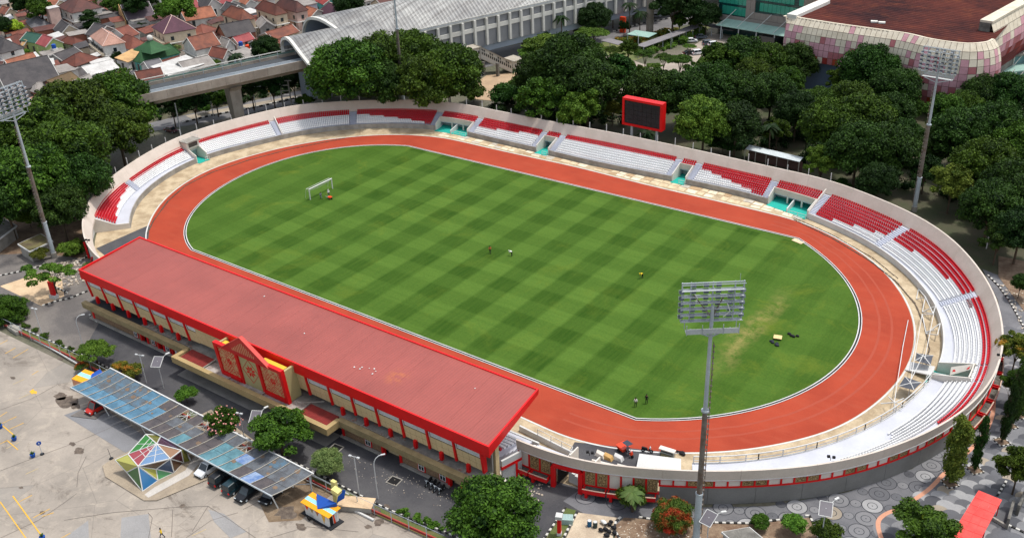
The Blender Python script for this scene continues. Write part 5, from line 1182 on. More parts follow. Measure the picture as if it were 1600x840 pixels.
# islands under and round it
area('carport_island', [(110, 650), (150, 655), (158, 648), (230, 610), (200, 600)], .10, ASPH2); area('pavilion_island', [(160, 728), (168, 722), (330, 640), (400, 690), (395, 700), (395, 720), (245, 782), (225, 782), (165, 745)], .11, M('island_concrete', S(160, 146, 126), S(130, 118, 104), amt=.6, fine=.2))
area('pavilion_path', [(226, 773), (241, 762), (290, 735), (302, 715), (330, 700), (340, 708), (308, 728), (296, 743), (232, 778)], .135, M('pale_path', S(188, 182, 174), amt=.4, fine=.15)); area('carport_stain', [(402, 778), (420, 815), (470, 812), (520, 770), (480, 745)], .0, M('wet_soil', S(108, 90, 70), S(140, 122, 100), s1=.4, amt=.9, fine=.25))
area('lot_patch', [(188, 840), (190, 808), (232, 802), (236, 840)], .004, M('grey_patch', S(146, 144, 142), amt=.4, fine=.15)); area('lot_patch', [(100, 840), (138, 812), (139, 840)], .004, M('grey_patch', S(146, 144, 142)))
area('lot_patch', [(100, 648), (150, 630), (240, 690), (205, 712)], .004, M('grey_patch2', S(128, 128, 130), S(112, 112, 114), amt=.5, fine=.15)); area('lot_patch', [(325, 795), (350, 802), (385, 830), (360, 840), (335, 815)], .004, M('grey_patch', S(146, 144, 142)))
# --- coloured glass pavilion
t = thing('glass_pavilion', 'small faceted pavilion of red, blue, green and yellow glass triangles in white frames', 'pavilion', tuple(G(245, 735)[:2])+(0,))
K = {'W': (180, 718, 2.3), 'S': (223, 767, 0.05), 'F': (216, 728, 3.2), 'NW': (200, 709, 2.8), 'N': (228, 678, 2.6), 'TOP': (245, 693, 4.3), 'E1': (266, 716, 2.9), 'M': (244, 732, 1.5), 'B': (247, 750, .05), 'E2': (272, 738, .05), 'NE': (283, 703, 2.9), 'E3': (287, 722, .05), 'SW': (198, 737, 1.2), 'NN': (252, 680, 2.2), 'EE': (296, 720, .05), 'N2': (291, 698, 2.3)}
K = {k: Vector(G(*v)) for k, v in K.items()}
GL = {n: glass('tinted_%s' % n, S(*c), .15) for n, c in dict(blue=(48, 104, 150), dblue=(16, 56, 92), red=(150, 56, 62), dred=(84, 26, 34), green=(58, 128, 62), dgreen=(34, 96, 40), yellow=(160, 158, 70), brown=(126, 86, 46), dbrown=(76, 50, 30), plum=(66, 30, 56), olive=(108, 108, 34)).items()}
for tri_, cn in ((('NW', 'F', 'TOP'), 'red'), (('TOP', 'F', 'E1'), 'blue'), (('N', 'NW', 'TOP'), 'green'), (('W', 'SW', 'F', 'NW'), 'yellow'), (('SW', 'S', 'F'), 'dgreen'), (('F', 'S', 'B'), 'blue'), (('F', 'B', 'M'), 'yellow'), (('F', 'M', 'E1'), 'dbrown'), (('M', 'B', 'E2'), 'green'), (('M', 'E2', 'E1'), 'dblue'), (('TOP', 'E1', 'NE'), 'brown'), (('E1', 'E2', 'E3'), 'dbrown'), (('E1', 'E3', 'NE'), 'dred'), (('N', 'TOP', 'NN'), 'olive'), (('TOP', 'NE', 'NN'), 'plum'), (('NE', 'E3', 'EE', 'N2'), 'olive')):
 q = [K[k] for k in tri_]; part('glass_pane', MB().face(q), GL[cn], t)
edges_ = set()
for tri_ in (('NW', 'F', 'TOP'), ('TOP', 'F', 'E1'), ('N', 'NW', 'TOP'), ('W', 'SW', 'F', 'NW'), ('SW', 'S', 'F'), ('F', 'S', 'B'), ('F', 'B', 'M'), ('M', 'B', 'E2'), ('M', 'E2', 'E1'), ('TOP', 'E1', 'NE'), ('E1', 'E2', 'E3'), ('E1', 'E3', 'NE'), ('N', 'TOP', 'NN')):
 for i in range(len(tri_)): edges_.add(tuple(sorted((tri_[i], tri_[(i+1) % len(tri_)]))))
for a, b_ in sorted(edges_): part('frame_bar', MB().bar(K[a], K[b_], .14), WHITE, t)
for tri_ in (('NW', 'F', 'TOP'), ('TOP', 'F', 'E1'), ('N', 'NW', 'TOP')):
 A, B, C2 = [K[k] for k in tri_];
 if tri_[2] == 'TOP': A, B, C2 = K[tri_[2]], K[tri_[0]], K[tri_[1]]
 elif tri_[0] == 'TOP': A, B, C2 = K[tri_[0]], K[tri_[1]], K[tri_[2]]
 part('glazing_bar', MB().bar(A, B.lerp(C2, .5), .09).bar(A.lerp(B, .6), A.lerp(C2, .6), .09).bar(A.lerp(B, .35), A.lerp(C2, .35), .07), WHITE, t)
# --- painted kiosk with a crane-like arm
kp = G(506, 795); t = thing('painted_kiosk', 'small kiosk with zigzag painted walls and an orange, pale blue and deep blue roof', 'kiosk', kp)
q = {k: Vector(G(x, y, z)) for k, (x, y, z) in dict(a=(478, 803, 0), b=(514, 824, 0), c=(530, 813, 0), A=(478, 797, 2.0), B=(513, 804, 2.3), C=(531, 788, 2.3), D=(497, 783, 2.0)).items()}
d_ = q['a']+(q['c']-q['b'])
body_lo = [q['a'], q['b'], q['c'], d_]; hi = [v+Vector((0, 0, 2.0)) for v in body_lo]
part('walls', MB().hexa(body_lo, hi), WHITE, t)
def onface(p, q_, s, z, o=.02):
 d = (q_-p); nn = Vector((d.y, -d.x, 0)).normalized(); r = p+d*s; return Vector((r.x, r.y, z))+nn*o
for s, m_ in ((.1, ORANGE), (.32, BRASS), (.55, M('painted_clay', S(170, 110, 80))), (.82, YEL)):
 part('painted_zigzag', MB().face([onface(body_lo[0], body_lo[1], s-.1, 1.98), onface(body_lo[0], body_lo[1], s+.1, 1.98), onface(body_lo[0], body_lo[1], s, .3 if s > .7 else 1.0)][::-1]), m_, t)
part('door_gap', MB().face([onface(body_lo[1], body_lo[2], .15, .05), onface(body_lo[1], body_lo[2], .45, .05), onface(body_lo[1], body_lo[2], .45, 1.9), onface(body_lo[1], body_lo[2], .15, 1.9)]), BLACK, t)
part('orange_jamb', MB().face([onface(body_lo[1], body_lo[2], .5, .1), onface(body_lo[1], body_lo[2], .7, .1), onface(body_lo[1], body_lo[2], .6, 1.9), onface(body_lo[1], body_lo[2], .5, 1.9)]), ORANGE, t)
cen = sum(hi, Vector())/4; ro = [cen+(v-cen)*1.22+Vector((0, 0, .05)) for v in hi]; ri = [v+Vector((0, 0, .35*(1 if i in (2, 3) else 0))) for i, v in enumerate(ro)]
def rl(s, v): return ri[0].lerp(ri[1], s).lerp(ri[3].lerp(ri[2], s), v)
for v0, v1, m_ in ((0, .34, M('roof_orange', S(236, 160, 30), amt=.3)), (.34, .62, M('roof_paleblue', S(150, 204, 224), amt=.2)), (.62, 1, M('roof_orange', S(236, 160, 30)))): part('roof_band', MB().hexa([rl(0, v0), rl(1, v0), rl(1, v1), rl(0, v1)], [p+Vector((0, 0, .08)) for p in (rl(0, v0), rl(1, v0), rl(1, v1), rl(0, v1))]), m_, t)
part('blue_gable', MB().hexa([rl(.55, .15)+Vector((0, 0, .1)), rl(.9, .95)+Vector((0, 0, .1)), rl(.2, .9)+Vector((0, 0, .1))], [rl(.55, .15)+Vector((0, 0, .16)), rl(.9, .95)+Vector((0, 0, .7)), rl(.2, .9)+Vector((0, 0, .5))]), BLUE, t)
part('base', MB().hexa([cen+(v-cen)*1.3-Vector((0, 0, 2.0)) for v in hi], [cen+(v-cen)*1.3-Vector((0, 0, 1.88)) for v in hi]), DARK, t)
PY = M('pale_yellow_paint', S(214, 204, 130), S(184, 172, 110), amt=.4, fine=.1)
p = Vector(G(527, 788)); t = thing('letter_sculpture', 'pale yellow bent post with a deep blue fan blade standing behind the painted kiosk', 'sculpture', p)
T_ = Vector(G(520, 763, 4.6)); part('post', MB().bar(p, (p.x, p.y, 4.3), .8, .5), PY, t); part('arm', MB().bar(T_, Vector(G(531, 770, 4.3)), .9, .6), PY, t)
part('blade', MB().hexa([Vector(G(526, 785, 1.6)), Vector(G(538, 778, 2.2)), Vector(G(540, 765, 3.4)), Vector(G(530, 763, 3.6))], [Vector(G(526, 785, 1.75)), Vector(G(538, 778, 2.35)), Vector(G(540, 765, 3.6)), Vector(G(530, 763, 3.8))]), BLUE, t)
p = G(540, 793); single('curved_bench', MB().obox(p, (2.2, 1.0, .5), .5).obox((p[0]-.9, p[1]-.6, .0), (.8, .6, .55), .9), PY, 'pale green and yellow rounded block on the ground beside the blue blade', 'bench')
p = G(558, 792); t = thing('concrete_box', 'low concrete box with an open slab top next to the red fence', 'box', p, .45); part('box', MB().box(-2.4, 2.4, -1.0, 1.0, 0, .9), CONC, t, local=True); part('lid', MB().box(-2.5, 2.5, -1.1, 1.1, .9, 1.0), M('pale_slab', CONC), t, local=True)
a, b_ = G(552, 796, .15), G(584, 812, .15); single('white_beam', MB().bar(a, b_, .28, .3), WHITE, 'long white beam lying on the car park near the red fence', 'beam')
p = G(483, 812); single('tyre', MB().cyl((p[0], p[1]-.1, .35), (p[0]+.05, p[1]+.12, .35), .36, .36, 14), BLACK, 'black tyre leaning against the painted kiosk', 'tyre')
# small painted hut at the west end of the carport
p = G(140, 596); t = thing('painted_hut', 'small hut with orange and pale blue striped roof behind the blue end of the carport', 'hut', p)
q = [Vector(G(x, y, 1.9)) for x, y in ((112, 592), (133, 600), (150, 583), (133, 577))]
part('walls', MB().hexa([v-Vector((0, 0, 1.9)) for v in q], q), M('clay_pink', S(206, 150, 120), amt=.4), t)
for v0, v1, m_ in ((0, .4, 'roof_orange'), (.4, .7, 'roof_paleblue'), (.7, 1, 'roof_orange')): part('roof_band', MB().hexa([q[0].lerp(q[3], v0), q[1].lerp(q[2], v0), q[1].lerp(q[2], v1), q[0].lerp(q[3], v1)], [w_+Vector((0, 0, .12)) for w_ in (q[0].lerp(q[3], v0), q[1].lerp(q[2], v0), q[1].lerp(q[2], v1), q[0].lerp(q[3], v1))]), _M[m_], t)
q = [Vector(G(x, y, 2.2)) for x, y in ((141, 594), (162, 583), (156, 576), (143, 584))]; part('blue_panel', MB().hexa([v-Vector((0, 0, .15)) for v in q], q), BLUE, t)
# street lamps
POLE = M('pole_grey', S(190, 192, 192))
def curved_lamp(px, py, h, rz, label, reach=1.6):
 p = G(px, py); t = thing('street_lamp', label, 'street lamp', p, rz, None)
 pts = [(0, 0, 0), (0, 0, h*.8)]+[(reach*(1-math.cos(a)), 0, h*.8+h*.2*math.sin(a)) for a in (.4, .8, 1.2, 1.57)]
 part('pole', MB().tube(pts, .07, 6), POLE, t, local=True); part('lamp_head', MB().box(reach-.1, reach+.5, -.12, .12, h-.06, h+.04), POLE, t, local=True); return t
curved_lamp(130, 541, 6.4, .9, 'curved white street lamp beside the near corner of the brick wall', 1.2); curved_lamp(591, 779, 7.6, .9, 'tall curved white street lamp on the service road facing the brick wall', 1.2)
def tee_lamp(px, py, h, rz, label, w_=1.1, head=True):
 p = G(px, py); t = thing('street_lamp', label, 'street lamp', p, rz); part('pole', MB().tube([(0, 0, 0), (0, 0, h)], .07, 6), POLE, t, local=True)
 part('arm', MB().bar((-w_*.6, 0, h), (w_*.6, 0, h+.1), .07), POLE, t, local=True)
 for s in (-1, 1): part('lamp_head', MB().obox((s*w_*.6, 0, h-.05), (.4, .28, .16), 0), POLE, t, local=True)
 return t
tee_lamp(229, 598, 5.6, .3, 'double headed street lamp beside the yellow and red bushes'); tee_lamp(562, 776, 7.2, .2, 'slim lamp post with a square head beside the kiosk fence'); tee_lamp(65, 520, 5.2, .2, 'thin double lamp post by the west end of the red fence', .8)
tee_lamp(383, 690, 5.4, .3, 'thin street lamp rising between the flowering shrub and the big street tree', .6)
PANEL = M('solar_panel', S(96, 92, 98), S(120, 116, 120), amt=.4, fine=.1, rough=.3)
def solar(px, py, h, label, rz=.5):
 p = G(px, py); t = thing('solar_lamp', label, 'solar lamp', p, rz, 'solar lamps along the streets'); part('pole', MB().tube([(0, 0, 0), (0, 0, h)], .07, 6), POLE, t, local=True)
 part('solar_panel', MB().hexa([(-.75, -.95, h-.55), (.75, -.95, h-.55), (.75, .8, h+.3), (-.75, .8, h+.3)], [(-.75, -.97, h-.5), (.75, -.97, h-.5), (.75, .78, h+.35), (-.75, .78, h+.35)]), PANEL, t, local=True)
 part('panel_rim', MB().bar((-.8, -1, h-.5), (.8, -1, h-.5), .08).bar((-.8, .82, h+.36), (.8, .82, h+.36), .08).bar((-.8, -1, h-.5), (-.8, .82, h+.36), .08).bar((.8, -1, h-.5), (.8, .82, h+.36), .08), WHITE, t, local=True)
 part('lamp_arm', MB().bar((0, .2, h-.2), (1.0, 1.3, h+.5), .07), WHITE, t, local=True); part('lamp_head', MB().obox((1.2, 1.55, h+.5), (.7, .3, .12), .85), WHITE, t, local=True)
solar(256, 606, 5.4, 'solar lamp on the service road in front of the porch'); solar(408, 694, 5.4, 'solar lamp rising out of the big street tree'); solar(1282, 850, 6.2, 'solar lamp at the edge of the ringed paving', .3); solar(1104, 855, 5.2, 'solar lamp close to the foot of the nearest floodlight mast', -.1)
# fence between car park and road
t = thing('street_fence', 'long low fence of red rails and thin grey posts between car park and road', 'fence', (0, -73.4, 0))
x = -58.
while x < 47:
 y = -74.2+.9*max(0, (x-30)/17)+.5*max(0, (-35-x)/23)*-1; part('fence_post', MB().bar((x, y, 0), (x, y, 2.0), .09), STEEL, t)
 y2 = -74.2+.9*max(0, (x+3-30)/17)+.5*max(0, (-35-x-3)/23)*-1
 for z, w_ in ((.35, .16), (.62, .16)): part('red_rail', MB().bar((x, y+.1, z), (x+2.96, y2+.1, z), w_), M('faded_red', S(168, 62, 56), S(140, 70, 60), amt=.6), t)
 part('top_wire', MB().bar((x, y, 1.95), (x+3, y2, 1.95), .04), STEEL, t); x += 3.0
t = thing('white_pipe', 'long white pipe rail running along the edge of the car park', 'pipe', tuple(G(60, 530)[:2])+(0,))
pp = [G(x, y, .35) for x, y in ((-20, 492), (30, 518), (80, 544), (135, 576))]; part('pipe', MB().tube(pp, .13, 8), WHITE, t)
pp = [G(x, y, .5) for x, y in ((487, 742), (515, 755), (545, 772))]; t = thing('white_pipe', 'short white rails running from the carport end towards the blue blade', 'pipe', (pp[0][0], pp[0][1], 0)); part('pipe', MB().tube(pp, .1, 6), WHITE, t)
part('pipe', MB().tube([(a[0], a[1]-1.0, .3) for a in pp], .08, 6), WHITE, t)
p = G(24, 517); single('concrete_trough', MB().obox((p[0], p[1], 0), (3.6, 1.2, .7), -.1), CONC, 'pale concrete trough behind the fence near the west edge', 'trough')
# markings, pots and signs on the car park
def line(px, w_, z=.006):
 q = [Vector(G(x, y, z)) for x, y in px]; mb = MB()
 for a, b_ in zip(q[:-1], q[1:]): d = (b_-a).normalized(); nn = Vector((-d.y, d.x, 0))*w_/2; mb.face([a-nn, b_-nn, b_+nn, a+nn])
 return mb
mk = MB()
for a, b_, w_ in (((0, 661), (24, 681), .16), ((12, 688), (28, 702), .14), ((20, 774), (62, 832), .17), ((0, 783), (42, 842), .15), ((62, 832), (76, 850), .17)): mk_ = line((a, b_), w_); struct('yellow_line', mk_, YEL)
for a, b_ in (((0, 650), (11, 643)), ((3, 661), (26, 650)), ((15, 670), (37, 660)), ((0, 693), (12, 687)), ((30, 783), (50, 773)), ((52, 808), (78, 794)), ((0, 537), (12, 531)), ((8, 552), (24, 543)), ((20, 559), (44, 545)), ((50, 585), (60, 579)), ((66, 806), (84, 800)), ((95, 840), (110, 832))): struct('yellow_line', line((a, b_), .11), YEL)
q = lambda x, y: G(x, y, .008)
struct('yellow_arrow', MB().face([q(46, 611), q(52, 607), q(53, 609.5), q(58, 611), q(57, 615), q(52, 614), q(50, 615.5)]), YEL); struct('yellow_arrow', MB().face([q(1596, 800), q(1606, 796), q(1608, 802), q(1600, 806)]), YEL)
LEAFY = {}
def pot(px, py, label):
 p = G(px, py); t = thing('potted_plant', label, 'potted plant', p, 0, 'potted plants on the car park'); part('pot', MB().cyl((0, 0, 0), (0, 0, .55), .3, .42, 10), BLUE, t, local=True)
 mb = MB(); r_ = random.Random(int(px))
 for i in range(34):
  a, e = r_.uniform(0, 6.3), r_.uniform(.3, 1.3); d = Vector((math.cos(a)*math.cos(e), math.sin(a)*math.cos(e), math.sin(e))); b0_ = Vector((0, 0, .55)); tip = b0_+d*r_.uniform(.35, .6); sd_ = d.cross(Vector((0, 0, 1))).normalized()*.07
  mb.face([b0_, b0_.lerp(tip, .5)+sd_, tip, b0_.lerp(tip, .5)-sd_])
 part('leaves', mb, M('pot_leaf', S(58, 92, 38), S(84, 112, 50), amt=.7), t, local=True)
pot(23, 687, 'potted plant in a blue pot at the end of the yellow line'); pot(52, 713, 'potted plant in a blue pot beside the round blue sign'); pot(1, 668, 'blue pot cut by the west edge of the picture'); pot(67, 842, 'potted plant at the bottom edge near the yellow lines')
p = G(66, 709); t = thing('sign_post', 'round blue sign on a thin post with a round foot', 'sign', p); part('pole', MB().bar((0, 0, 0), (0, 0, 1.9), .06), STEEL, t, local=True); part('foot', MB().cyl((0, 0, 0), (0, 0, .12), .34, .3, 10), DARK, t, local=True)
dv = (Vector((CC[0], CC[1], CC[2]))-Vector(p)).normalized(); dv.z = 0; dv.normalize()
part('disc', MB().cyl(Vector((0, 0, 2.1)), Vector((0, 0, 2.1))+dv*.06, .36, .36, 14), BLUE, t, local=True); part('disc_mark', MB().bar(Vector((0, 0, 1.95))+dv*.08, Vector((0, 0, 2.25))+dv*.08, .09).bar(Vector((-.12, 0, 2.2))+dv*.08, Vector((.12, 0, 2.2))+dv*.08, .07), WHITE, t, local=True)
p = G(174, 716); t = thing('stanchion', 'thin dark bare stanchion with a round foot left of the glass pavilion', 'post', p); part('pole', MB().bar((0, 0, 0), (-.25, 0, 1.8), .05), DARK, t, local=True); part('foot', MB().cyl((0, 0, 0), (0, 0, .12), .34, .3, 10), DARK, t, local=True)
# motorbikes
def bike(px, py, rz, label, col, group=None, name='motorbike', z=0.):
 p = G(px, py, z); t = thing(name, label, 'motorbike', p, rz, group)
 for x in (-.6, .62): w_ = part('wheel', MB().cyl((x, -.06, .3), (x, .06, .3), .3, .3, 12), BLACK, t, local=True); part('rim', MB().cyl((x, -.07, .3), (x, .07, .3), .16, .16, 8), STEEL, w_, local=True)
 part('body', MB().hexa([(-.75, -.14, .45), (.1, -.12, .3), (.1, .12, .3), (-.75, .14, .45)], [(-.85, -.12, .78), (.05, -.12, .66), (.05, .12, .66), (-.85, .12, .78)]), col, t, local=True)
 part('seat', MB().hexa([(-.8, -.15, .78), (.05, -.13, .7), (.05, .13, .7), (-.8, .15, .78)], [(-.75, -.13, .9), (.0, -.1, .8), (.0, .1, .8), (-.75, .13, .9)]), BLACK, t, local=True)
 part('fork', MB().bar((.62, 0, .3), (.42, 0, .95), .09).bar((.42, -.33, 1.0), (.42, .33, 1.0), .05), STEEL, t, local=True); part('front_shield', MB().hexa([(.15, -.22, .35), (.3, -.22, .35), (.3, .22, .35), (.15, .22, .35)], [(.3, -.16, .95), (.5, -.1, .9), (.5, .1, .9), (.3, .16, .95)]), col, t, local=True)
 part('headlight', MB().box(.47, .56, -.1, .1, .88, 1.02), LENS, t, local=True); return t
MG = 'motorbikes parked in a row by the brick wall'
for (px, py, l) in ((670, 756, 'motorbike parked in front of the brick wall, farthest left of the row'), (677, 760, 'second motorbike of the row by the brick wall'), (683, 764, 'motorbike with a white front near the middle of the row'), (690, 768, 'motorbike parked nearest the red pier at the end of the row')): bike(px, py, -1.5, l, C_BK if px != 683 else C_GY, MG)
bike(1011, 706, .3, 'dark motorbike standing at the edge of the track right of the orange trike', C_BK, None, z=.03)
# orange three wheeled cart with driver
p = G(979, 708, .03); t = thing('cargo_trike', 'orange three wheeled cart with a small canopy standing on the dark ramp', 'cargo trike', p, -.35); TO = smat('trike_orange', S(226, 66, 24))
part('cargo_bed', MB().hexa([(-1.5, -.65, .45), (-.1, -.65, .45), (-.1, .65, .45), (-1.5, .65, .45)], [(-1.6, -.75, 1.0), (0, -.75, 1.0), (0, .75, 1.0), (-1.6, .75, 1.0)]), TO, t, local=True); part('front_fairing', MB().hexa([(.9, -.25, .5), (1.3, -.2, .5), (1.3, .2, .5), (.9, .25, .5)], [(.95, -.2, 1.1), (1.2, -.12, 1.05), (1.2, .12, 1.05), (.95, .2, 1.1)]), TO, t, local=True)
part('frame', MB().bar((-.1, 0, .5), (1.1, 0, .55), .18), BLACK, t, local=True); part('seat', MB().box(-.05, .5, -.2, .2, .6, .75), BLACK, t, local=True)
for a in ((-1.0, -.7), (-1.0, .7), (1.25, 0)): part('wheel', MB().cyl((a[0], a[1]-.07, .3), (a[0], a[1]+.07, .3), .3, .3, 12), BLACK, t, local=True)
part('handlebar', MB().bar((1.1, -.4, 1.15), (1.1, .4, 1.15), .05).bar((1.2, 0, .4), (1.1, 0, 1.15), .07), STEEL, t, local=True); part('canopy_post', MB().bar((-.1, 0, 1.0), (.1, 0, 2.0), .06), STEEL, t, local=True); part('canopy', MB().hexa([(-.5, -.5, 1.95), (.8, -.5, 2.05), (.8, .5, 2.05), (-.5, .5, 1.95)], [(-.5, -.5, 2.0), (.8, -.5, 2.1), (.8, .5, 2.1), (-.5, .5, 2.0)]), M('trike_hood', S(60, 66, 78)), t, local=True)
q_ = Vector(p)+Matrix.Rotation(-.35, 3, 'Z') @ Vector((.2, 0, -.12)); person(0, 0, -.35-math.pi/2, 'person in dark grey clothes driving the orange cargo trike', C_GY, C_GY, 'sit', world=tuple(q_))
# generator, crates, things along the near apron
p = G(1042, 715, .03); t = thing('generator_box', 'grey machine box under a cream top standing at the edge of the track', 'generator', p, .1); part('box', MB().box(-.9, .9, -.6, .6, .1, 1.2), M('machine_grey', S(96, 100, 96)), t, local=True); part('top', MB().box(-1.2, 1.2, -.4, .4, 1.5, 1.65), CREAMP, t, local=True); part('panel', MB().box(-.7, .7, -.62, -.6, .5, 1.0), M('machine_face', S(150, 140, 96)), t, local=True)
for a in ((-1.1, -.35), (1.1, -.35), (-1.1, .35), (1.1, .35)): part('leg', MB().bar((a[0], a[1], 0), (a[0], a[1], 1.5), .07), STEEL, t, local=True)
heap(1064, 707, .7, 'dark wheeled frame and sacks piled at the start of the white railing', 'sacks', C_BK, 9, 'sack_pile', 6, .5)
for i, (px, py, l) in enumerate(((938, 712, 'cream board leaning on the ramp wall, nearer the gate'), (950, 716, 'tan crate beside the cream board on the ramp'), (966, 717, 'small white heap of rubble on the ramp wall'))):
 p = G(px, py, .03); single(('board', 'crate', 'rubble_heap')[i], MB().hexa([(p[0]-.8, p[1]-.4, p[2]), (p[0]+.8, p[1]-.4, p[2]), (p[0]+.8, p[1]+.4, p[2]), (p[0]-.8, p[1]+.4, p[2])], [(p[0]-.6, p[1]-.2, .6), (p[0]+.5, p[1]-.3, .5), (p[0]+.6, p[1]+.3, .7), (p[0]-.7, p[1]+.3, .8)]), (CREAMP, M('tan_crate', S(200, 160, 100)), WHITE)[i], l, ('board', 'crate', 'rubble')[i])
a, b_, c_ = G(925, 719, .6), G(962, 728, .6), G(995, 734, .3); single('ramp_wall', MB().bar((a[0], a[1], .4), (b_[0], b_[1], .4), .25, .8), CREAMP, 'low pale wall along the dark ramp inside the gate', 'wall'); single('ramp_wall', MB().bar((b_[0], b_[1]+.4, .4), (c_[0], c_[1], .2), .2, .8), CREAMP, 'low sloping wall joining the ramp to the white slab', 'wall')
q = [Vector(G(x, y, 1.2)) for x, y in ((999, 708), (1064, 716), (1064, 733), (994, 731))]; single('white_slab', MB().hexa([v-Vector((0, 0, 1.2)) for v in q], q), WHITE, 'broad white concrete slab between the ramp and the railed walkway', 'slab')
# things by the entrance drive
def drum(px, py, m_, label): p = G(px, py); t = thing('oil_drum', label, 'drum', p, 0, 'drums on the pale yard'); part('barrel', MB().cyl((0, 0, 0), (0, 0, .95), .3, .3, 12), m_, t, local=True); part('lid', MB().cyl((0, 0, .95), (0, 0, .99), .27, .27, 12), WHITE, t, local=True); part('hoop', MB().cyl((0, 0, .45), (0, 0, .5), .32, .32, 12), m_, t, local=True)
drum(921, 821, M('drum_blue', S(30, 90, 130)), 'blue drum with a pale lid on the yard beside the drive'); drum(930, 823, M('drum_green', S(62, 74, 72)), 'dark green drum standing right of the blue one')
for i in range(9):
 a, b_ = ((945, 828), (952, 832), (945, 820), (958, 826), (951, 820), (939, 830), (960, 834), (948, 838), (956, 817))[i]; heap(a, b_, .12, 'black rubbish bag in the pile on the pale yard', 'rubbish bag', C_BK, 20+i, 'rubbish_bag', 2, .7, 'black rubbish bags piled on the yard')
heap(943, 818, .25, 'white sack on top of the black rubbish bags', 'sack', C_WH, 33, 'sack', 3, .8)
p = G(874, 835); t = thing('red_post', 'stout red and white pillar in the grass strip of the entrance drive', 'pillar', p, .4); part('shaft', MB().box(-.25, .25, -.25, .25, 0, 3.0), RED, t, local=True); part('cap', MB().box(-.45, .45, -.45, .45, 3.0, 3.5), WHITE, t, local=True); part('foot', MB().box(-.3, .3, -.3, .3, 0, .5), WHITE, t, local=True)
p = G(886, 815); single('electric_cabinet', MB().obox((p[0], p[1], 0), (1.6, 1.2, .9), .5), M('pale_green_box', S(150, 174, 170), amt=.3), 'pale green box behind the red and white pillar', 'cabinet')
p = G(85, 465); t = thing('red_monolith', 'red upright monolith on a white foot beside the branching tree', 'monolith', p, .2); part('slab', MB().box(-.5, .5, -.25, .25, .7, 3.6), RED, t, local=True); part('foot', MB().box(-.8, .8, -.5, .5, 0, .7), WHITE, t, local=True)
# service pits
for px, py, l in ((802, 762, 'open square manhole with a pale rim by the gate'), (616, 751, 'open square pit in the asphalt in front of the brick wall'), (525, 700, 'open pit in the asphalt below the porch corner')):
 p = G(px, py); t = thing('manhole', l, 'manhole', p, .1); part('pit', MB().box(-.8, .8, -.7, .7, 0, .03), BLACK, t, local=True)
 for a in ((-.95, .95, -.85, -.7), (-.95, .95, .7, .85), (-.95, -.8, -.7, .7), (.8, .95, -.7, .7)): part('rim', MB().box(*a, 0, .08), CONC if px != 802 else CREAMP, t, local=True)
# white barrier and red car by the gate
p = G(786, 752); t = thing('white_barrier', 'white slanted barrier block by the tan column', 'barrier', p, .9); part('block', MB().hexa([(-.3, -1.4, 0), (.3, -1.4, 0), (.3, 1.4, 0), (-.3, 1.4, 0)], [(-.2, -1.3, 1.1), (.2, -1.3, 1.1), (.2, 1.3, 1.1), (-.2, 1.3, 1.1)]), CREAMP, t, local=True)
heap(797, 728, .5, 'blue and grey equipment bundle leaning at the end of the side wall', 'equipment', M('equipment_blue', S(84, 104, 124)), 44, 'equipment', 6, .9)
# hut with mossy flat roof and low building on the left edge
def slabhouse(name, px3, zt, label, cat, wall, roofm, over=.3, th=.3):
 q = [Vector(G(x, y, zt)) for x, y in px3]; q.append(q[0]+q[2]-q[1]); c_ = sum(q, Vector())/4; t = thing(name, label, cat, (c_.x, c_.y, 0))
 inn = [c_+(v-c_)*.9 for v in q]; part('wall', MB().prism([(v.x, v.y) for v in inn], 0, zt-th), wall, t); part('roof_slab', MB().prism([(v.x, v.y) for v in q], zt-th, zt), WHITE, t)
 i2 = [c_+(v-c_)*.93 for v in q]; part('roof_top', MB().prism([(v.x, v.y) for v in i2], zt+.002, zt+.05), roofm, t); return t, q
MOSS = M('mossy_roof', S(108, 102, 66), S(84, 72, 58), s1=.5, amt=.9, fine=.25)
t, q = slabhouse('pump_hut', ((27, 381), (46, 393), (83, 376)), 2.7, 'flat roofed hut with a mossy top beside the western floodlight mast', 'hut', CONC, MOSS)
t, q = slabhouse('yard_house', ((-40, 362), (-10, 380), (27, 352)), 3.0, 'low grey house with a blue door at the left edge under the grove', 'house', CONC, CONCD)
a, b_ = Vector(G(9, 374, 0)), Vector(G(22, 368, 0)); nn = Vector((.15, -.25, 0)); part('door', MB().hexa([a+nn, b_+nn, b_+nn*2, a+nn*2], [v+Vector((0, 0, 2.3)) for v in (a+nn, b_+nn, b_+nn*2, a+nn*2)]), BLUE, t)
t, q = slabhouse('rubble_shed', ((1127, 830), (1150, 850), (1195, 842)), 2.4, 'old grey lean roof beside the foot of the nearest mast at the bottom edge', 'shed', CONC, CONCD)
# red roofed shelter bottom right
q = [Vector(G(x, y, 2.6)) for x, y in ((1529, 765), (1566, 780), (1528, 850), (1486, 835))]; c_ = sum(q, Vector())/4; t = thing('red_shelter', 'long shelter with a flat pinkish red sheet roof on the paving', 'shelter', (c_.x, c_.y, 0)); RS_ = M('coral_sheet', S(232, 84, 78), S(216, 60, 56), s1=.5, amt=.7, fine=.06)
q[2] = q[1]+(q[2]-q[1])*1.3; q[3] = q[0]+(q[3]-q[0])*1.3
for i in range(3):
 for j in range(8):
  f = lambda s, v: q[0].lerp(q[1], s).lerp(q[3].lerp(q[2], s), v)
  c4 = [f(i/3+.004, j/8+.002), f((i+1)/3-.004, j/8+.002), f((i+1)/3-.004, (j+1)/8-.002), f(i/3+.004, (j+1)/8-.002)]; part('roof_sheet', MB().hexa([v-Vector((0, 0, .06)) for v in c4], c4), RS_, t)
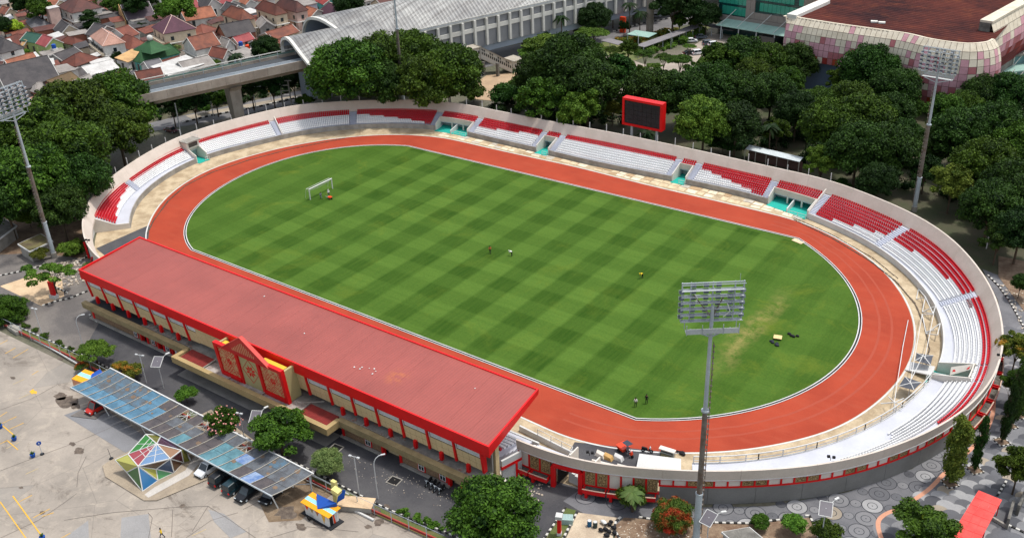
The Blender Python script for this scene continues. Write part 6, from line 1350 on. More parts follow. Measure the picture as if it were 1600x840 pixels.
for s, v in ((.05, .03), (.95, .03), (.05, .5), (.95, .5), (.05, .95), (.95, .95)): p = q[0].lerp(q[1], s).lerp(q[3].lerp(q[2], s), v); part('post', MB().bar((p.x, p.y, 0), (p.x, p.y, 2.54), .14), RED, t)
# walls east of the shelter
for i, (a, b_, l) in enumerate((((1572, 826), (1580, 797), 'short dark concrete gate wall right of the red shelter'), ((1588, 805), (1602, 772), 'tall dark concrete gate wall at the east edge'))): A = G(*a); B = G(*b_); single('gate_wall', MB().bar((A[0], A[1], .9), (B[0], B[1], .9), .35, 1.8), CONCD, l, 'wall')
a, b_ = G(1545, 808), G(1575, 826); single('low_wall', MB().bar((a[0], a[1], .25), (b_[0], b_[1], .25), .3, .5), CONC, 'low pale wall running from the red shelter to the gate wall', 'wall')
# tree pits in the paving
PITS = [((1484, 755), 'columnar'), ((1523, 734), ''), ((1565, 690), ''), ((1577, 665), ''), ((1590, 650), '')]
for (px, py), _ in PITS:
 c_ = G(px, py); s = 1.25; qd = [(c_[0]+s*math.cos(a), c_[1]+s*math.sin(a)) for a in (R(5), R(95), R(185), R(275))]; kerb('tree_pit_kerb', None, world=qd, closed=True, w_=.16, h=.16, L=.36); struct('tree_pit_soil', MB().face([(x, y, .08) for x, y in qd]), SOIL)
# covered shed roof in the eastern grove
q = [Vector(G(x, y, 3.4)) for x, y in ((1190, 240), (1166, 233), (1170, 226), (1252, 248))]; a, b_ = Vector(G(1168, 230, 3.4)), Vector(G(1252, 250, 3.4)); d = Vector((-.1, 1, 0))
t = thing('grove_shed', 'long open shed with a pale sheet roof inside the grove behind the far stand', 'shed', (a.x, a.y, 0)); part('roof', MB().hexa([a-d*1.5, b_-d*1.5, b_+d*1.5, a+d*1.5], [a-d*1.5+Vector((0, 0, .1)), b_-d*1.5+Vector((0, 0, .1)), b_+d*1.5+Vector((0, 0, .1)), a+d*1.5+Vector((0, 0, .1))]), M('pale_sheet', S(196, 204, 206), amt=.4), t)
for k in range(6): p = a.lerp(b_, k/5); part('post', MB().bar((p.x, p.y-1.3, 0), (p.x, p.y-1.3, 3.3), .15), CONC, t)
part('back_wall', MB().bar((a.x, a.y+1.2, 1.2), (b_.x, b_.y+1.2, 1.2), .2, 2.4), M('shed_wall', S(96, 72, 66)), t)
# stains, puddle marks and cracks of the car park
STAIN = M('oil_stain', S(84, 74, 66), S(116, 104, 92), s1=1.2, amt=.8, fine=.3); r_ = random.Random(77)
def blob(px, py, rx, ry, mat=STAIN, z=.003):
 p = G(px, py); a0_ = r_.uniform(0, 3); n = 14; struct('stain', MB().face([(p[0]+rx*math.cos(a0_+k*6.283/n)*r_.uniform(.6, 1.15), p[1]+ry*math.sin(a0_+k*6.283/n)*r_.uniform(.6, 1.15), z) for k in range(n)]), mat)
for a in ((113,693,.7,.5), (123,704,1.0,.8), (33,761,.4,.3), (104,628,2.6,1.8), (95,618,1.4,1.0), (118,634,1.2,.8), (446,800,1.8,1.4), (500,815,1.2,.9), (470,822,1.0,.6), (585,800,.9,1.4), (592,815,.8,.8), (575,822,.6,.5), (66,800,.5,.4), (200,680,.5,1.2), (212,690,.5,.8), (604,790,.6,.4), (285,790,.5,.4), (330,748,.9,.5), (20,590,.7,.4), (95,560,.8,.5)): blob(*a)
CRK = M('crack', S(98, 90, 84), amt=.3)
for k in (((0,735),(60,712),(120,690),(190,660)), ((100,812),(175,800),(270,792),(325,790),(360,812),(400,840)), ((268,838),(270,795)), ((0,840),(60,812),(100,785),(120,770)), ((325,790),(300,830)), ((120,760),(122,738),(135,712)), ((380,795),(420,775)), ((232,840),(238,808),(231,800)), ((0,640),(50,622),(90,600)), ((420,840),(480,822),(560,830)), ((290,840),(330,812),(372,800))): struct('crack', line(k, .07, .005), CRK)
for a, b_ in (((10, 700), (30, 690)), ((40, 740), (60, 731)), ((20, 600), (38, 592)), ((30, 622), (50, 613)), ((300, 836), (322, 826))): struct('faded_line', line((a, b_), .1, .0045), M('faded_yellow', S(196, 170, 112), S(176, 160, 132), s1=1.5, amt=.9))
def scatter(name, px, n, s0, s1, mat, seed):
 q = [G(x, y)[:2] for x, y in px]; xs = [p[0] for p in q]; ys = [p[1] for p in q]; r_ = random.Random(seed); mb = MB(); k = 0
 while k < n:
  x, y = r_.uniform(min(xs), max(xs)), r_.uniform(min(ys), max(ys))
  if inside((x, y), q): s = r_.uniform(s0, s1); mb.obox((x, y, 0), (s, s*r_.uniform(.5, 1), s*.5), r_.uniform(0, 3)); k += 1
 struct(name, mb, mat, kind='stuff')
RUB = M('rubble_stone', S(206, 196, 180), S(150, 130, 110), s1=2, amt=.8, fine=.25)
scatter('rubble', [(62, 418), (135, 402), (134, 440), (100, 452)], 170, .15, .6, RUB, 1); scatter('rubble', [(985, 812), (1060, 818), (1080, 840), (970, 850), (966, 820)], 160, .06, .22, RUB, 2)
scatter('rubble', [(800, 735), (860, 760), (830, 800), (790, 790)], 90, .08, .3, RUB, 3); scatter('leaf_scraps', [(480, 690), (700, 760), (720, 800), (600, 770)], 120, .05, .14, RUB, 4); scatter('rubble', [(1540, 430), (1600, 460), (1600, 520), (1560, 440)], 60, .1, .4, RUB, 5)
# ================================================================ viaduct and station
VZ = 15.5
VA, VB = Vector(G(150, 164, VZ)), Vector(G(479, 93.5, VZ))
vd = (VB-VA); vd.z = 0; vd.normalize(); vn = Vector((-vd.y, vd.x, 0))            # vn points away from the camera
vd_far = (Vector(G(862, 2, VZ))-VB); vd_far.z = 0; vd_far.normalize()
VCON = M('viaduct_concrete', S(164, 154, 142), S(132, 122, 112), s1=.25, amt=.7, fine=.12)
STN = M('station_white', S(216, 214, 206), S(186, 184, 176), amt=.5, fine=.06)
STG = M('station_grey_blue', S(150, 160, 172), S(132, 142, 154), s1=.1, amt=.5, fine=.05)
STP = M('station_infill', S(140, 141, 143), S(122, 123, 125), amt=.4, fine=.06)
t = thing('viaduct', 'elevated concrete railway viaduct crossing above the road on one big pier', 'viaduct', (VA.x, VA.y, 0))
Wv = 10.5
def vp(s, o, z): p = VA+vd*s+vn*o; return Vector((p.x, p.y, z))
L0, L1 = -150, (VB-VA).length+3
def vbox(name, s0, s1, o0, o1, z0, z1, m_, par=t): return part(name, MB().hexa([vp(s0, o0, z0), vp(s1, o0, z0), vp(s1, o1, z0), vp(s0, o1, z0)], [vp(s0, o0, z1), vp(s1, o0, z1), vp(s1, o1, z1), vp(s0, o1, z1)]), m_, par)
vbox('deck', L0, L1, .3, Wv-.3, VZ-1.9, VZ-1.0, VCON)
part('girder', MB().hexa([vp(L0, 2.6, VZ-3.9), vp(L1, 2.6, VZ-3.9), vp(L1, Wv-2.6, VZ-3.9), vp(L0, Wv-2.6, VZ-3.9)], [vp(L0, 1.6, VZ-1.91), vp(L1, 1.6, VZ-1.91), vp(L1, Wv-1.6, VZ-1.91), vp(L0, Wv-1.6, VZ-1.91)]), VCON, t)
s = L0
while s < L1: vbox('parapet_panel', s+.02, min(L1, s+4.0)-.02, 0, .28, VZ-2.3, VZ, VCON); s += 4.0
vbox('far_parapet', L0, L1, Wv-.3, Wv, VZ-2.0, VZ-.2, VCON)
RAILG = M('rail_grey', S(150, 154, 160), S(176, 178, 180), amt=.6, fine=.12)
vbox('track_plinth', L0, L1, 1.0, 2.2, VZ-.99, VZ-.5, RAILG); vbox('track_plinth', L0, L1, 2.7, 3.9, VZ-.99, VZ-.55, RAILG)
for o in (.7, 1.3, 2.0, 2.8, 3.7): vbox('rail', L0, L1, o, o+.12, VZ-.5, VZ-.3, STEEL)
vbox('walkway', L0, L1, 4.1, 5.4, VZ-.99, VZ-.8, M('walkway_tan', S(178, 160, 134), S(140, 128, 116), amt=.7, fine=.15)); vbox('dark_trackbed', L0, L1, 5.5, Wv-.8, VZ-.99, VZ-.86, M('trackbed', S(70, 74, 78), amt=.4))
vbox('handrail', L0, L1, Wv-.6, Wv-.4, VZ+.9, VZ+1.1, STN)
s = L0
while s < L1: vbox('rail_post', s, s+.12, Wv-.6, Wv-.45, VZ-.8, VZ+.9, STEEL); s += 5.5
vbox('green_screen', L0, L1, Wv+.3, Wv+.38, VZ-1.6, VZ+.2, M('green_mesh', S(122, 148, 140), S(100, 128, 118), amt=.6))
pj = Vector(G(367, 190, 0)); sp = (pj-VA).dot(vd)
def pier(s, par):
 part('pier', MB().hexa([vp(s-1.1, 3.6, 0), vp(s+1.5, 3.6, 0), vp(s+1.5, Wv-3.6, 0), vp(s-1.1, Wv-3.6, 0)], [vp(s-1.6, 3.0, VZ-5.2), vp(s+1.6, 3.0, VZ-5.2), vp(s+1.6, Wv-3.0, VZ-5.2), vp(s-1.6, Wv-3.0, VZ-5.2)]), VCON, par)
 part('pier_head', MB().hexa([vp(s-1.6, 3.0, VZ-5.19), vp(s+1.6, 3.0, VZ-5.19), vp(s+1.6, Wv-3.0, VZ-5.19), vp(s-1.6, Wv-3.0, VZ-5.19)], [vp(s-1.6, 1.7, VZ-3.91), vp(s+1.6, 1.7, VZ-3.91), vp(s+1.6, Wv-1.7, VZ-3.91), vp(s-1.6, Wv-1.7, VZ-3.91)]), VCON, par)
for s in (sp, sp-42, sp-84): pier(s, t)
# station
st = thing('railway_station', 'elevated railway station under a long grey barrel vault with white ribs', 'station', (VB.x, VB.y, 0))
FA = Vector(G(572, 66.5, 16)); FB = Vector(G(862, 2, 16)); sd_ = (FB-FA); sd_.z = 0; sd_.normalize(); sn = Vector((-sd_.y, sd_.x, 0))
def sp3(s, o, z): p = FA+sd_*s+sn*o; return Vector((p.x, p.y, z))
def sproj(px, py, z): p = Vector(G(px, py, z)); return (p-FA).dot(sd_), (p-FA).dot(sn)
Ls, Le = sproj(520, 92, 16)[0], 330
def sbox(name, s0, s1, o0, o1, z0, z1, m_): return part(name, MB().hexa([sp3(s0, o0, z0), sp3(s1, o0, z0), sp3(s1, o1, z0), sp3(s0, o1, z0)], [sp3(s0, o0, z1), sp3(s1, o0, z1), sp3(s1, o1, z1), sp3(s0, o1, z1)]), m_, st)
WS = 19
sbox('wall_core', Ls+6, Le, .5, WS-.5, 11.6, 16.4, STP); sbox('top_beam', Ls, Le, -.3, .49, 15.4, 16.6, STN); sbox('mid_beam', Ls+2, Le, -.3, .49, 11.7, 13.0, STN); sbox('far_beam', Ls, Le, WS-.4, WS, 15.2, 16.4, STN)
k = 0; s = Ls+3
while s < 210:
 sbox('column', s, s+.75, -.75, .2, 6.9, 15.39, STN); sbox('infill_panel', s+.9, s+4.2, .2, .49, 13.1, 15.3, STP); sbox('infill_panel', s+.9, s+4.2, .1, .48, 6.6, 11.6, STP); s += 4.6; k += 1
sbox('lower_body', Ls+18, Le, .5, WS-4, 4.6, 11.59, STG);
for s in np.arange(Ls+26, 260, 17): sbox('pier', s, s+1.6, 4, 6, 0, 4.6, CONCD)
# ribbed vaults: two shells, the western one lower and shorter
VRM = None
m, nt, b = newmat('vault_sheet'); N = NT(nt); P = N.pos()
X = N.xyz(N.mapping(P, -math.atan2(sd_.y, sd_.x)))[0]
rib = N.math('DIVIDE', N.math('PINGPONG', X, .65), .65)
col = N.mix(N.ramp(N.noise(P, .07, 6, .75), .42, .62), S(160, 160, 156), S(112, 112, 112))
stn = N.noise(N.mapping(P, -math.atan2(sd_.y, sd_.x), (1.1, .05, .05)), 1.0, 5, .75)
col = N.mix(N.math('MULTIPLY', N.ramp(stn, .46, .62), .8), col, S(84, 80, 78))
gr = N.math('MULTIPLY_ADD', N.ramp(rib, .05, .4), .5, .5)
mu = nt.nodes.new('ShaderNodeVectorMath'); mu.operation = 'SCALE'; N.lk(col, mu.inputs[0]); N.lk(gr, mu.inputs[3]); nt.links.new(mu.outputs[0], b.inputs['Base Color']); b.inputs['Roughness'].default_value = .5; N.bump(rib, .5, .2, b); VAULT = m
def vault(s0, s1, prof, slant):
 n = 22; k_ = np.linspace(0, len(prof)-1, n+1); xs = np.arange(len(prof))
 O = np.interp(k_, xs, [q[0] for q in prof]); Z = np.interp(k_, xs, [q[1] for q in prof])
 for _ in range(2): O[1:-1] = (O[:-2]+2*O[1:-1]+O[2:])/4; Z[1:-1] = (Z[:-2]+2*Z[1:-1]+Z[2:])/4
 def pt(s, k, dz=0.): return sp3(s-slant*min(1, k/n*1.8), O[k], Z[k]+dz)
 segs_ = 7 if s1-s0 > 60 else 3
 for i in range(segs_):
  a0_, a1_ = s0+(s1-s0)*i/segs_, s0+(s1-s0)*(i+1)/segs_
  part('vault_shell', MB().strip([pt(a1_, k) for k in range(n+1)], [pt(a0_+(.02 if i else 0), k) for k in range(n+1)]), VAULT, st, smooth=True)
 part('vault_lining', MB().strip([pt(s0+.1, k, -.4) for k in range(n+1)], [pt(s1, k, -.4) for k in range(n+1)]), STG, st)
 e0 = [pt(s0-.3, k, .12) for k in range(n+1)]; e1 = [pt(s0-.3, k, -.7) for k in range(n+1)]; e2 = [pt(s0+.6, k, .12) for k in range(n+1)]; e3 = [pt(s0+.6, k, -.7) for k in range(n+1)]
 part('end_rib', MB().strip(e0, e1).strip(e2, e0).strip(e1, e3), STN, st)
s_a = sproj(486, 104, 15)[0]
vault(-21.5, 6, [(-6.7, 14.6), (-3.5, 16.2), (0, 18.0), (2.5, 19.6), (4.8, 20.7), (7, 20.6), (9, 19.6), (10, 18), (9.6, 16), (8.5, 14.6)], .6)
vault(-4, Le, [(-.4, 16.4), (3.2, 19.2), (6.5, 21.6), (9.5, 23.2), (12, 23.4), (15, 22), (17.5, 19.5), (18.5, 16.2)], 7)
sbox('end_foot', s_a-3, s_a+3, -1.6, .4, 13.6, 14.8, STN); sbox('end_wing', s_a+2, Ls+19, .5, 6, 3.0, 13.6, STG)
# stair building at the foot of the station
t = thing('stair_building', 'white stair building with dark square openings stepping down from the station', 'building', tuple(G(790, 108)[:2])+(0,))
A, B = Vector(G(733, 96, 5)), Vector(G(805, 122, 0));
top0, top1 = Vector(G(751, 74, 8.6)), Vector(G(800, 98, 3.4)); low0, low1 = Vector((top0.x, top0.y, 5.0)), Vector((top1.x, top1.y, 0.1)); dpt = sn*3.4
part('stair_body', MB().hexa([low0, low1, low1+dpt, low0+dpt], [top0, top1, top1+dpt, top0+dpt]), STN, t)
u_ = top1-top0; up = Vector((0, 0, 1)); fn = -sn*.04
part('roof_slope', MB().hexa([top0-sn*.4, top1-sn*.4, top1+dpt+sn*.4, top0+dpt+sn*.4], [v+Vector((0, 0, .2)) for v in (top0-sn*.4, top1-sn*.4, top1+dpt+sn*.4, top0+dpt+sn*.4)]), M('dusty_roof', S(170, 162, 148), amt=.4), t)
for k in range(15):
 s0, s1 = (k+.3)/15.5, (k+.95)/15.5; a, c_ = top0+u_*s0, top0+u_*s1
 part('opening', MB().face([a+fn-up*2.1, c_+fn-up*2.1, c_+fn-up*1.2, a+fn-up*1.2]), DARKGLASS, t)
 if k % 4 < 2: part('opening', MB().face([a+fn-up*.95, c_+fn-up*.95, c_+fn-up*.3, a+fn-up*.3]), DARKGLASS, t)
def room(p0px, p1px, zt, zb, dep, name='landing_room'):
 a, c_ = Vector(G(*p0px, zt)), Vector(G(*p1px, zt)); lo0, lo1 = Vector((a.x, a.y, zb)), Vector((c_.x, c_.y, zb)); d = sn*dep
 part(name, MB().hexa([lo0, lo1, lo1+d, lo0+d], [a, c_, c_+d, a+d]), STN, t); part('roof_cap', MB().hexa([a-sn*.5, c_-sn*.5, c_+d+sn*.4, a+d+sn*.4], [v+Vector((0, 0, .25)) for v in (a-sn*.5, c_-sn*.5, c_+d+sn*.4, a+d+sn*.4)]), _M['dusty_roof'], t)
 for k in range(4): q0 = a.lerp(c_, .15+.2*k); q1 = a.lerp(c_, .28+.2*k); part('opening', MB().face([q0+fn-up*1.9, q1+fn-up*1.9, q1+fn-up*1.0, q0+fn-up*1.0]), DARKGLASS, t)
room((733, 78), (751, 74), 8.4, 4.4, 3.4); room((802, 97), (817, 92), 3.6, 0, 4.5)
for px, py in ((740, 118), (756, 117), (778, 119)): p = G(px, py); part('pier', MB().box(p[0]-.4, p[0]+.4, p[1]-.4, p[1]+.4, 0, 4.2), CONCD, t)
# covered walkways and canopies of the yard
def strip_roof(name, pts, w_, z, label, mat, cat='walkway', posts=True):
 q = [Vector(G(x, y, z)) for x, y in pts]; t = thing(name, label, cat, (q[0].x, q[0].y, 0))
 for a, b_ in zip(q[:-1], q[1:]):
  d = (b_-a).normalized(); nn = Vector((-d.y, d.x, 0))*w_/2; L = (b_-a).length; n = max(1, int(L/4))
  for k in range(n):
   p0, p1 = a.lerp(b_, k/n+.002), a.lerp(b_, (k+1)/n-.002)
   part('roof_panel', MB().hexa([p0-nn, p1-nn, p1+nn, p0+nn], [v+Vector((0, 0, .15)) for v in (p0-nn, p1-nn, p1+nn, p0+nn)]), mat, t)
   if posts: part('post', MB().bar((p0-nn*.8).to_tuple()[:2]+(0,), p0-nn*.8, .18), STEEL, t)
WROOF = M('walk_roof', S(128, 124, 126), S(108, 104, 108), amt=.4, fine=.08)
strip_roof('covered_walkway', ((1000, 73), (1045, 57), (1098, 37)), 3.6, 3.0, 'covered walkway with a long grey roof beside the hedge of the yard', WROOF); strip_roof('covered_walkway', ((817, 97), (850, 92), (880, 79), (917, 69)), 3.0, 3.0, 'thin covered walkway running under the trees from the stair building', WROOF)
strip_roof('dark_canopy', ((1100, 38), (1150, 47)), 4.0, 3.2, 'dark grey canopy joining the walkway to the green glass building', M('dark_canopy', S(90, 88, 92)), 'canopy'); strip_roof('bike_shelter', ((945, 62), (972, 69)), 4.0, 2.6, 'low grey shelter beside the yellow hedge', WROOF, 'shelter')
GCAN = M('green_canopy_glass', S(146, 176, 166), S(120, 152, 142), amt=.4, fine=.06)
strip_roof('green_canopy', ((986, 51), (1020, 56)), 6.0, 3.6, 'pale green glass canopy on thin white posts by the side road', GCAN, 'canopy')
mb = MB()
# ---- green glass building
HB = Vector(G(1113, 50, 0)); HC = Vector(G(1240, 72, 0)); hd = (HC-HB).normalized(); hn = Vector((-hd.y, hd.x, 0))
t = thing('glass_building', 'tall building with green glass bays and grey stone panels beside the yard', 'building', (HB.x, HB.y, 0))
def hp(s, o, z): p = HB+hd*s+hn*o; return Vector((p.x, p.y, z))
def hbox(name, s0, s1, o0, o1, z0, z1, m_): return part(name, MB().hexa([hp(s0, o0, z0), hp(s1, o0, z0), hp(s1, o1, z0), hp(s0, o1, z0)], [hp(s0, o0, z1), hp(s1, o0, z1), hp(s1, o1, z1), hp(s0, o1, z1)]), m_, t)
def hs(px):
 lo, hi_ = 0., 80.
 for _ in range(30):
  m_ = (lo+hi_)/2; q = np.array(hp(m_, 0, 8))-CC; x = 800+CF*float(q@CR)/float(q@CFW)
  if x < px: lo = m_
  else: hi_ = m_
 return lo
STONE = M('grey_stone_panel', S(146, 136, 128), S(132, 122, 116), amt=.4, fine=.05); GG = glass('green_glass', S(52, 148, 126), .1); GGD = glass('dark_green_glass', S(20, 62, 62), .1)
s1_, s2_, s3_ = hs(1122), hs(1165), hs(1179); se = hs(1252)
hbox('core', s1_, se, .6, 30, 0, 34, STONE)
hbox('ground_glass', s1_+1, se, .2, .59, 0, 4.6, GGD); hbox('string_course', s1_, se, -.3, .59, 4.7, 6.6, STONE)
for a, c_, z0 in ((s1_, s2_, 6.9), (s3_, se, 9.5)):
 n = int((c_-a)/1.5)
 for i in range(n):
  for j in range(7):
   zz = z0+j*3.6; hbox('glass_pane', a+(c_-a)*i/n+.05, a+(c_-a)*(i+1)/n-.05, .1, .5, zz+.1, zz+(2.9), GG if (i*7+j*3) % 11 else GGD);
 for j in range(8): hbox('spandrel', a, c_, .05, .59, z0+j*3.6-.55, z0+j*3.6+.05, GGD)
for i in range(2):
 for j in range(8): hbox('stone_panel', s2_+(s3_-s2_)*i/2+.03, s2_+(s3_-s2_)*(i+1)/2-.03, -.1, .59, 6.7+j*3, 9.65+j*3, STONE)
for i in range(8):
 for j in range(1): hbox('stone_panel', s3_+(se-s3_)*i/8+.03, s3_+(se-s3_)*(i+1)/8-.03, -.1, .59, 6.7, 8.9, STONE)
for k in range(12): a = hs(1136)+(se-hs(1136))*k/12; c_ = hs(1136)+(se-hs(1136))*(k+1)/12; part('canopy_panel', MB().hexa([hp(a+.04, -7, 4.6), hp(c_-.04, -7, 4.6), hp(c_-.04, -.35, 5.4), hp(a+.04, -.35, 5.4)], [hp(a+.04, -7, 4.75), hp(c_-.04, -7, 4.75), hp(c_-.04, -.35, 5.55), hp(a+.04, -.35, 5.55)]), GCAN, t)
for k in range(4): a = hs(1140)+(se-hs(1140))*k/4; part('canopy_rod', MB().bar(hp(a, -6, 4.8), hp(a+2.5, -.1, 9.0), .14), WHITE, t); part('canopy_post', MB().bar(hp(a+1, -6.6, 0), hp(a+1, -6.6, 4.6), .3), STEEL, t)
part('dark_bay', MB().hexa([hp(hs(1204), -6.8, 0), hp(hs(1228), -6.8, 0), hp(hs(1228), -.4, 0), hp(hs(1204), -.4, 0)], [hp(hs(1204), -6.8, 3.6), hp(hs(1228), -6.8, 3.6), hp(hs(1228), -.4, 3.6), hp(hs(1204), -.4, 3.6)]), DARKGLASS, t)
# ---- building clad in cream, pink and red tiles
MZ = 20.
edge_px = [(1227, 26), (1233, 25), (1262, 30), (1300, 36), (1350, 43), (1395, 49), (1420, 53), (1450, 60), (1480, 65), (1510, 68), (1530, 67.5), (1546, 65), (1554, 61)]
mt = thing('tiled_mall', 'curved building clad in cream, pink and red tiles under a rusty ribbed roof', 'building', tuple(G(1400, 130)[:2])+(0,))
ep = [Vector(G(x, y, MZ)) for x, y in edge_px]
den = []
for i in range(len(ep)-1):
 p0, p1, p2, p3 = ep[max(0, i-1)], ep[i], ep[i+1], ep[min(len(ep)-1, i+2)]
 for k in range(10): t_ = k/10; den.append(.5*((2*p1)+(p2-p0)*t_+(2*p0-5*p1+4*p2-p3)*t_*t_+(3*p1-p0-3*p2+p3)*t_**3))
den.append(ep[-1]); cum = [0]
for a, b_ in zip(den[:-1], den[1:]): cum.append(cum[-1]+(b_-a).length)
TOT = cum[-1]
def along(s):
 s = min(max(s, 0), TOT-1e-4); i = max(j for j in range(len(cum)) if cum[j] <= s); i = min(i, len(den)-2); f = (s-cum[i])/(cum[i+1]-cum[i]); p = den[i].lerp(den[i+1], f)
 a, b_ = den[max(0, i-4)], den[min(len(den)-1, i+5)]; d = (b_-a).normalized(); return p, Vector((d.y, -d.x, 0))
def bulge(s, z):
 p, n_ = along(s); f = z/MZ; o = 4.2*math.sqrt(max(0, 1-((z-10.3)/10.0)**2))-1.05
 return Vector((p.x, p.y, z))+n_*(o if z < MZ else 0)
TM = [M('tile_%s' % n, S(*c), S(*c2), s1=.5, s2=2, amt=.6, fine=.07) for n, c, c2 in (('cream', (214, 204, 184), (186, 174, 152)), ('pink', (198, 150, 158), (176, 128, 136)), ('rose', (170, 104, 108), (150, 88, 92)), ('red', (146, 50, 42), (120, 34, 32)), ('orange', (164, 70, 42), (150, 60, 40)), ('darkred', (112, 24, 28), (96, 20, 24)))]
nrow, ncol = 11, int(TOT/1.45); r_ = random.Random(21); mbt = MB(); gap = .05
jo = MB()
for j in range(nrow):
 z1_, z0_ = MZ-j*MZ/nrow, MZ-(j+1)*MZ/nrow; f = j/nrow
 A = [bulge(TOT*i/60, z1_)-along(TOT*i/60)[1]*.12 for i in range(0 if j < 6 else 22, 61)]; B = [bulge(TOT*i/60, z0_)-along(TOT*i/60)[1]*.12 for i in range(0 if j < 6 else 22, 61)]; jo.strip(A, B)
 for i in range(ncol):
  sA, sB = TOT*i/ncol+gap, TOT*(i+1)/ncol-gap; u = i/ncol
  if u < .37 and j > 5: continue
  ff = f*(1.5 if u < .42 else .98) ; x = ff+r_.uniform(-.16, .16)
  k = 0 if x < .06 else r_.choice((0, 0, 0, 1)) if x < .24 else (r_.choice((0, 1, 1, 1, 2)) if x < .56 else r_.choice((0, 1, 2, 2, 4) if x < .74 else (2, 3, 4, 3, 3)) if x < .86 else r_.choice((3, 5, 5)))
  a, b_, c_, d_ = bulge(sA, z0_+gap), bulge(sB, z0_+gap), bulge(sB, z1_-gap), bulge(sA, z1_-gap); mbt.face([a, b_, c_, d_], k)
part('tile_joints', jo, M('tile_joint', S(120, 96, 88), amt=.3), mt); part('facade_tiles', mbt, TM, mt, 'curved skin of cream, pink and red tiles', stuff=True)
mb = MB(); r_ = random.Random(3)
for i in range(26):
 s = TOT*(.04+.018*i); h_ = r_.uniform(.7, 1.7); a, b_ = bulge(s, MZ-.15), bulge(s+.7, MZ-.15); n_ = along(s)[1]*.05; mb.face([a+n_-Vector((0, 0, h_)), b_+n_-Vector((0, 0, h_*r_.uniform(.8, 1.1))), b_+n_, a+n_])
part('dark_slots', mb, M('roof_vent_dark', S(98, 92, 82), S(128, 120, 106), s1=2, amt=.8, fine=.3), mt, stuff=True)
m, nt, b = newmat('rusty_roof'); N = NT(nt); P = N.pos()
ex = (ep[8]-ep[1]).normalized(); X = N.xyz(N.mapping(P, -math.atan2(ex.y, ex.x))); rr = N.math('DIVIDE', N.math('PINGPONG', X[1], .9), .9)
col = N.mix(N.ramp(N.noise(P, .05, 6, .75), .4, .62), S(86, 46, 40), S(50, 32, 34)); col = N.mix(N.math('MULTIPLY', N.ramp(N.noise(P, .16, 6, .8), .54, .7), .6), col, S(116, 66, 46))
gr = N.math('MULTIPLY_ADD', N.ramp(rr, .05, .5), .5, .6); mu = nt.nodes.new('ShaderNodeVectorMath'); mu.operation = 'SCALE'; N.lk(col, mu.inputs[0]); N.lk(gr, mu.inputs[3]); nt.links.new(mu.outputs[0], b.inputs['Base Color']); N.bump(rr, .5, .3, b); b.inputs['Roughness'].default_value = .95; b.inputs['Specular IOR Level'].default_value = .05
bk = [Vector(G(1606, 3, MZ)), Vector(G(1590, -12, MZ)), Vector(G(1300, -45, MZ)), Vector(G(1283, -5, MZ))]
part('rusty_roof', MB().face([(v.x, v.y, MZ-.35) for v in [d_ for d_ in den]+bk]), m, mt)
part('roof_coping', MB().strip([d_ for d_ in den], [d_-along(c_)[1]*.7 for d_, c_ in zip(den, cum)]), TM[0], mt)
a, b_ = Vector(G(1237, 23, MZ+.6)), Vector(G(1290, 0, MZ+.6)); part('white_ridge_beam', MB().bar(a-Vector((0, 0, .7)), b_-Vector((0, 0, .7)), 3.0, 1.4), STN, mt)
# eastern wing: leaning tiled wall going off to the right
wa, wb = Vector(G(1549, 37, MZ+2)), Vector(G(1640, -14, MZ+2)); wd = (wb-wa).normalized(); wn = Vector((wd.y, -wd.x, 0)); mbw = MB(); r_ = random.Random(5)
for j in range(7):
 for i in range(16):
  L = (wb-wa).length; f = lambda s, z: wa+wd*s+wn*(2.2*math.sin(math.pi*min(1, z/15))+(.0))+Vector((0, 0, -z))
  s0_, s1_w = L*i/16+.05, L*(i+1)/16-.05; z0_, z1_ = j*2.2+.05, (j+1)*2.2-.05; k = r_.choice(((0,), (0, 0, 1), (0, 1, 1), (1, 2), (2, 3), (3, 5), (5,))[j]); mbw.face([f(s0_, z1_), f(s1_w, z1_), f(s1_w, z0_), f(s0_, z0_)], k)
part('wing_tiles', mbw, TM, mt, 'tiled side wing', stuff=True); part('wing_cap', MB().hexa([wa-wn*3, wb-wn*3, wb+wn*.3, wa+wn*.3], [v+Vector((0, 0, .6)) for v in (wa-wn*3, wb-wn*3, wb+wn*.3, wa+wn*.3)]), TM[0], mt)
part('wing_core', MB().hexa([v-Vector((0, 0, 20)) for v in (wa-wn*3, wb-wn*3, wb-wn*.2, wa-wn*.2)], [wa-wn*3, wb-wn*3, wb-wn*.2, wa-wn*.2]), CONCD, mt)
c0_ = along(TOT*.0)[0]
a, b_ = along(TOT*.14)[0], along(TOT*.40)[0]; n_ = along(TOT*.3)[1]; BW = M('blue_grey_wall', S(110, 128, 152), S(96, 112, 136), amt=.4, fine=.05)
part('blue_wall', MB().hexa([(a-n_*1.5).to_tuple()[:2]+(0,), (b_-n_*1.5).to_tuple()[:2]+(0,), (b_+n_*.6).to_tuple()[:2]+(0,), (a+n_*.6).to_tuple()[:2]+(0,)], [(a-n_*1.5).to_tuple()[:2]+(9.6,), (b_-n_*1.5).to_tuple()[:2]+(9.6,), (b_+n_*.6).to_tuple()[:2]+(9.6,), (a+n_*.6).to_tuple()[:2]+(9.6,)]), BW, mt)
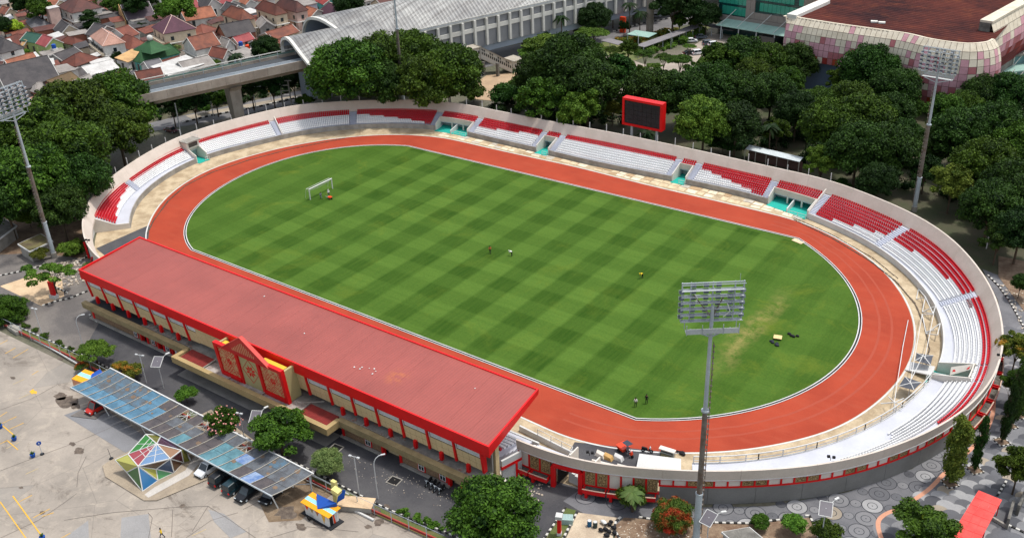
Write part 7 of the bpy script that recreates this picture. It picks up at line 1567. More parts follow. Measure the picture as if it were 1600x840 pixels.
for f in (.56, .66, .8):
 p = (a+n_*.63).lerp(b_+n_*.63, f); d = (b_-a).normalized(); part('window', MB().hexa([(p.x, p.y, 3.2), (p.x+d.x*1.3, p.y+d.y*1.3, 3.2), (p.x+d.x*1.3+n_.x*.06, p.y+d.y*1.3+n_.y*.06, 3.2), (p.x+n_.x*.06, p.y+n_.y*.06, 3.2)], [(p.x, p.y, 6.0), (p.x+d.x*1.3, p.y+d.y*1.3, 6.0), (p.x+d.x*1.3+n_.x*.06, p.y+d.y*1.3+n_.y*.06, 6.0), (p.x+n_.x*.06, p.y+n_.y*.06, 6.0)]), M('window_brown', S(84, 74, 70)), mt)
for i, (x, y) in enumerate(((1366, 33.5), (1378, 35))): p = Vector(G(x, y, MZ)); part('skylight', MB().obox((p.x, p.y, MZ-.3), (1.8, 1.3, .4), .3), STN, mt)
# pale blue block and terraces beyond its right end
q = [Vector(G(x, y, 14)) for x, y in ((1530, 0), (1588, 11), (1610, -10), (1540, -22))]; single('blue_grey_block', MB().prism([(v.x, v.y) for v in q], 0, 24), M('pale_blue_block', S(164, 178, 200), amt=.3), 'pale blue block rising behind the far corner of the rusty roof', 'building')
t = thing('glass_terrace', 'terraced steel and green glass structure at the right edge beside the tiled mall', 'building', tuple(G(1585, 120)[:2])+(0,))
for (x, y, z, w_, d_, h_) in ((1590, 58, 10, 26, 8, .5), (1590, 80, 7, 24, 9, .5), (1592, 105, 4, 26, 8, .4)):
 p = Vector(G(x, y, z)); part('floor_slab', MB().obox((p.x, p.y, z), (w_, d_, h_), .9), CONCD if z > 5 else GCAN, t); part('glass_wall', MB().obox((p.x+2.4, p.y-2.2, z-3), (w_*.9, .2, 3), .9), M('blue_green_glass', S(112, 146, 150), amt=.3), t)
 for k in range(6): a = p+Vector((math.cos(.9), math.sin(.9), 0))*(k-3)*4; part('strut', MB().bar((a.x+3, a.y-3, 0), (a.x+3, a.y-3, z), .25).bar((a.x+3, a.y-3, z-3), (a.x+5, a.y, z+1), .2), STN, t)
import re
# ================================================================ the town: houses
def RM(n, c, c2, **k): return M('roof_'+n, S(*c), S(*c2), s1=.35, s2=1.6, amt=.75, fine=.22, **k)
RFM = {'grey': RM('grey', (104, 102, 104), (80, 80, 84)), 'dark': RM('dark', (76, 72, 72), (56, 54, 56)), 'brown': RM('brown', (96, 60, 54), (70, 50, 48)), 'rust': RM('rust', (104, 58, 46), (76, 46, 40)), 'clay': RM('clay', (128, 76, 58), (88, 56, 48)), 'orange': RM('orangetile', (158, 98, 72), (112, 70, 54)),
 'pink': RM('pink', (176, 136, 120), (150, 112, 98)), 'rose': RM('rose', (150, 74, 74), (126, 60, 62)), 'purple': RM('purple', (88, 56, 68), (74, 48, 58)), 'green': RM('green', (52, 92, 56), (40, 74, 46)), 'dgreen': RM('dgreen', (46, 84, 70), (36, 68, 58)), 'white': RM('whitesheet', (196, 194, 190), (170, 168, 164)),
 'lgrey': RM('lgrey', (146, 140, 134), (118, 112, 108)), 'red': RM('redtile', (142, 56, 50), (112, 46, 44)), 'brick': RM('brickred', (124, 72, 58), (96, 56, 48)), 'tan': RM('tan', (196, 158, 108), (164, 128, 88)), 'slate': RM('slate', (92, 80, 86), (76, 68, 74)), 'moss': RM('moss', (104, 84, 56), (76, 64, 50))}
WM = {n: M('wall_'+n, S(*c), S(*c2), s1=.5, amt=.6, fine=.1) for n, c, c2 in (('white', (212, 210, 204), (176, 172, 164)), ('cream', (208, 192, 166), (176, 160, 136)), ('peach', (224, 180, 130), (192, 150, 108)), ('lime', (168, 190, 120), (140, 160, 104)), ('turq', (96, 168, 158), (80, 146, 138)), ('grey', (158, 156, 150), (122, 120, 114)), ('pinkw', (206, 176, 164), (176, 150, 140)), ('brickw', (150, 96, 76), (124, 80, 66)), ('blue', (170, 186, 200), (144, 160, 176)))}
def house(A, B, C, ze, hr, kind, roof, wall, label, name='house', over=.35, win=True, grp=None):
 """A, B, C: photo points of three corners of the eaves (B is the nearest); ze eave height, hr rise of the roof"""
 a, b_, c_ = [Vector(G(x, y, ze)) for x, y in (A, B, C)]
 # square the corner up
 u = a-b_; v = c_-b_; Lu, Lv = u.length, v.length
 ah = math.atan2(u.y, u.x); bh = math.atan2(v.y, v.x); d = (ah-bh) % (2*math.pi); e = (math.pi/2-d)/2*.7
 u = Vector((math.cos(ah+e), math.sin(ah+e), 0))*Lu; v = Vector((math.cos(bh-e), math.sin(bh-e), 0))*Lv
 a, c_ = b_+u, b_+v; d_ = a+v; cen = (a+c_)/2
 base = (cen.x, cen.y, 0); t = thing(name, label, 'house' if name == 'house' else name.replace('_', ' '), base, 0, grp)
 def at(s, w_, z): p = b_+u*s+v*w_; return Vector((p.x, p.y, z))
 iu, iv = over/Lu, over/Lv
 wq = [at(iu, iv, 0), at(1-iu, iv, 0), at(1-iu, 1-iv, 0), at(iu, 1-iv, 0)]
 wallm = MB().prism([(p.x, p.y) for p in wq], 0, ze-.05)
 up = Vector((0, 0, 1)); rf = MB(); th = .16
 def slab_(pts): rf.hexa([p-up*th for p in pts], pts)
 rm = RFM[roof] if isinstance(roof, str) else roof
 if kind == 'flat': slab_([at(0, 0, ze+.16), at(1, 0, ze+.16), at(1, 1, ze+.16), at(0, 1, ze+.16)])
 elif kind == 'shed': slab_([at(0, 0, ze+.1), at(0, 1, ze+.1), at(1, 1, ze+hr), at(1, 0, ze+hr)]);
 elif kind == 'gabu':      # ridge along u (from B towards A)
  slab_([at(0, 0, ze), at(1, 0, ze), at(1, .5, ze+hr), at(0, .5, ze+hr)]); slab_([at(0, 1, ze), at(0, .5, ze+hr), at(1, .5, ze+hr), at(1, 1, ze)])
  for s in (iu, 1-iu): wallm.face([at(s, iv, ze-.1), at(s, 1-iv, ze-.1), at(s, .5, ze+hr-.25)]);
 elif kind == 'gabv':
  slab_([at(0, 0, ze), at(.5, 0, ze+hr), at(.5, 1, ze+hr), at(0, 1, ze)]); slab_([at(1, 0, ze), at(1, 1, ze), at(.5, 1, ze+hr), at(.5, 0, ze+hr)])
  for s in (iv, 1-iv): wallm.face([at(iu, s, ze-.1), at(1-iu, s, ze-.1), at(.5, s, ze+hr-.25)])
 else:                     # hip
  if Lu >= Lv: k = Lv/2/Lu; r0, r1 = at(k, .5, ze+hr), at(1-k, .5, ze+hr); q = [[at(0, 0, ze), at(1, 0, ze), r1, r0], [at(1, 0, ze), at(1, 1, ze), r1], [at(1, 1, ze), at(0, 1, ze), r0, r1], [at(0, 1, ze), at(0, 0, ze), r0]]
  else: k = Lu/2/Lv; r0, r1 = at(.5, k, ze+hr), at(.5, 1-k, ze+hr); q = [[at(0, 0, ze), at(1, 0, ze), r0], [at(1, 0, ze), at(1, 1, ze), r1, r0], [at(1, 1, ze), at(0, 1, ze), r1], [at(0, 1, ze), at(0, 0, ze), r0, r1]]
  for p in q: slab_(p)
 part('wall', wallm, WM[wall], t); ro = part('roof', rf, rm, t)
 if kind in ('gabu', 'gabv'):
  p0, p1 = (at(0, .5, ze+hr+.04), at(1, .5, ze+hr+.04)) if kind == 'gabu' else (at(.5, 0, ze+hr+.04), at(.5, 1, ze+hr+.04)); part('ridge', MB().bar(p0, p1, .28, .16), rm, ro)
  if over < .5:
   for s in (0, 1):
    q = [at(s, 0, ze-.1), at(s, .5, ze+hr-.08), at(s, 1, ze-.1)] if kind == 'gabu' else [at(0, s, ze-.1), at(.5, s, ze+hr-.08), at(1, s, ze-.1)]
    part('bargeboard', MB().bar(q[0], q[1], .12, .3).bar(q[1], q[2], .12, .3), WM['white'] if wall != 'brickw' else BARK, ro)
 elif kind == 'hip':
  mb = MB()
  for p, q_ in ((at(0, 0, ze+.03), r0), (at(1, 0, ze+.03), r1 if Lu >= Lv else r0), (at(0, 1, ze+.03), r0 if Lu >= Lv else r1), (at(1, 1, ze+.03), r1), (r0, r1)): mb.bar(p, q_+up*.05, .22, .12)
  part('ridge', mb, rm if roof not in ('purple', 'pink') else WM['pinkw'], ro)
 if win and ze > 2.4:
  dn = [(-v.normalized(), u, Lu, 0), (-u.normalized(), v, Lv, 1)]; k_ = 0
  for n_, ax, L, side in dn:
   cnt = max(1, int(L/4.2));
   for fl in range(1 if ze < 5 else 2):
    zb = .9+3.1*fl
    if zb+1.5 > ze: continue
    for i in range(min(cnt, 5)):
     f = (i+.5)/min(cnt, 5); c0 = (at(f, iv, 0) if side == 0 else at(iu, f, 0)); axn = ax.normalized()*.55; nn = n_*.04
     lo = c0-axn+nn; hi = c0+axn+nn; z0, z1 = zb, zb+(1.35 if (i+fl) % 3 else 1.9); z0 = z0 if (i+fl) % 3 else .1+3.1*fl
     w_ = part('window' if (i+fl) % 3 or fl else 'door', MB().hexa([(lo.x, lo.y, z0), (hi.x, hi.y, z0), (hi.x+n_.x*.06, hi.y+n_.y*.06, z0), (lo.x+n_.x*.06, lo.y+n_.y*.06, z0)], [(lo.x, lo.y, z1), (hi.x, hi.y, z1), (hi.x+n_.x*.06, hi.y+n_.y*.06, z1), (lo.x+n_.x*.06, lo.y+n_.y*.06, z1)]), DARKGLASS, t)
   if ze >= 5: p0, p1 = (at(0, -.01, 3.15), at(1, -.01, 3.15)) if side == 0 else (at(-.01, 0, 3.15), at(-.01, 1, 3.15)); part('floor_band', MB().bar(p0, p1, .5, .28), WM['white'], t)
 return t, at, ro
H = house
H((42,34),(49,44),(79,38),3.2,2.6,'hip','grey','peach','peach walled house with a grey hipped roof beside the tall white block')
H((44,60),(56,68),(70,57),4.2,1.8,'gabu','dgreen','lime','lime green house part under a dark green roof slope, next to the rose gable')
H((60,67),(71,74),(97,66),4.6,2.4,'gabu','rose','lime','lime green house with a rose red gable facing the street')
H((-24,72),(0,84),(38,75),5.6,3.4,'hip','dark','white','white two storey house with a dark hipped roof at the left edge')
H((12,61),(28,71),(50,58),3.2,1.8,'hip','rust','cream','long rust red roof squeezed behind the lime green house')
H((32,70),(36,72),(51,68),3.0,1.4,'gabu','tan','peach','little house with a yellow edged tan gable before the rust red roof')
H((84,46),(94,55),(127,48.5),3.0,3.0,'gabu','dark','cream','cream house whose wide gable with white bargeboards faces the camera')
H((71,12),(75,15),(92,11),9.0,.4,'flat','white','pinkw','tall windowless pinkish white block beside the dark maroon roof','tower_block',.2,False)
H((92,10),(112,21),(159,11),6.6,4.0,'hip','brown','white','white house under a broad dark maroon hipped roof near the top')
H((112,22),(126,30),(176,20),4.2,.4,'flat','lgrey','white','modern white villa with flat slabs and a tall dark window')
H((100,64),(117,71.5),(131,65),3.0,1.8,'hip','rust','grey','small rust red hipped roof between the cream gable and the pink house')
H((-2,19),(8,23),(26,18),3.2,2.0,'gabu','clay','cream','clay orange roof at the top left corner below the cream house')
H((-8,3),(3,8),(20,3),5.5,.5,'flat','lgrey','cream','cream flat roofed house cut by the top left corner')
H((18,4),(27,8),(40,4),4.0,1.6,'gabu','red','white','white house with a bright red roof near the top left corner')
t,at,ro=H((134,58),(160,72.5),(197,67),6.6,3.0,'hip','pink','white','large two storey house with a pale pink hipped roof and arched balcony')
for k in range(5): p0=at(.16+.17*k,-.005,4.0); part('arch', MB().cyl((p0.x,p0.y,4.6),(p0.x-.01,p0.y-.2,4.6),.7,.7,10),DARKGLASS,t)
part('balcony', MB().hexa([at(0,-.12,3.2),at(1,-.12,3.2),at(1,0,3.2),at(0,0,3.2)],[at(0,-.12,4.1),at(1,-.12,4.1),at(1,0,4.1),at(0,0,4.1)]),WM['cream'],t)
H((141,52),(152,59),(178,47),3.2,3.0,'gabu','dark','grey','dark grey gabled roof directly behind the pale pink roof')
H((168,54),(198,59.5),(218,52.5),3.4,2.6,'gabv','brick','white','white gabled house with a brick red roof left of the purple roofed villa')
H((190,66),(204,79),(229,70),3.0,3.2,'hip','brick','grey','brick red hipped roof touching the green roofed house')
t,at,ro=H((180,21),(199,32),(244,26.5),3.4,4.4,'gabv','slate','white','white house with one big slate roof slope and a yellow fin wall')
p=at(0,0,0);part('yellow_fin',MB().hexa([at(.05,-.06,0),at(.95,-.06,0),at(.95,-.04,0),at(.05,-.04,0)],[at(.05,-.06,3),at(.55,-.06,8),at(.55,-.04,8),at(.05,-.04,3)]),RFM['tan'],t)
t,at,ro=H((233,43),(255,53.5),(308,45),6.8,4.4,'hip','purple','cream','large cream villa with a purple hipped roof and pink ridges')
part('balcony', MB().hexa([at(0,-.1,3.0),at(1,-.1,3.0),at(1,0,3.0),at(0,0,3.0)],[at(0,-.1,3.9),at(1,-.1,3.9),at(1,0,3.9),at(0,0,3.9)]),WM['cream'],t)
t,at,ro=H((206,96),(219,98.5),(286,84),3.6,3.2,'hip','green','turq','turquoise prayer hall with a green two tiered roof and a small white dome','prayer_hall')
c_=at(.5,.42,0);part('roof_tier',MB().hexa([(c_.x-5,c_.y-4,6.4),(c_.x+5,c_.y-4,6.4),(c_.x+5,c_.y+4,6.4),(c_.x-5,c_.y+4,6.4)],[(c_.x-.3,c_.y-.3,9.6),(c_.x+.3,c_.y-.3,9.6),(c_.x+.3,c_.y+.3,9.6),(c_.x-.3,c_.y+.3,9.6)]),RFM['green'],ro);part('dome',MB().sphere((c_.x,c_.y,10.2),1.0,0,10,6),WM['white'],t,smooth=True)
H((189,92),(200,98),(211,84),3.4,.9,'shed','tan','white','tan sheet roof leaning against the green roofed prayer hall')
H((277,26),(290,33.5),(339,25.5),3.2,3.0,'gabv','orange','white','long white house with a bright orange tiled roof and blotchy wall')
H((284,6),(297,13.5),(314,11.5),3.2,2.0,'gabv','rose','white','pinkish purple roof left of the dark gable at the top')
H((308,5),(322,14.5),(347,8),3.6,3.4,'gabu','dark','white','dark gabled house with white verge near the top edge')
H((345,3),(356,9),(374,4),4.4,1.6,'gabu','rose','white','bright pinkish red roof at the top edge left of the orange one'); H((376,2),(384,8),(400,4),4.4,1.6,'gabu','orange','white','pale orange roof at the top edge beside the pinkish red one')
H((346,23),(377,33.5),(400,28.5),6.6,3.2,'hip','clay','cream','cream two storey house with a clay red hipped roof and columned balcony')
H((336,51),(353,59),(401,49.5),3.2,3.6,'gabv','dark','brickw','brick walled house with a long nearly black gabled roof')
H((302,49),(318,56),(330,45),2.8,2.4,'hip','brick','white','weathered brick red roof right of the purple roofed villa')
H((288,68),(305,79),(344,69),5.4,3.2,'gabv','clay','white','white two storey house with a mottled clay roof and skylight patch')
H((345,69),(353,75),(366,70),4.2,2.4,'gabu','lgrey','white','small ornate white gabled house beside the blue water tank')
H((362,64),(372,69),(394,60),3.0,1.8,'gabv','rose','pinkw','low rose roof just right of the small ornate white gable')
H((331,85),(349,92.5),(362,85),3.4,2.4,'gabu','brick','white','brick red gabled roof before the palm above the viaduct')
H((394,66),(402,72),(421,62),3.0,1.4,'gabv','rust','white','ribbed rust sheet roof near the village street')
H((351,14),(362,21),(380,14),4.0,2.4,'gabu','dark','grey','dark roof hidden behind the clay red hipped roof'); H((378,17),(386,24),(402,18),4.4,.4,'flat','white','blue','white flat roof with a dark opening left of the two storey cream house')
H((399,13),(430,24.5),(450,20),6.8,3.0,'hip','rust','cream','cream two storey house with a rust red hipped roof and jutting balcony')
H((428,10),(463,20),(482,15.5),6.8,3.2,'hip','brown','pinkw','two storey house with a dark brown roof and white eaves near the vault')
H((474,22),(483,30),(501,19),3.4,2.4,'gabu','orange','white','bright orange tiled roof right of the dark brown hipped roof')
H((497,18.5),(522,29),(548,24),3.8,3.6,'hip','purple','cream','purple hipped roof with a pale green eave against the station vault')
H((440,-2),(470,11),(496,5),6.0,.5,'flat','lgrey','blue','pale blue flat roofed block at the top edge above the orange roof'); H((494,1),(505,8),(530,3),4.2,1.8,'gabu','red','turq','teal walled house with a red roof at the top edge')
H((397,36),(405,44.5),(431,41),3.4,2.2,'gabu','lgrey','grey','pale grey gabled house with a white awning by the village street'); H((415,53),(426,63),(457,48),3.0,1.8,'gabv','clay','cream','clay roofed house beside the mouth of the lower vault')
H((424,68),(433,74),(452,67),3.0,1.4,'gabv','brick','grey','small brick red roof under the lower vault edge')
H((3,112),(11,146),(92,124),4.4,5.2,'gabv','dark','grey','huge old dark brown roof filling the left side above the grove')
H((78,127),(93,143),(118,127),4.0,2.2,'gabv','moss','brickw','mossy brown roof slope joined to the huge dark roof'); H((100,142),(113,150),(137,130),3.8,2.6,'gabv','lgrey','pinkw','pale grey roof with an orange ridge above the grove')
H((42,140),(54,145),(84,136),3.6,2.0,'hip','lgrey','brickw','grey hipped porch roof standing in front of the huge dark roof')
H((17,100),(22,109.5),(86,102.5),4.2,.3,'flat','white','white','long flat white roof behind the huge dark roof','shed',.2,False); H((9,100),(14,105),(53,91),3.6,1.8,'gabv','orange','white','orange tiled roof behind the long flat white roof')
H((80,88),(97,95),(122,82),3.2,1.6,'gabv','dark','grey','low dark roof at the bend of the village lane'); H((97,98),(118,104.5),(151,90),3.2,2.6,'hip','rust','grey','broad rust brown hipped roof left of the white sheet roofs')
H((120,108),(140,118),(186,106),4.8,1.8,'gabv','white','white','group of bright white sheet roofs over a pale house'); H((142,115),(158,122),(189,112),3.4,2.2,'gabv','rust','white','white walled house with a rust roof before the white sheet roofs')
H((48,155),(54,162),(86,149),3.0,1.2,'gabv','pink','white','pale striped sheet roof at the upper edge of the western grove'); H((85,148),(96,153),(112,145),2.8,.6,'shed','lgrey','grey','pale lean roof at the upper edge of the grove','shed',.2,False)
H((219,101.5),(235,112.5),(260,107),3.6,2.2,'gabv','grey','white','white house with a grey sheet gable beside the red roof of the prayer hall'); H((206,123),(218,132),(260,125),3.6,3.0,'gabv','rust','white','dark rust red gabled roof close above the viaduct')
H((246,98),(256,102),(286,93),3.2,1.0,'gabv','rust','white','narrow dark red strip roof below the turquoise wall'); H((254,102),(263,119),(304,98),4.6,.4,'shed','white','white','long dazzling white roof and wall beside the grey gabled house','shed',.2,False)
H((270,103),(291,113),(338,101.5),3.8,2.2,'gabv','lgrey','white','long grey brown gabled roof with plants along its eave'); H((182,121),(193,128.5),(219,119),3.2,1.4,'gabv','grey','grey','grey corrugated roof left of the dark rust red gable')
H((160,137),(170,143),(190,136),3.0,1.0,'shed','orange','white','small orange roof at the foot of the village tree'); H((186,136),(200,141),(225,131),3.4,.4,'flat','white','white','white terrace with laundry just above the viaduct','terrace',.2,False)
H((262,122),(275,130),(298,118),3.0,.4,'flat','white','white','white roof terrace with plants below the long grey brown gable','terrace',.2,False); H((362,86),(375,95),(400,84),3.2,.9,'shed','lgrey','blue','pale lean roofs with an orange tank right of the palm')
H((580,4),(598,12),(636,3),3.8,2.4,'gabv','brown','cream','cream house with a dark brown roof behind the station vault'); H((556,-2),(566,4),(584,0),3.8,2.0,'gabv','lgrey','white','pale grey roof at the top edge left of the dark brown one')
H((200,2),(210,7),(226,1),3.4,1.8,'gabv','grey','white','grey roof among the trees at the top edge of the village'); H((243,4),(252,10),(264,4),3.4,1.8,'gabv','grey','white','grey roof under the round tree near the top edge')
H((75,8),(84,12),(96,4),5.0,2.0,'gabu','orange','cream','pale orange roof behind the pinkish white block at the top'); H((95,5),(104,9),(120,2),4.4,1.6,'gabv','grey','white','grey roof at the top edge left of the maroon one')
for px,py,z,m_,l in ((376,69,3.4,BLUE,'deep blue round water tank on a block in the village'),(387,74,3.2,ORANGE,'orange round water tank right of the deep blue one'),(85,143,3,BLUE,'dark blue tank between the mossy roof and the grey porch roof'),(84,73,4.6,BLUE,'dark blue tank on the lime green house')):
 p=G(px,py,z); t=thing('water_tank',l,'water tank',(p[0],p[1],0)); part('tank',MB().cyl((0,0,z-.6),(0,0,z+.7),.75,.75,12).cyl((0,0,z+.7),(0,0,z+.95),.75,.25,12),m_,t,local=True); part('block',MB().box(-.9,.9,-.9,.9,0,z-.61),WM['white'],t,local=True)
# small lean-to roofs filling the gaps, each told apart by its colours and by the house it leans towards
r_=random.Random(31)
HS=[(o,o.location.x,o.location.y) for o in COL.objects if o.type=='EMPTY' and o.get('category') in ('house','shed','prayer hall','tower block','terrace') and o.location.y>20]
used=[(x,y) for _,x,y in HS]; seen=set(); n=0
def sc2(x,y): q=np.array((x,y,4.))-CC; d=float(q@CFW); return 800+CF*float(q@CR)/d,420-CF*float(q@CU)/d
for _ in range(2600):
 px,py=r_.uniform(-20,470),r_.uniform(-4,150)
 if py>150-.25*px or (px>420 and py>40): continue
 p=G(px,py)
 if min(math.hypot(p[0]-x,p[1]-y) for x,y in used)<6.8 or n>=110: continue
 used.append((p[0],p[1])); n+=1; w_,d_=r_.uniform(4.5,8.5),r_.uniform(4,6.5); z=r_.uniform(2.3,3.4); rz=R(-20)+r_.choice((0,math.pi/2))+r_.uniform(-.1,.1)
 rk=r_.choice(('rust','grey','lgrey','brick','dark','white','brown','clay')); wk=r_.choice(('white','grey','cream','pinkw','brickw'))
 ho,hx_,hy_=min(HS,key=lambda h:math.hypot(p[0]-h[1],p[1]-h[2])); a,b_=sc2(p[0],p[1]),sc2(hx_,hy_); dx,dy=a[0]-b_[0],a[1]-b_[1]
 rel=('left of' if dx<0 else 'right of') if abs(dx)>1.3*abs(dy) else ('behind' if dy<0 else 'in front of')
 sh=re.split(' (?:beside|behind|near|at|under|above|next|right|left|below|before|over|facing|whose|close|by|squeezed|from|cut|joined|leaning|hidden|just|directly|touching|standing|filling|on|of) ',ho['label'])[0].split()[:6]
 if len(sh)>2 and sh[-1] in ('a','and','with','the','or'): sh=sh[:-1]
 cw={'rust':'rust red','grey':'grey','lgrey':'pale grey','brick':'brick red','dark':'dark','white':'white','brown':'brown','clay':'clay'}[rk]
 lb='small %s lean roof %s the %s'%(cw,rel,' '.join(sh))
 if lb in seen: lb='low '+lb
 if lb in seen: continue
 seen.add(lb)
 t=thing('lean_to',lb,'shed',(p[0],p[1],0),rz,'small lean roofs between the village houses')
 part('wall',MB().box(-w_/2+.3,w_/2-.3,-d_/2+.3,d_/2-.3,0,z-.1),WM[wk],t,local=True)
 k=r_.uniform(.2,1.0); part('roof',MB().hexa([(-w_/2,-d_/2,z-.1),(w_/2,-d_/2,z-.1),(w_/2,d_/2,z+k-.1),(-w_/2,d_/2,z+k-.1)],[(-w_/2,-d_/2,z),(w_/2,-d_/2,z),(w_/2,d_/2,z+k),(-w_/2,d_/2,z+k)]),RFM[rk],t,local=True)
# ================================================================ trees and shrubs
def leafmat(name, a, b_, c_=None, cf=.0):
 m, nt, b = newmat(name); N = NT(nt)
 at_ = nt.nodes.new('ShaderNodeAttribute'); at_.attribute_name = 'tone'; oi = nt.nodes.new('ShaderNodeObjectInfo')
 col = N.mix(at_.outputs['Fac'], a, b_)
 if c_: col = N.mix(N.math('MULTIPLY', N.ramp(N.noise(N.pos(), .35, 3), .5, .62), cf), col, c_)
 hs_ = nt.nodes.new('ShaderNodeHueSaturation'); N.lk(col, hs_.inputs['Color']); N.lk(N.math('MULTIPLY_ADD', oi.outputs['Random'], .035, .4825), hs_.inputs['Hue']); N.lk(N.math('MULTIPLY_ADD', oi.outputs['Random'], .3, .85), hs_.inputs['Value'])
 nt.links.new(hs_.outputs[0], b.inputs['Base Color']); b.inputs['Roughness'].default_value = .6; b.inputs['Specular IOR Level'].default_value = .15
 tr = nt.nodes.new('ShaderNodeBsdfTranslucent'); nt.links.new(hs_.outputs[0], tr.inputs[0]); mx = nt.nodes.new('ShaderNodeMixShader'); mx.inputs[0].default_value = .1
 nt.links.new(b.outputs[0], mx.inputs[1]); nt.links.new(tr.outputs[0], mx.inputs[2]); nt.links.new(mx.outputs[0], nt.nodes['Material Output'].inputs[0]); return m
LM = {'mid': leafmat('leaf_mid', S(20, 42, 8), S(84, 112, 30)), 'dark': leafmat('leaf_dark', S(14, 38, 8), S(62, 94, 30)), 'deep': leafmat('leaf_deep', S(10, 32, 8), S(48, 76, 28)), 'light': leafmat('leaf_light', S(46, 78, 18), S(104, 136, 44)),
 'yellow': leafmat('leaf_yellowish', S(56, 72, 22), S(116, 122, 44)), 'lime': leafmat('leaf_lime', S(112, 146, 40), S(170, 188, 56)), 'olive': leafmat('leaf_olive', S(84, 102, 54), S(132, 142, 84)), 'red': leafmat('leaf_red_green', S(56, 90, 34), S(92, 116, 40), S(190, 78, 36), .95), 'gold': leafmat('leaf_gold', S(64, 88, 30), S(120, 116, 40), S(176, 112, 40), .8)}
FLW = M('blossom', S(232, 160, 150), amt=.1)
def leafmesh(name, lobes, nl, size, seed, up=.35, core=True, smin=.75):
 """lobes: (centre, radius xyz); nl leaves in all, small folded quads on the lobes' outsides"""
 rg = np.random.default_rng(seed); Cn = np.array([l[0] for l in lobes], float); Rr = np.array([l[1] for l in lobes], float)
 wt = (Rr[:, 0]*Rr[:, 1]); wt = wt/wt.sum(); idx = rg.choice(len(lobes), nl, p=wt)
 d = rg.normal(size=(nl, 3)); d /= np.linalg.norm(d, axis=1)[:, None]; d[:, 2] = np.where(d[:, 2] < -.25, -d[:, 2], d[:, 2])
 p = Cn[idx]+d*Rr[idx]*(1+rg.normal(0, .13, nl))[:, None]
 keep = np.ones(nl, bool)
 for c, r in zip(Cn, Rr): keep &= ~((((p-c)/(r*.74))**2).sum(1) < 1)
 p = p[keep]; d = d[keep]; ii = idx[keep]; n = len(p)
 nn = d+rg.normal(0, .85, (n, 3))+np.array([0, 0, up]); nn /= np.linalg.norm(nn, axis=1)[:, None]
 t1 = np.cross(nn, rg.normal(size=(n, 3))); t1 /= np.linalg.norm(t1, axis=1)[:, None]; t2 = np.cross(nn, t1)
 s = size*rg.uniform(.6, 1.35, n)[:, None]
 V = np.stack([p-t1*s, p-t2*s*.6+nn*s*.15, p+t1*s, p+t2*s*.6+nn*s*.15], 1).reshape(-1, 3)
 lt = rg.uniform(0, 1, len(lobes)); tone = np.clip(.35*lt[ii]+.65*rg.uniform(0, 1, n)**1.3, 0, 1); T = np.repeat(tone, 4)
 F = np.arange(n*4).reshape(-1, 4)
 vs = [V]; fs = [F.tolist()]; ts = [T]; off = len(V)
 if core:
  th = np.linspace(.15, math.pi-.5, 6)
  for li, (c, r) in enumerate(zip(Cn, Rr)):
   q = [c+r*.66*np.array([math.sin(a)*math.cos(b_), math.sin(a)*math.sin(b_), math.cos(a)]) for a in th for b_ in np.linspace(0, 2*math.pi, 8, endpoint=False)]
   vs.append(np.array(q)); ts.append(np.full(len(q), .3*lt[li])); f = []  # inner blobs toned darker than the leaves, painting shade into the crown
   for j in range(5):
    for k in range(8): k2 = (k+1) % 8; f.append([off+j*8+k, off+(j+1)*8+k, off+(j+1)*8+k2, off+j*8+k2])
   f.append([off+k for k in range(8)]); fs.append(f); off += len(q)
 V = np.concatenate(vs); T = np.concatenate(ts); fl = [x for f in fs for x in f]
 me = bpy.data.meshes.new(name); me.from_pydata(V.tolist(), [], fl); at_ = me.attributes.new('tone', 'FLOAT', 'POINT'); at_.data.foreach_set('value', T.astype(np.float32)); me.materials.append(LM['mid']); me.update(); return me
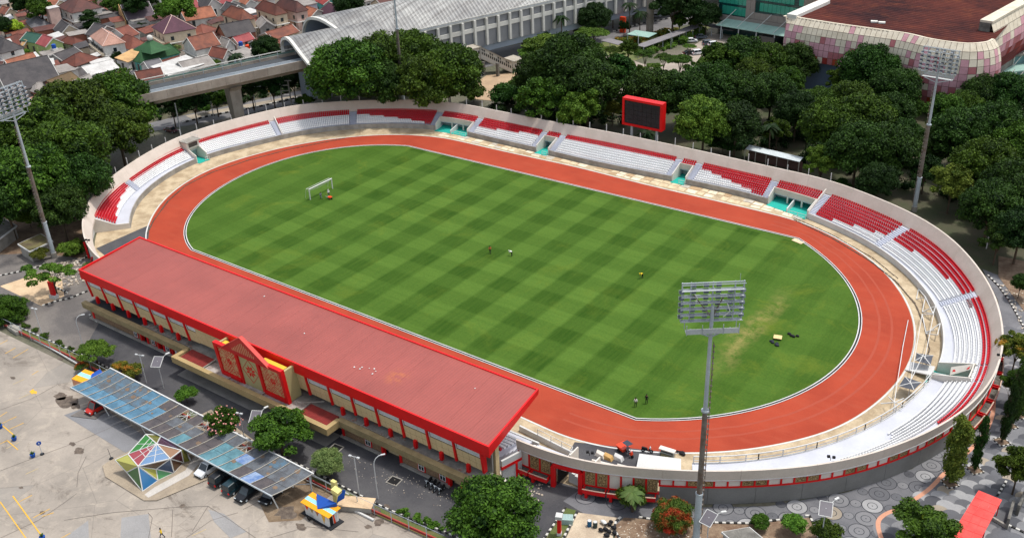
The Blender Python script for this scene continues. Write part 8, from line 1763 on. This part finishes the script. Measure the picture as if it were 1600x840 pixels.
def crown(kind, seed):
 r_ = random.Random(seed); L = []
 def lob(x, y, z, r, fz=.8): L.append(((x, y, z), (r, r*r_.uniform(.85, 1.15), r*fz)))
 if kind == 'round':
  n = 46; lob(0, 0, -.05, .62, .8)
  for i in range(n):
   f = (i+.5)/n; ph = i*2.39996+r_.uniform(-.3, .3); th = math.acos(1-1.5*f); rr = r_.uniform(.66, .84); lob(rr*math.sin(th)*math.cos(ph), rr*math.sin(th)*math.sin(ph), rr*math.cos(th)*.78, r_.uniform(.17, .29))
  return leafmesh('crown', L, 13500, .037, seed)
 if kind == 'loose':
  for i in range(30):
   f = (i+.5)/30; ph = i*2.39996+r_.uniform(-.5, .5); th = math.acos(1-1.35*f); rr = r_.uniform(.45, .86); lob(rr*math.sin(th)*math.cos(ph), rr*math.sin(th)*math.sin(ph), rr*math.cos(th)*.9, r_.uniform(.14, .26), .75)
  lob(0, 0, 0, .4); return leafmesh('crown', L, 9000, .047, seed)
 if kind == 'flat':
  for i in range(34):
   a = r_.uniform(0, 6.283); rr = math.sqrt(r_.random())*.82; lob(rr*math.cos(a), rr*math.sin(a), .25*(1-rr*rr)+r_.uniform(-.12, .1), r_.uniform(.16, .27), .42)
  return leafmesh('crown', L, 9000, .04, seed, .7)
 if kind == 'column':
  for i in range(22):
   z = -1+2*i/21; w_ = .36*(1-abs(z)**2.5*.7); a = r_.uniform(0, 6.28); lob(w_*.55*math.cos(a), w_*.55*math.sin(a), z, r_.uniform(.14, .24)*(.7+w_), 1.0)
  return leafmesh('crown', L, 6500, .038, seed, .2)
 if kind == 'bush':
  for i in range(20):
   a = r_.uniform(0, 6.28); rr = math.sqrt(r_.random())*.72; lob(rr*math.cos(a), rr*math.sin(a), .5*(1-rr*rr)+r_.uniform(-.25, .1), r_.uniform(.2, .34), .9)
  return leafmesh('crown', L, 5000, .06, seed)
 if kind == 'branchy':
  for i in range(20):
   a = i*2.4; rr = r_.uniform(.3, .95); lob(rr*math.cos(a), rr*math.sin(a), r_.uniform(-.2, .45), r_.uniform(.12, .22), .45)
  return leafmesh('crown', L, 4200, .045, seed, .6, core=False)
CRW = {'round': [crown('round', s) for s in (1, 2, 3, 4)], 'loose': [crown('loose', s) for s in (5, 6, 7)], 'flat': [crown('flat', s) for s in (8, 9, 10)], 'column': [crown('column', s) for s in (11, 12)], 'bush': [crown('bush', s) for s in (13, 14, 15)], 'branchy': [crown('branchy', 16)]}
def trunkmesh(seed, n=7, spread=.55, r0=.06):
 r_ = random.Random(seed); mb = MB(); mb.cyl((0, 0, 0), (0, 0, .55), r0, r0*.75, 8)
 for i in range(n):
  a = 6.283*i/n+r_.uniform(-.3, .3); s = spread*r_.uniform(.7, 1.1); k = (s*.4*math.cos(a), s*.4*math.sin(a), .8); mb.cyl((0, 0, r_.uniform(.42, .55)), k, r0*.5, r0*.34, 6); e = (s*math.cos(a), s*math.sin(a), r_.uniform(.98, 1.15)); mb.cyl(k, e, r0*.34, r0*.12, 5)
  for j in range(2): mb.cyl(Vector(k).lerp(Vector(e), .5), (e[0]+r_.uniform(-.2, .2), e[1]+r_.uniform(-.2, .2), e[2]+r_.uniform(.0, .15)), r0*.16, r0*.05, 4)
 return mesh('trunk', mb, BARK)
TRK_ = [trunkmesh(1), trunkmesh(2), trunkmesh(3, 5, .3, .05)]
TREEN = {'n': 0}
NAMES = {'round': 'broadleaf_tree', 'loose': 'leafy_tree', 'flat': 'rain_tree', 'column': 'columnar_tree', 'bush': 'bush', 'branchy': 'branching_tree'}
CAT = {'bush': 'bush'}
def tree(px, py, w_, kind, mat, label, zc=None, hz=1.0, grp=None, base=None):
 TREEN['n'] += 1; k = TREEN['n']; r_ = random.Random(k)
 hz = hz*(1.12 if kind in ('round', 'loose') else 1); fz = {'round': .95, 'loose': .95, 'flat': 1.3, 'column': 1.1, 'bush': .42, 'branchy': 1.0}[kind]
 z = zc if zc is not None else 6.
 for _ in range(6):
  P = G(px, py, z); Rr = w_/2/ppm(P)*(1.18 if kind in ('round', 'loose') and w_ > 34 and not (px > 1150 and py < 185) else 1.04)
  if zc is None: z = fz*Rr*hz+(1.2 if kind in ('round', 'loose', 'flat') else .3)
 P = G(px, py, z) if base is None else (base[0], base[1], z)
 t = thing(NAMES[kind], label, CAT.get(kind, 'tree'), (P[0], P[1], 0), r_.uniform(0, 6.28), grp)
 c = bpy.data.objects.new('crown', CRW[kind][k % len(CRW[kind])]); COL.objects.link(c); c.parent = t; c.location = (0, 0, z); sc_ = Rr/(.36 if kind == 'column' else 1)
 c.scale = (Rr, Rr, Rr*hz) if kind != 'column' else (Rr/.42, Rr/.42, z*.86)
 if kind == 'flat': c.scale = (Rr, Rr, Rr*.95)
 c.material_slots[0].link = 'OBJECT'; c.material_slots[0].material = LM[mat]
 q = bpy.data.objects.new('trunk', TRK_[2 if kind in ('column', 'bush') else k % 2]); COL.objects.link(q); q.parent = t; q.scale = (Rr*.75 if kind != 'bush' else Rr*.5, Rr*.75 if kind != 'bush' else Rr*.5, z*(1 if kind != 'column' else 1.3))
 if kind == 'column': q.scale = (3, 3, z*1.5)
 return t, P, Rr
def palm(px, py, h, label, lean=0, n=16, mat='mid', L=3.2):
 p = G(px, py, h); t = thing('palm_tree', label, 'palm', (p[0], p[1], 0), 0); r_ = random.Random(int(px*7)); part('trunk', MB().tube([(lean, 0, 0), (lean*.4, 0, h*.5), (0, 0, h)], [.22, .17, .14], 8), BARK, t, local=True)
 for i in range(n):
  a = 6.283*i/n+r_.uniform(-.15, .15); e = r_.uniform(-.1, .75); pts = []
  for k in range(6): s = k/5; pts.append(Vector((math.cos(a)*L*s*math.cos(e*.6), math.sin(a)*L*s*math.cos(e*.6), h+L*(s*math.sin(e)-.75*s*s))))
  mb = MB(); sd_ = Vector((-math.sin(a), math.cos(a), 0))
  for k in range(5):
   w0, w1 = (.12, .5, .55, .45, .28, .05)[k:k+2]; dr0, dr1 = Vector((0, 0, -w0*.55)), Vector((0, 0, -w1*.55))
   for s_ in (-1, 1): mb.face([pts[k], pts[k+1], pts[k+1]+sd_*s_*w1+dr1, pts[k]+sd_*s_*w0+dr0])
  part('frond', mb, LM[mat], t, local=True)
 return t
def thicket(name, px, n, size, mat, hmax=1.6, label=None, lw=1.0):
 q = [G(x, y)[:2] for x, y in px]; xs = [p[0] for p in q]; ys = [p[1] for p in q]; r_ = random.Random(n); L = []
 while len(L) < n:
  x, y = r_.uniform(min(xs), max(xs)), r_.uniform(min(ys), max(ys))
  if inside((x, y), q): L.append(((x, y, r_.uniform(.2, hmax)), (size*r_.uniform(.6, 1.2),)*2+(size*r_.uniform(.5, .9),)))
 me = leafmesh(name, L, n*110, .26*lw, n, .4); o = bpy.data.objects.new(name, me); COL.objects.link(o); o.material_slots[0].link = 'OBJECT'; o.material_slots[0].material = LM[mat]; o['kind'] = 'stuff'
 if label: o['label'] = label
 return o
T = tree
W = 'trees of the western grove beside the stadium'
for a in ((180,168,104,'round','mid','tall tree of the western grove nearest the viaduct'), (122,182,112,'round','mid','tree of the western grove directly above its middle, behind the mast'), (62,212,112,'round','mid','tree of the western grove just right of the mast lamp rack'), (12,232,84,'round','light','yellowish tree of the western grove under the mast lamps at the picture edge'), (108,242,112,'round','mid','biggest tree in the middle of the western grove'), (184,208,88,'round','mid','tree of the western grove overhanging the parapet by the street'),
  (54,286,112,'round','mid','tree of the western grove crossed by the mast pole'), (126,284,84,'round','dark','dark tree of the western grove against the parapet'), (8,318,86,'round','dark','dark tree of the western grove above the low grey house'), (92,328,72,'round','dark','dark tree of the western grove above the mossy hut'), (46,345,44,'bush','light','bright shrub growing beside the low grey house'), (216,192,34,'loose','dark','small dark tree at the street end of the western grove'), (-20,270,90,'round','mid','tree of the western grove cut by the left edge')): T(*a, grp=W)
for a in ((541,118,108,'round','mid','big round tree left of the lampless mast pole, in front of the vault'), (596,98,84,'round','mid','tree half hidden between the two big groves behind the mast pole'), (516,82,46,'round','mid','tree top touching the lower end of the vault'), (645,86,78,'round','mid','tree directly right of the mast pole before the station wall'), (700,118,96,'round','mid','big round tree at the right end of the grove before the station'), (668,130,88,'round','mid','tree low in the grove just right of the mast pole'), (722,98,52,'loose','mid','loose tree top reaching the stair building'), (600,136,74,'round','dark','dark tree low behind the parapet left of the mast pole'), (560,60,50,'round','mid','small tree top just under the vault edge'), (740,150,40,'bush','mid','shrub at the parapet right of the station grove')): T(*a, grp='trees of the grove before the station')
M_ = 'trees between the station and the far stand'
for a in ((892,108,104,'round','dark','biggest dark tree left of the yard behind the far stand'), (846,122,74,'round','dark','dark tree left of the biggest one, near the stair building'), (918,138,92,'round','dark','dark tree between the biggest one and the bare car yard'), (846,160,72,'loose','mid','pale topped tree directly behind the parapet above the second portal'), (886,150,62,'round','dark','dark tree between the pale topped one and the fresh green one'), (906,172,66,'loose','light','fresh green tree hanging over the far parapet left of the scoreboard'), (957,172,34,'loose','yellow','yellow green tree right beside the scoreboard on its left'), (788,154,56,'bush','dark','round dark shrub at the far parapet left of the groves'), (812,138,40,'bush','mid','low shrub between the bare ground and the dark trees'),
  (855,72,78,'flat','light','wide flat topped light green tree before the station wall'), (838,86,60,'flat','light','lower flat topped tree right of the stair building landing'), (925,55,52,'flat','light','flat light green tree left of the low grey shelter'), (928,30,48,'round','deep','dark tall tree before the end of the station wall'), (846,52,32,'round','deep','small dark tree behind the wide flat topped one'), (874,44,46,'bush','deep','dark bushes at the foot of the royal palm'), (905,48,30,'bush','olive','brownish bush between the palm and the flat tree'),
  (932,76,34,'flat','light','light green yard tree right of the thin walkway'), (955,80,30,'flat','mid','small yard tree nearest the bike shelter'), (982,78,32,'loose','mid','dark green yard tree with no visible trunk beside the walkway end'), (1008,86,34,'flat','mid','yard tree with a short trunk, first of the front row'), (1037,92,34,'flat','mid','yard tree second in the front row, behind a pale gap'), (1063,95,42,'flat','mid','largest yard tree of the front row, its long trunk in view'), (960,97,30,'loose','mid','upright yard tree left of the lamp post'), (980,105,32,'loose','mid','yard tree with a thin trunk standing on the dusty ground'), (1000,111,20,'loose','mid','smallest yard tree beside the lamp post'), (1021,106,30,'flat','light','light yard tree with layered branches in front'), (1077,74,22,'flat','light','small light tree among the parked cars'), (965,120,60,'loose','dark','tree at the grove edge below the dusty ground'), (905,92,60,'loose','mid','light topped tree between the yard and the thin walkway')): T(*a, grp=M_)
E_ = 'trees of the grove behind the scoreboard'
EL = ((1018,148,82,'round','dark','dark tree directly behind the scoreboard'), (1066,152,80,'round','dark','dark tree right of the scoreboard top'), (1100,194,78,'round','light','pale umbrella shaped tree right of the scoreboard'), (1040,132,50,'loose','mid','tree top rising above the scoreboard frame'), (1110,142,84,'round','dark','dark tree above the pale umbrella shaped one'), (1122,100,60,'loose','mid','olive green tree at the lower edge of the car yard'), (1160,92,76,'round','dark','dark tree below the glass building canopy'), (1200,100,70,'round','mid','tree below the left end of the tiled wall'), (1160,150,86,'round','dark','dark tree in the heart of the grove behind the far stand'), (1205,148,76,'round','dark','dark tree in the heart of the grove under the blue wall'), (1246,98,70,'round','dark','tall round dark tree before the pink tiled wall'), (1230,130,56,'round','mid','tree between the tall round one and the blue grey wall'),
 (1180,120,64,'round','mid','mid green tree in the second row under the glass building'), (1278,165,64,'round','mid','mid green tree below the blue grey wall windows'), (1312,128,44,'loose','mid','small loose tree in front of the blue grey wall'), (1360,112,92,'round','dark','large domed tree hiding the middle of the tiled wall'), (1398,142,80,'round','dark','domed dark tree below the large one before the tiled wall'), (1330,158,70,'round','mid','tree under the large domed one'), (1150,196,70,'round','deep','deep shaded tree between the umbrella tree and the palm'), (1245,176,74,'round','deep','deep shaded tree above the pale sheet roof'), (1300,200,84,'round','mid','mid green tree right of the pale sheet roof'), (1350,190,84,'round','mid','mid green tree in the middle of the eastern grove'), (1284,256,52,'loose','light','bright green tree at the parapet below the pale sheet roof'), (1392,180,76,'round','dark','dark tree left of the eastern mast pole'),
 (1340,236,88,'round','dark','dark tree behind the parapet above the red seats'), (1388,236,84,'round','dark','dark tree low against the parapet left of the eastern mast'), (1372,284,56,'round','deep','deep green tree right at the parapet beside the bright one'), (1410,214,56,'round','dark','dark tree touching the eastern mast pole on its left'), (1462,130,50,'loose','mid','loose tree right behind the eastern mast lamps'), (1444,118,36,'loose','deep','small dark tree by the foot of the pink tiles'), (1478,176,64,'round','mid','tree directly right of the eastern mast pole'), (1506,170,62,'round','mid','tree under the red foot of the tiled wall'), (1536,150,70,'round','dark','dark tree below the right end of the tiled wall'), (1580,150,78,'round','dark','dark tree at the right edge below the glass terrace'), (1500,214,84,'round','dark','dark tree in the right part of the eastern grove'), (1460,232,52,'round','dark','dark tree halfway down the eastern mast pole on its right'),
 (1556,206,90,'round','dark','big dark tree near the right edge, upper row'), (1598,230,86,'round','mid','mid green tree cut by the right edge, upper'), (1488,290,62,'loose','yellow','yellowish green tree standing before the dark grove near the rim'), (1540,262,90,'round','mid','big mid green tree right of the yellowish one'), (1590,296,90,'round','dark','big dark tree cut by the right edge, middle'), (1548,326,84,'round','dark','big dark tree above the bare soil by the rim'), (1595,362,76,'round','deep','deep green tree at the right edge above the kerb'), (1560,376,52,'loose','dark','loose dark tree low beside the bare soil'), (1424,170,40,'round','mid','tree crossed by the upper part of the eastern mast pole'), (1215,205,44,'loose','mid','tree behind the palm and above the sheet roof'), (1130,230,44,'bush','dark','dark shrub behind the parapet left of the pale shed'), (1446,268,48,'loose','deep','deep green tree at the foot of the eastern mast'), (1310,296,40,'bush','dark','dark shrub at the parapet below the big groves'), (1090,120,44,'loose','mid','olive tree at the lower right of the front yard row'))
for a in EL: T(*a, grp=E_)
palm(877, 26, 11, 'royal palm standing before the station wall', .3); palm(1204, 196, 8.5, 'palm with drooping fronds in the grove above the far stand', .4, 18); palm(1012, 206, 5.5, 'palm hanging under the scoreboard between its posts', .8, 14); palm(368, 86, 7, 'coconut palm above the viaduct in the village', .5); palm(984, 6, 12, 'palm at the top beside the main road', .2); palm(1000, 18, 9, 'lower palm beside the main road at the top', .2); palm(62, 8, 9, 'palm among the trees at the top left', .3)
# top centre
for a in ((1052,10,66,'loose','deep','dark tree above the side road at the top'), (1080,18,50,'loose','deep','dark tree left of the glass building top'), (1104,26,40,'round','deep','dark round tree touching the glass building'), (1062,34,30,'loose','mid','lighter tree beside the kerb of the side road'), (1088,36,26,'loose','mid','small tree in front of the dark ones by the walkway'), (958,14,40,'loose','deep','dark tree between the station end and the viaduct piers'), (1020,2,40,'loose','deep','dark tree behind the tall viaduct pier'), (975,42,20,'loose','deep','small dark tree by the orange sign at the side road')): T(*a, grp='trees along the main road at the top')
# village trees
for a in ((140,34,30,'column','deep','narrow dark tree between the white villa and the pink roof'), (40,8,44,'loose','deep','dark trees at the top left behind the red roof'), (62,18,40,'loose','mid','mid green tree at the top left under the palm'), (4,40,30,'round','deep','dark tree at the left edge above the hipped roof'), (18,48,40,'bush','lime','bright green field hedge at the left edge'), (175,8,34,'loose','mid','tree at the top beside the maroon roof'), (196,16,26,'loose','mid','small tree behind the slate roof'), (212,10,40,'loose','deep','dark tree behind the slate roof ridge'), (276,15,52,'loose','light','bright rounded tree at the top middle of the village'), (255,22,34,'loose','mid','tree left of the bright rounded one'), (300,12,20,'bush','light','small bright shrub beside the pinkish purple roof'), (183,88,18,'loose','deep','dark tree before the balcony of the pink roofed house'), (172,122,22,'round','deep','dark tree below the rust roof above the grove'), (40,83,16,'bush','light','shrub between the left edge house and the lime house'), (222,43,18,'bush','deep','dark shrub left of the purple roofed villa'), (415,78,40,'round','deep','dark round tree at the mouth of the viaduct village end'), (398,88,22,'bush','mid','shrub below the dark round tree above the viaduct'), (545,8,44,'round','deep','dark round tree behind the vault at the top'), (520,12,24,'bush','olive','olive tree behind the purple roof by the vault'), (276,76,18,'bush','olive','olive shrub right of the turquoise hall'), (273,58,12,'column','deep','thin dark tree in front of the purple roofed villa'), (330,108,34,'bush','light','climbing plants along the long grey gable'), (186,105,16,'bush','olive','olive shrub beside the white sheet roofs'), (234,2,30,'loose','deep','dark tree at the top edge above the slate roof'), (118,52,14,'bush','mid','small shrub beside the cream gable'), (382,90,26,'bush','mid','green shrub beside the coconut palm'), (150,46,16,'bush','mid','light shrub below the narrow dark tree')): T(*a, grp='trees among the village houses')
# under the viaduct
for a in ((268,166,44,'loose','deep','dark tree under the viaduct nearest the western grove'), (302,160,46,'loose','deep','dark tree under the viaduct left of the pier'), (336,152,40,'loose','mid','mid green tree under the viaduct touching the pier'), (392,140,44,'loose','deep','dark tree under the viaduct right of the pier'), (425,136,46,'loose','deep','dark tree under the viaduct behind the warning sign'), (458,128,40,'loose','deep','dark tree under the viaduct at the station end'), (320,172,20,'bush','light','light shrub beside the pavement under the viaduct'), (478,160,36,'bush','mid','shrub behind the parapet beside the pylon'), (506,142,34,'bush','deep','dark shrub at the foot of the station')): T(*a, grp='trees in the shade of the viaduct')
# foreground
T(771, 804, 124, 'round', 'mid', 'large round tree standing in the service road at the bottom', zc=6.0, hz=.9)
T(436, 678, 92, 'loose', 'mid', 'street tree with spreading branches over the end of the carport', zc=4.0, hz=.7); T(512, 722, 44, 'round', 'olive', 'small rounded grey green tree beside the carport end', zc=2.6, hz=.9)
T(148, 550, 58, 'flat', 'light', 'bright green flat topped tree by the red fence', zc=2.6); T(188, 574, 30, 'bush', 'gold', 'yellow and rust leaved bush behind the carport, left'); T(208, 582, 34, 'bush', 'gold', 'yellow and rust leaved bush behind the carport, right of the other')
T(291, 620, 38, 'bush', 'light', 'small green bush beside the service road behind the carport'); tt, P, Rr = T(350, 662, 50, 'loose', 'mid', 'shrub with pink blossoms leaning over the carport', zc=3.6)
mb = MB(); r_ = random.Random(9)
for i in range(70):
 a, e = r_.uniform(0, 6.28), r_.uniform(0, 1.4); d = Vector((math.cos(a)*math.cos(e), math.sin(a)*math.cos(e), math.sin(e)))*Rr*r_.uniform(.8, .98)+Vector((0, 0, 3.6)); mb.sphere(d, .13, 0, 5, 3)
part('blossom', mb, FLW, tt, 'pink blossoms', stuff=True, local=True)
T(14, 486, 50, 'round', 'mid', 'green bush with red flowers at the left edge by the fence', zc=1.8); tt, P, Rr = T(80, 428, 74, 'branchy', 'light', 'thin leaved tree with bare forking branches on the pale slab', zc=4.6)
T(110, 392, 40, 'bush', 'light', 'wild shrub growing in the yard left of the roof corner'); T(118, 382, 22, 'bush', 'mid', 'small shrub against the western outer wall'); T(62, 400, 30, 'bush', 'yellow', 'dry shrub in front of the mossy hut'); T(140, 420, 26, 'bush', 'olive', 'scrub beside the roof corner')
palm(988, 768, 3.4, 'young bushy palm in front of the planters', .1, 26, 'olive', 1.9); T(988, 782, 50, 'bush', 'mid', 'leafy base of the young palm in front of the planters', zc=1.4, hz=1.2)
T(1051, 808, 56, 'round', 'red', 'round bush with orange red and green leaves', zc=2.2, hz=1.05); T(1241, 820, 46, 'bush', 'light', 'green shrub in the bed above the bottom edge', zc=1.4); T(1290, 836, 52, 'bush', 'mid', 'green shrub at the bottom edge beside the solar lamp', zc=1.6)
T(1446, 826, 96, 'loose', 'mid', 'broad tree with lime tips at the bottom right', zc=3.6, hz=.6); T(1188, 818, 34, 'bush', 'mid', 'low green shrub by the old lean roof', zc=.8); T(1450, 812, 20, 'bush', 'lime', 'lime green tips on the broad tree', zc=5.0)
def coltree(px, py, h, w_, mat, label): b0_ = G(px, py); return T(px, py, w_, 'column', mat, label, zc=h*.56, base=b0_, grp='columnar trees in square pits on the paving')
coltree(1484, 755, 10.5, 44, 'yellow', 'tall columnar tree in the nearest square pit beside the orange band'); coltree(1523, 734, 8.5, 22, 'dark', 'narrow dark columnar tree in the second square pit'); coltree(1565, 690, 9.5, 20, 'deep', 'bare columnar tree in the third square pit'); coltree(1577, 665, 10, 26, 'dark', 'columnar tree in the fourth square pit'); coltree(1590, 650, 11, 34, 'mid', 'columnar tree in the farthest square pit at the right edge')
T(1590, 545, 56, 'loose', 'gold', 'tree with yellow and green leaves at the right edge by the rim'); T(1592, 600, 50, 'loose', 'mid', 'green tree at the right edge above the tree pits'); T(1592, 732, 64, 'loose', 'mid', 'leafy tree at the right edge above the red shelter', zc=4.5); T(1596, 442, 32, 'round', 'dark', 'small dark tree beside the kerb at the right edge')
T(128, 575, 24, 'bush', 'red', 'red leaved shrub along the fence behind the carport');
thicket('hedge', [(985, 84), (1062, 62), (1098, 46), (1104, 52), (1066, 70), (1000, 92)], 46, 1.3, 'light', 1.8, 'clipped mixed hedge beside the covered walkway'); thicket('flower_bed', [(958, 68), (985, 62), (1060, 44), (1064, 48), (1000, 66), (965, 74)], 30, 1.2, 'gold', .8); thicket('ground_cover', [(240, 190), (330, 172), (480, 140), (470, 122), (300, 150), (240, 172)], 90, 1.5, 'deep', 1.6)
thicket('ground_cover', [(755, 180), (800, 150), (960, 150), (1000, 190), (940, 205), (820, 178)], 110, 1.5, 'deep', 1.2); thicket('ground_cover', [(1060, 190), (1300, 180), (1420, 200), (1440, 300), (1300, 270), (1080, 222)], 150, 1.6, 'deep', 1.0); thicket('ground_cover', [(1460, 180), (1620, 170), (1620, 400), (1540, 380), (1470, 300)], 110, 1.7, 'deep', 1.2)
thicket('verge_plants', [(620, 800), (690, 834), (700, 828), (630, 795)], 26, .35, 'light', .5, None, .4); thicket('verge_plants', [(10, 500), (60, 524), (130, 560), (134, 554), (60, 517), (15, 494)], 30, .4, 'mid', .5, None, .4); thicket('village_garden', [(60, 4), (130, 0), (250, 8), (270, 20), (200, 26), (150, 30), (100, 24)], 60, 1.8, 'mid', 1.5)
thicket('verge_plants', [(105, 400), (135, 396), (128, 380), (104, 384)], 26, .7, 'mid', .6, None, .5)
# road furniture by the viaduct, poles
def arm_lamp(px, py, h, label, rz=.3): p = G(px, py); t = thing('street_lamp', label, 'street lamp', p, rz); part('pole', MB().tube([(0, 0, 0), (0, 0, h-1.2), (.6, 0, h-.3)], .12, 6), POLE, t, local=True); part('arm', MB().bar((.6, 0, h-.3), (-3.4, 0, h+.9), .12).bar((.6, 0, h-.3), (2.8, 0, h+.1), .12), POLE, t, local=True); part('lamp_head', MB().obox((-3.6, 0, h+.85), (1.0, .4, .18), 0), WHITE, t, local=True)
arm_lamp(401, 176, 8, 'double armed street lamp just right of the viaduct pier'); arm_lamp(334, 184, 8, 'double armed street lamp left of the viaduct pier')
p = G(450, 172); t = thing('power_pylon', 'short steel lattice pylon frame beside the road behind the parapet', 'pylon', p, .2)
for x in (-1.6, 1.6): part('leg', MB().bar((x, 0, 0), (x*.9, 0, 9), .3), CONC, t, local=True)
for z in (4, 5.6, 7.2, 8.6): part('crossarm', MB().bar((-2.6 if z > 8 else -1.6, 0, z), (2.6 if z > 8 else 1.6, 0, z+.4), .22), CONC, t, local=True)
p = G(424, 158); t = thing('warning_sign', 'yellow diamond road sign on a post before the dark trees', 'sign', p, .5); part('post', MB().bar((0, 0, 0), (0, 0, 3), .12), STEEL, t, local=True); part('plate', MB().hexa([(-.9, -.05, 3.4), (0, -.05, 2.5), (.9, -.05, 3.4), (0, -.05, 4.3)], [(-.9, .05, 3.4), (0, .05, 2.5), (.9, .05, 3.4), (0, .05, 4.3)]), YEL, t, local=True)
for px, py, h, l in ((283, 210, 9, 'tall thin pale pole beside the street left of the viaduct pier'), (1541, 388, 7, 'thin post among the dark trees right of the rim'),): p = G(px, py); single('utility_pole', MB().bar((p[0], p[1], 0), (p[0], p[1], h), .22), POLE, l, 'pole')
for px, py, h, l in ((1048, 77, 6, 'lamp post beside the flower bed of the walkway'), (997, 92, 8, 'lamp post between the yard trees'), (1098, 40, 9, 'curved lamp post rising over the hedge by the walkway'), (930, 68, 7, 'lamp post between the flat trees before the station')): curved_lamp(px, py, h, 2.6, l, 1.4)
p = G(973, 51); single('sign_totem', MB().box(p[0]-1, p[0]+1, p[1]-.5, p[1]+.5, 0, 5.5), ORANGE, 'orange sign totem beside the side road', 'sign')
for px, s_ in ((1015, 1), (945, 0)):
 a = Vector(G(px, 52 if s_ else 30, 0)); t = thing('viaduct_pier', ('tall pale viaduct pier by the passing silver car' if s_ else 'farther viaduct pier behind the palms at the end of the station'), 'pier', (a.x, a.y, 0)); part('shaft', MB().cyl((a.x, a.y, 0), (a.x, a.y, 16), 1.3, 1.3, 12), VCON, t); part('head', MB().obox((a.x, a.y, 16), (8, 4, 2), .3), VCON, t)
area('village_ground', [(-300, 40), (-60, 190), (60, 175), (170, 160), (440, 95), (520, 60), (700, 10), (700, -60), (-300, -60)], -.03, M('village_ground', S(118, 110, 102), S(92, 86, 80), s1=.08, s2=.8, amt=.8, fine=.3))
area('viaduct_verge', [(170, 160), (470, 100), (500, 140), (300, 178), (230, 200), (170, 205)], -.028, M('verge_earth', S(84, 82, 62), S(112, 102, 86), s1=.15, amt=.8, fine=.3))
area('green_yard', [(860, 100), (900, 60), (1000, 60), (1100, 36), (1110, 44), (1000, 92), (905, 128)], -.01, M('lawn_green', S(96, 108, 60), S(120, 112, 80), s1=.2, amt=.7, fine=.25))
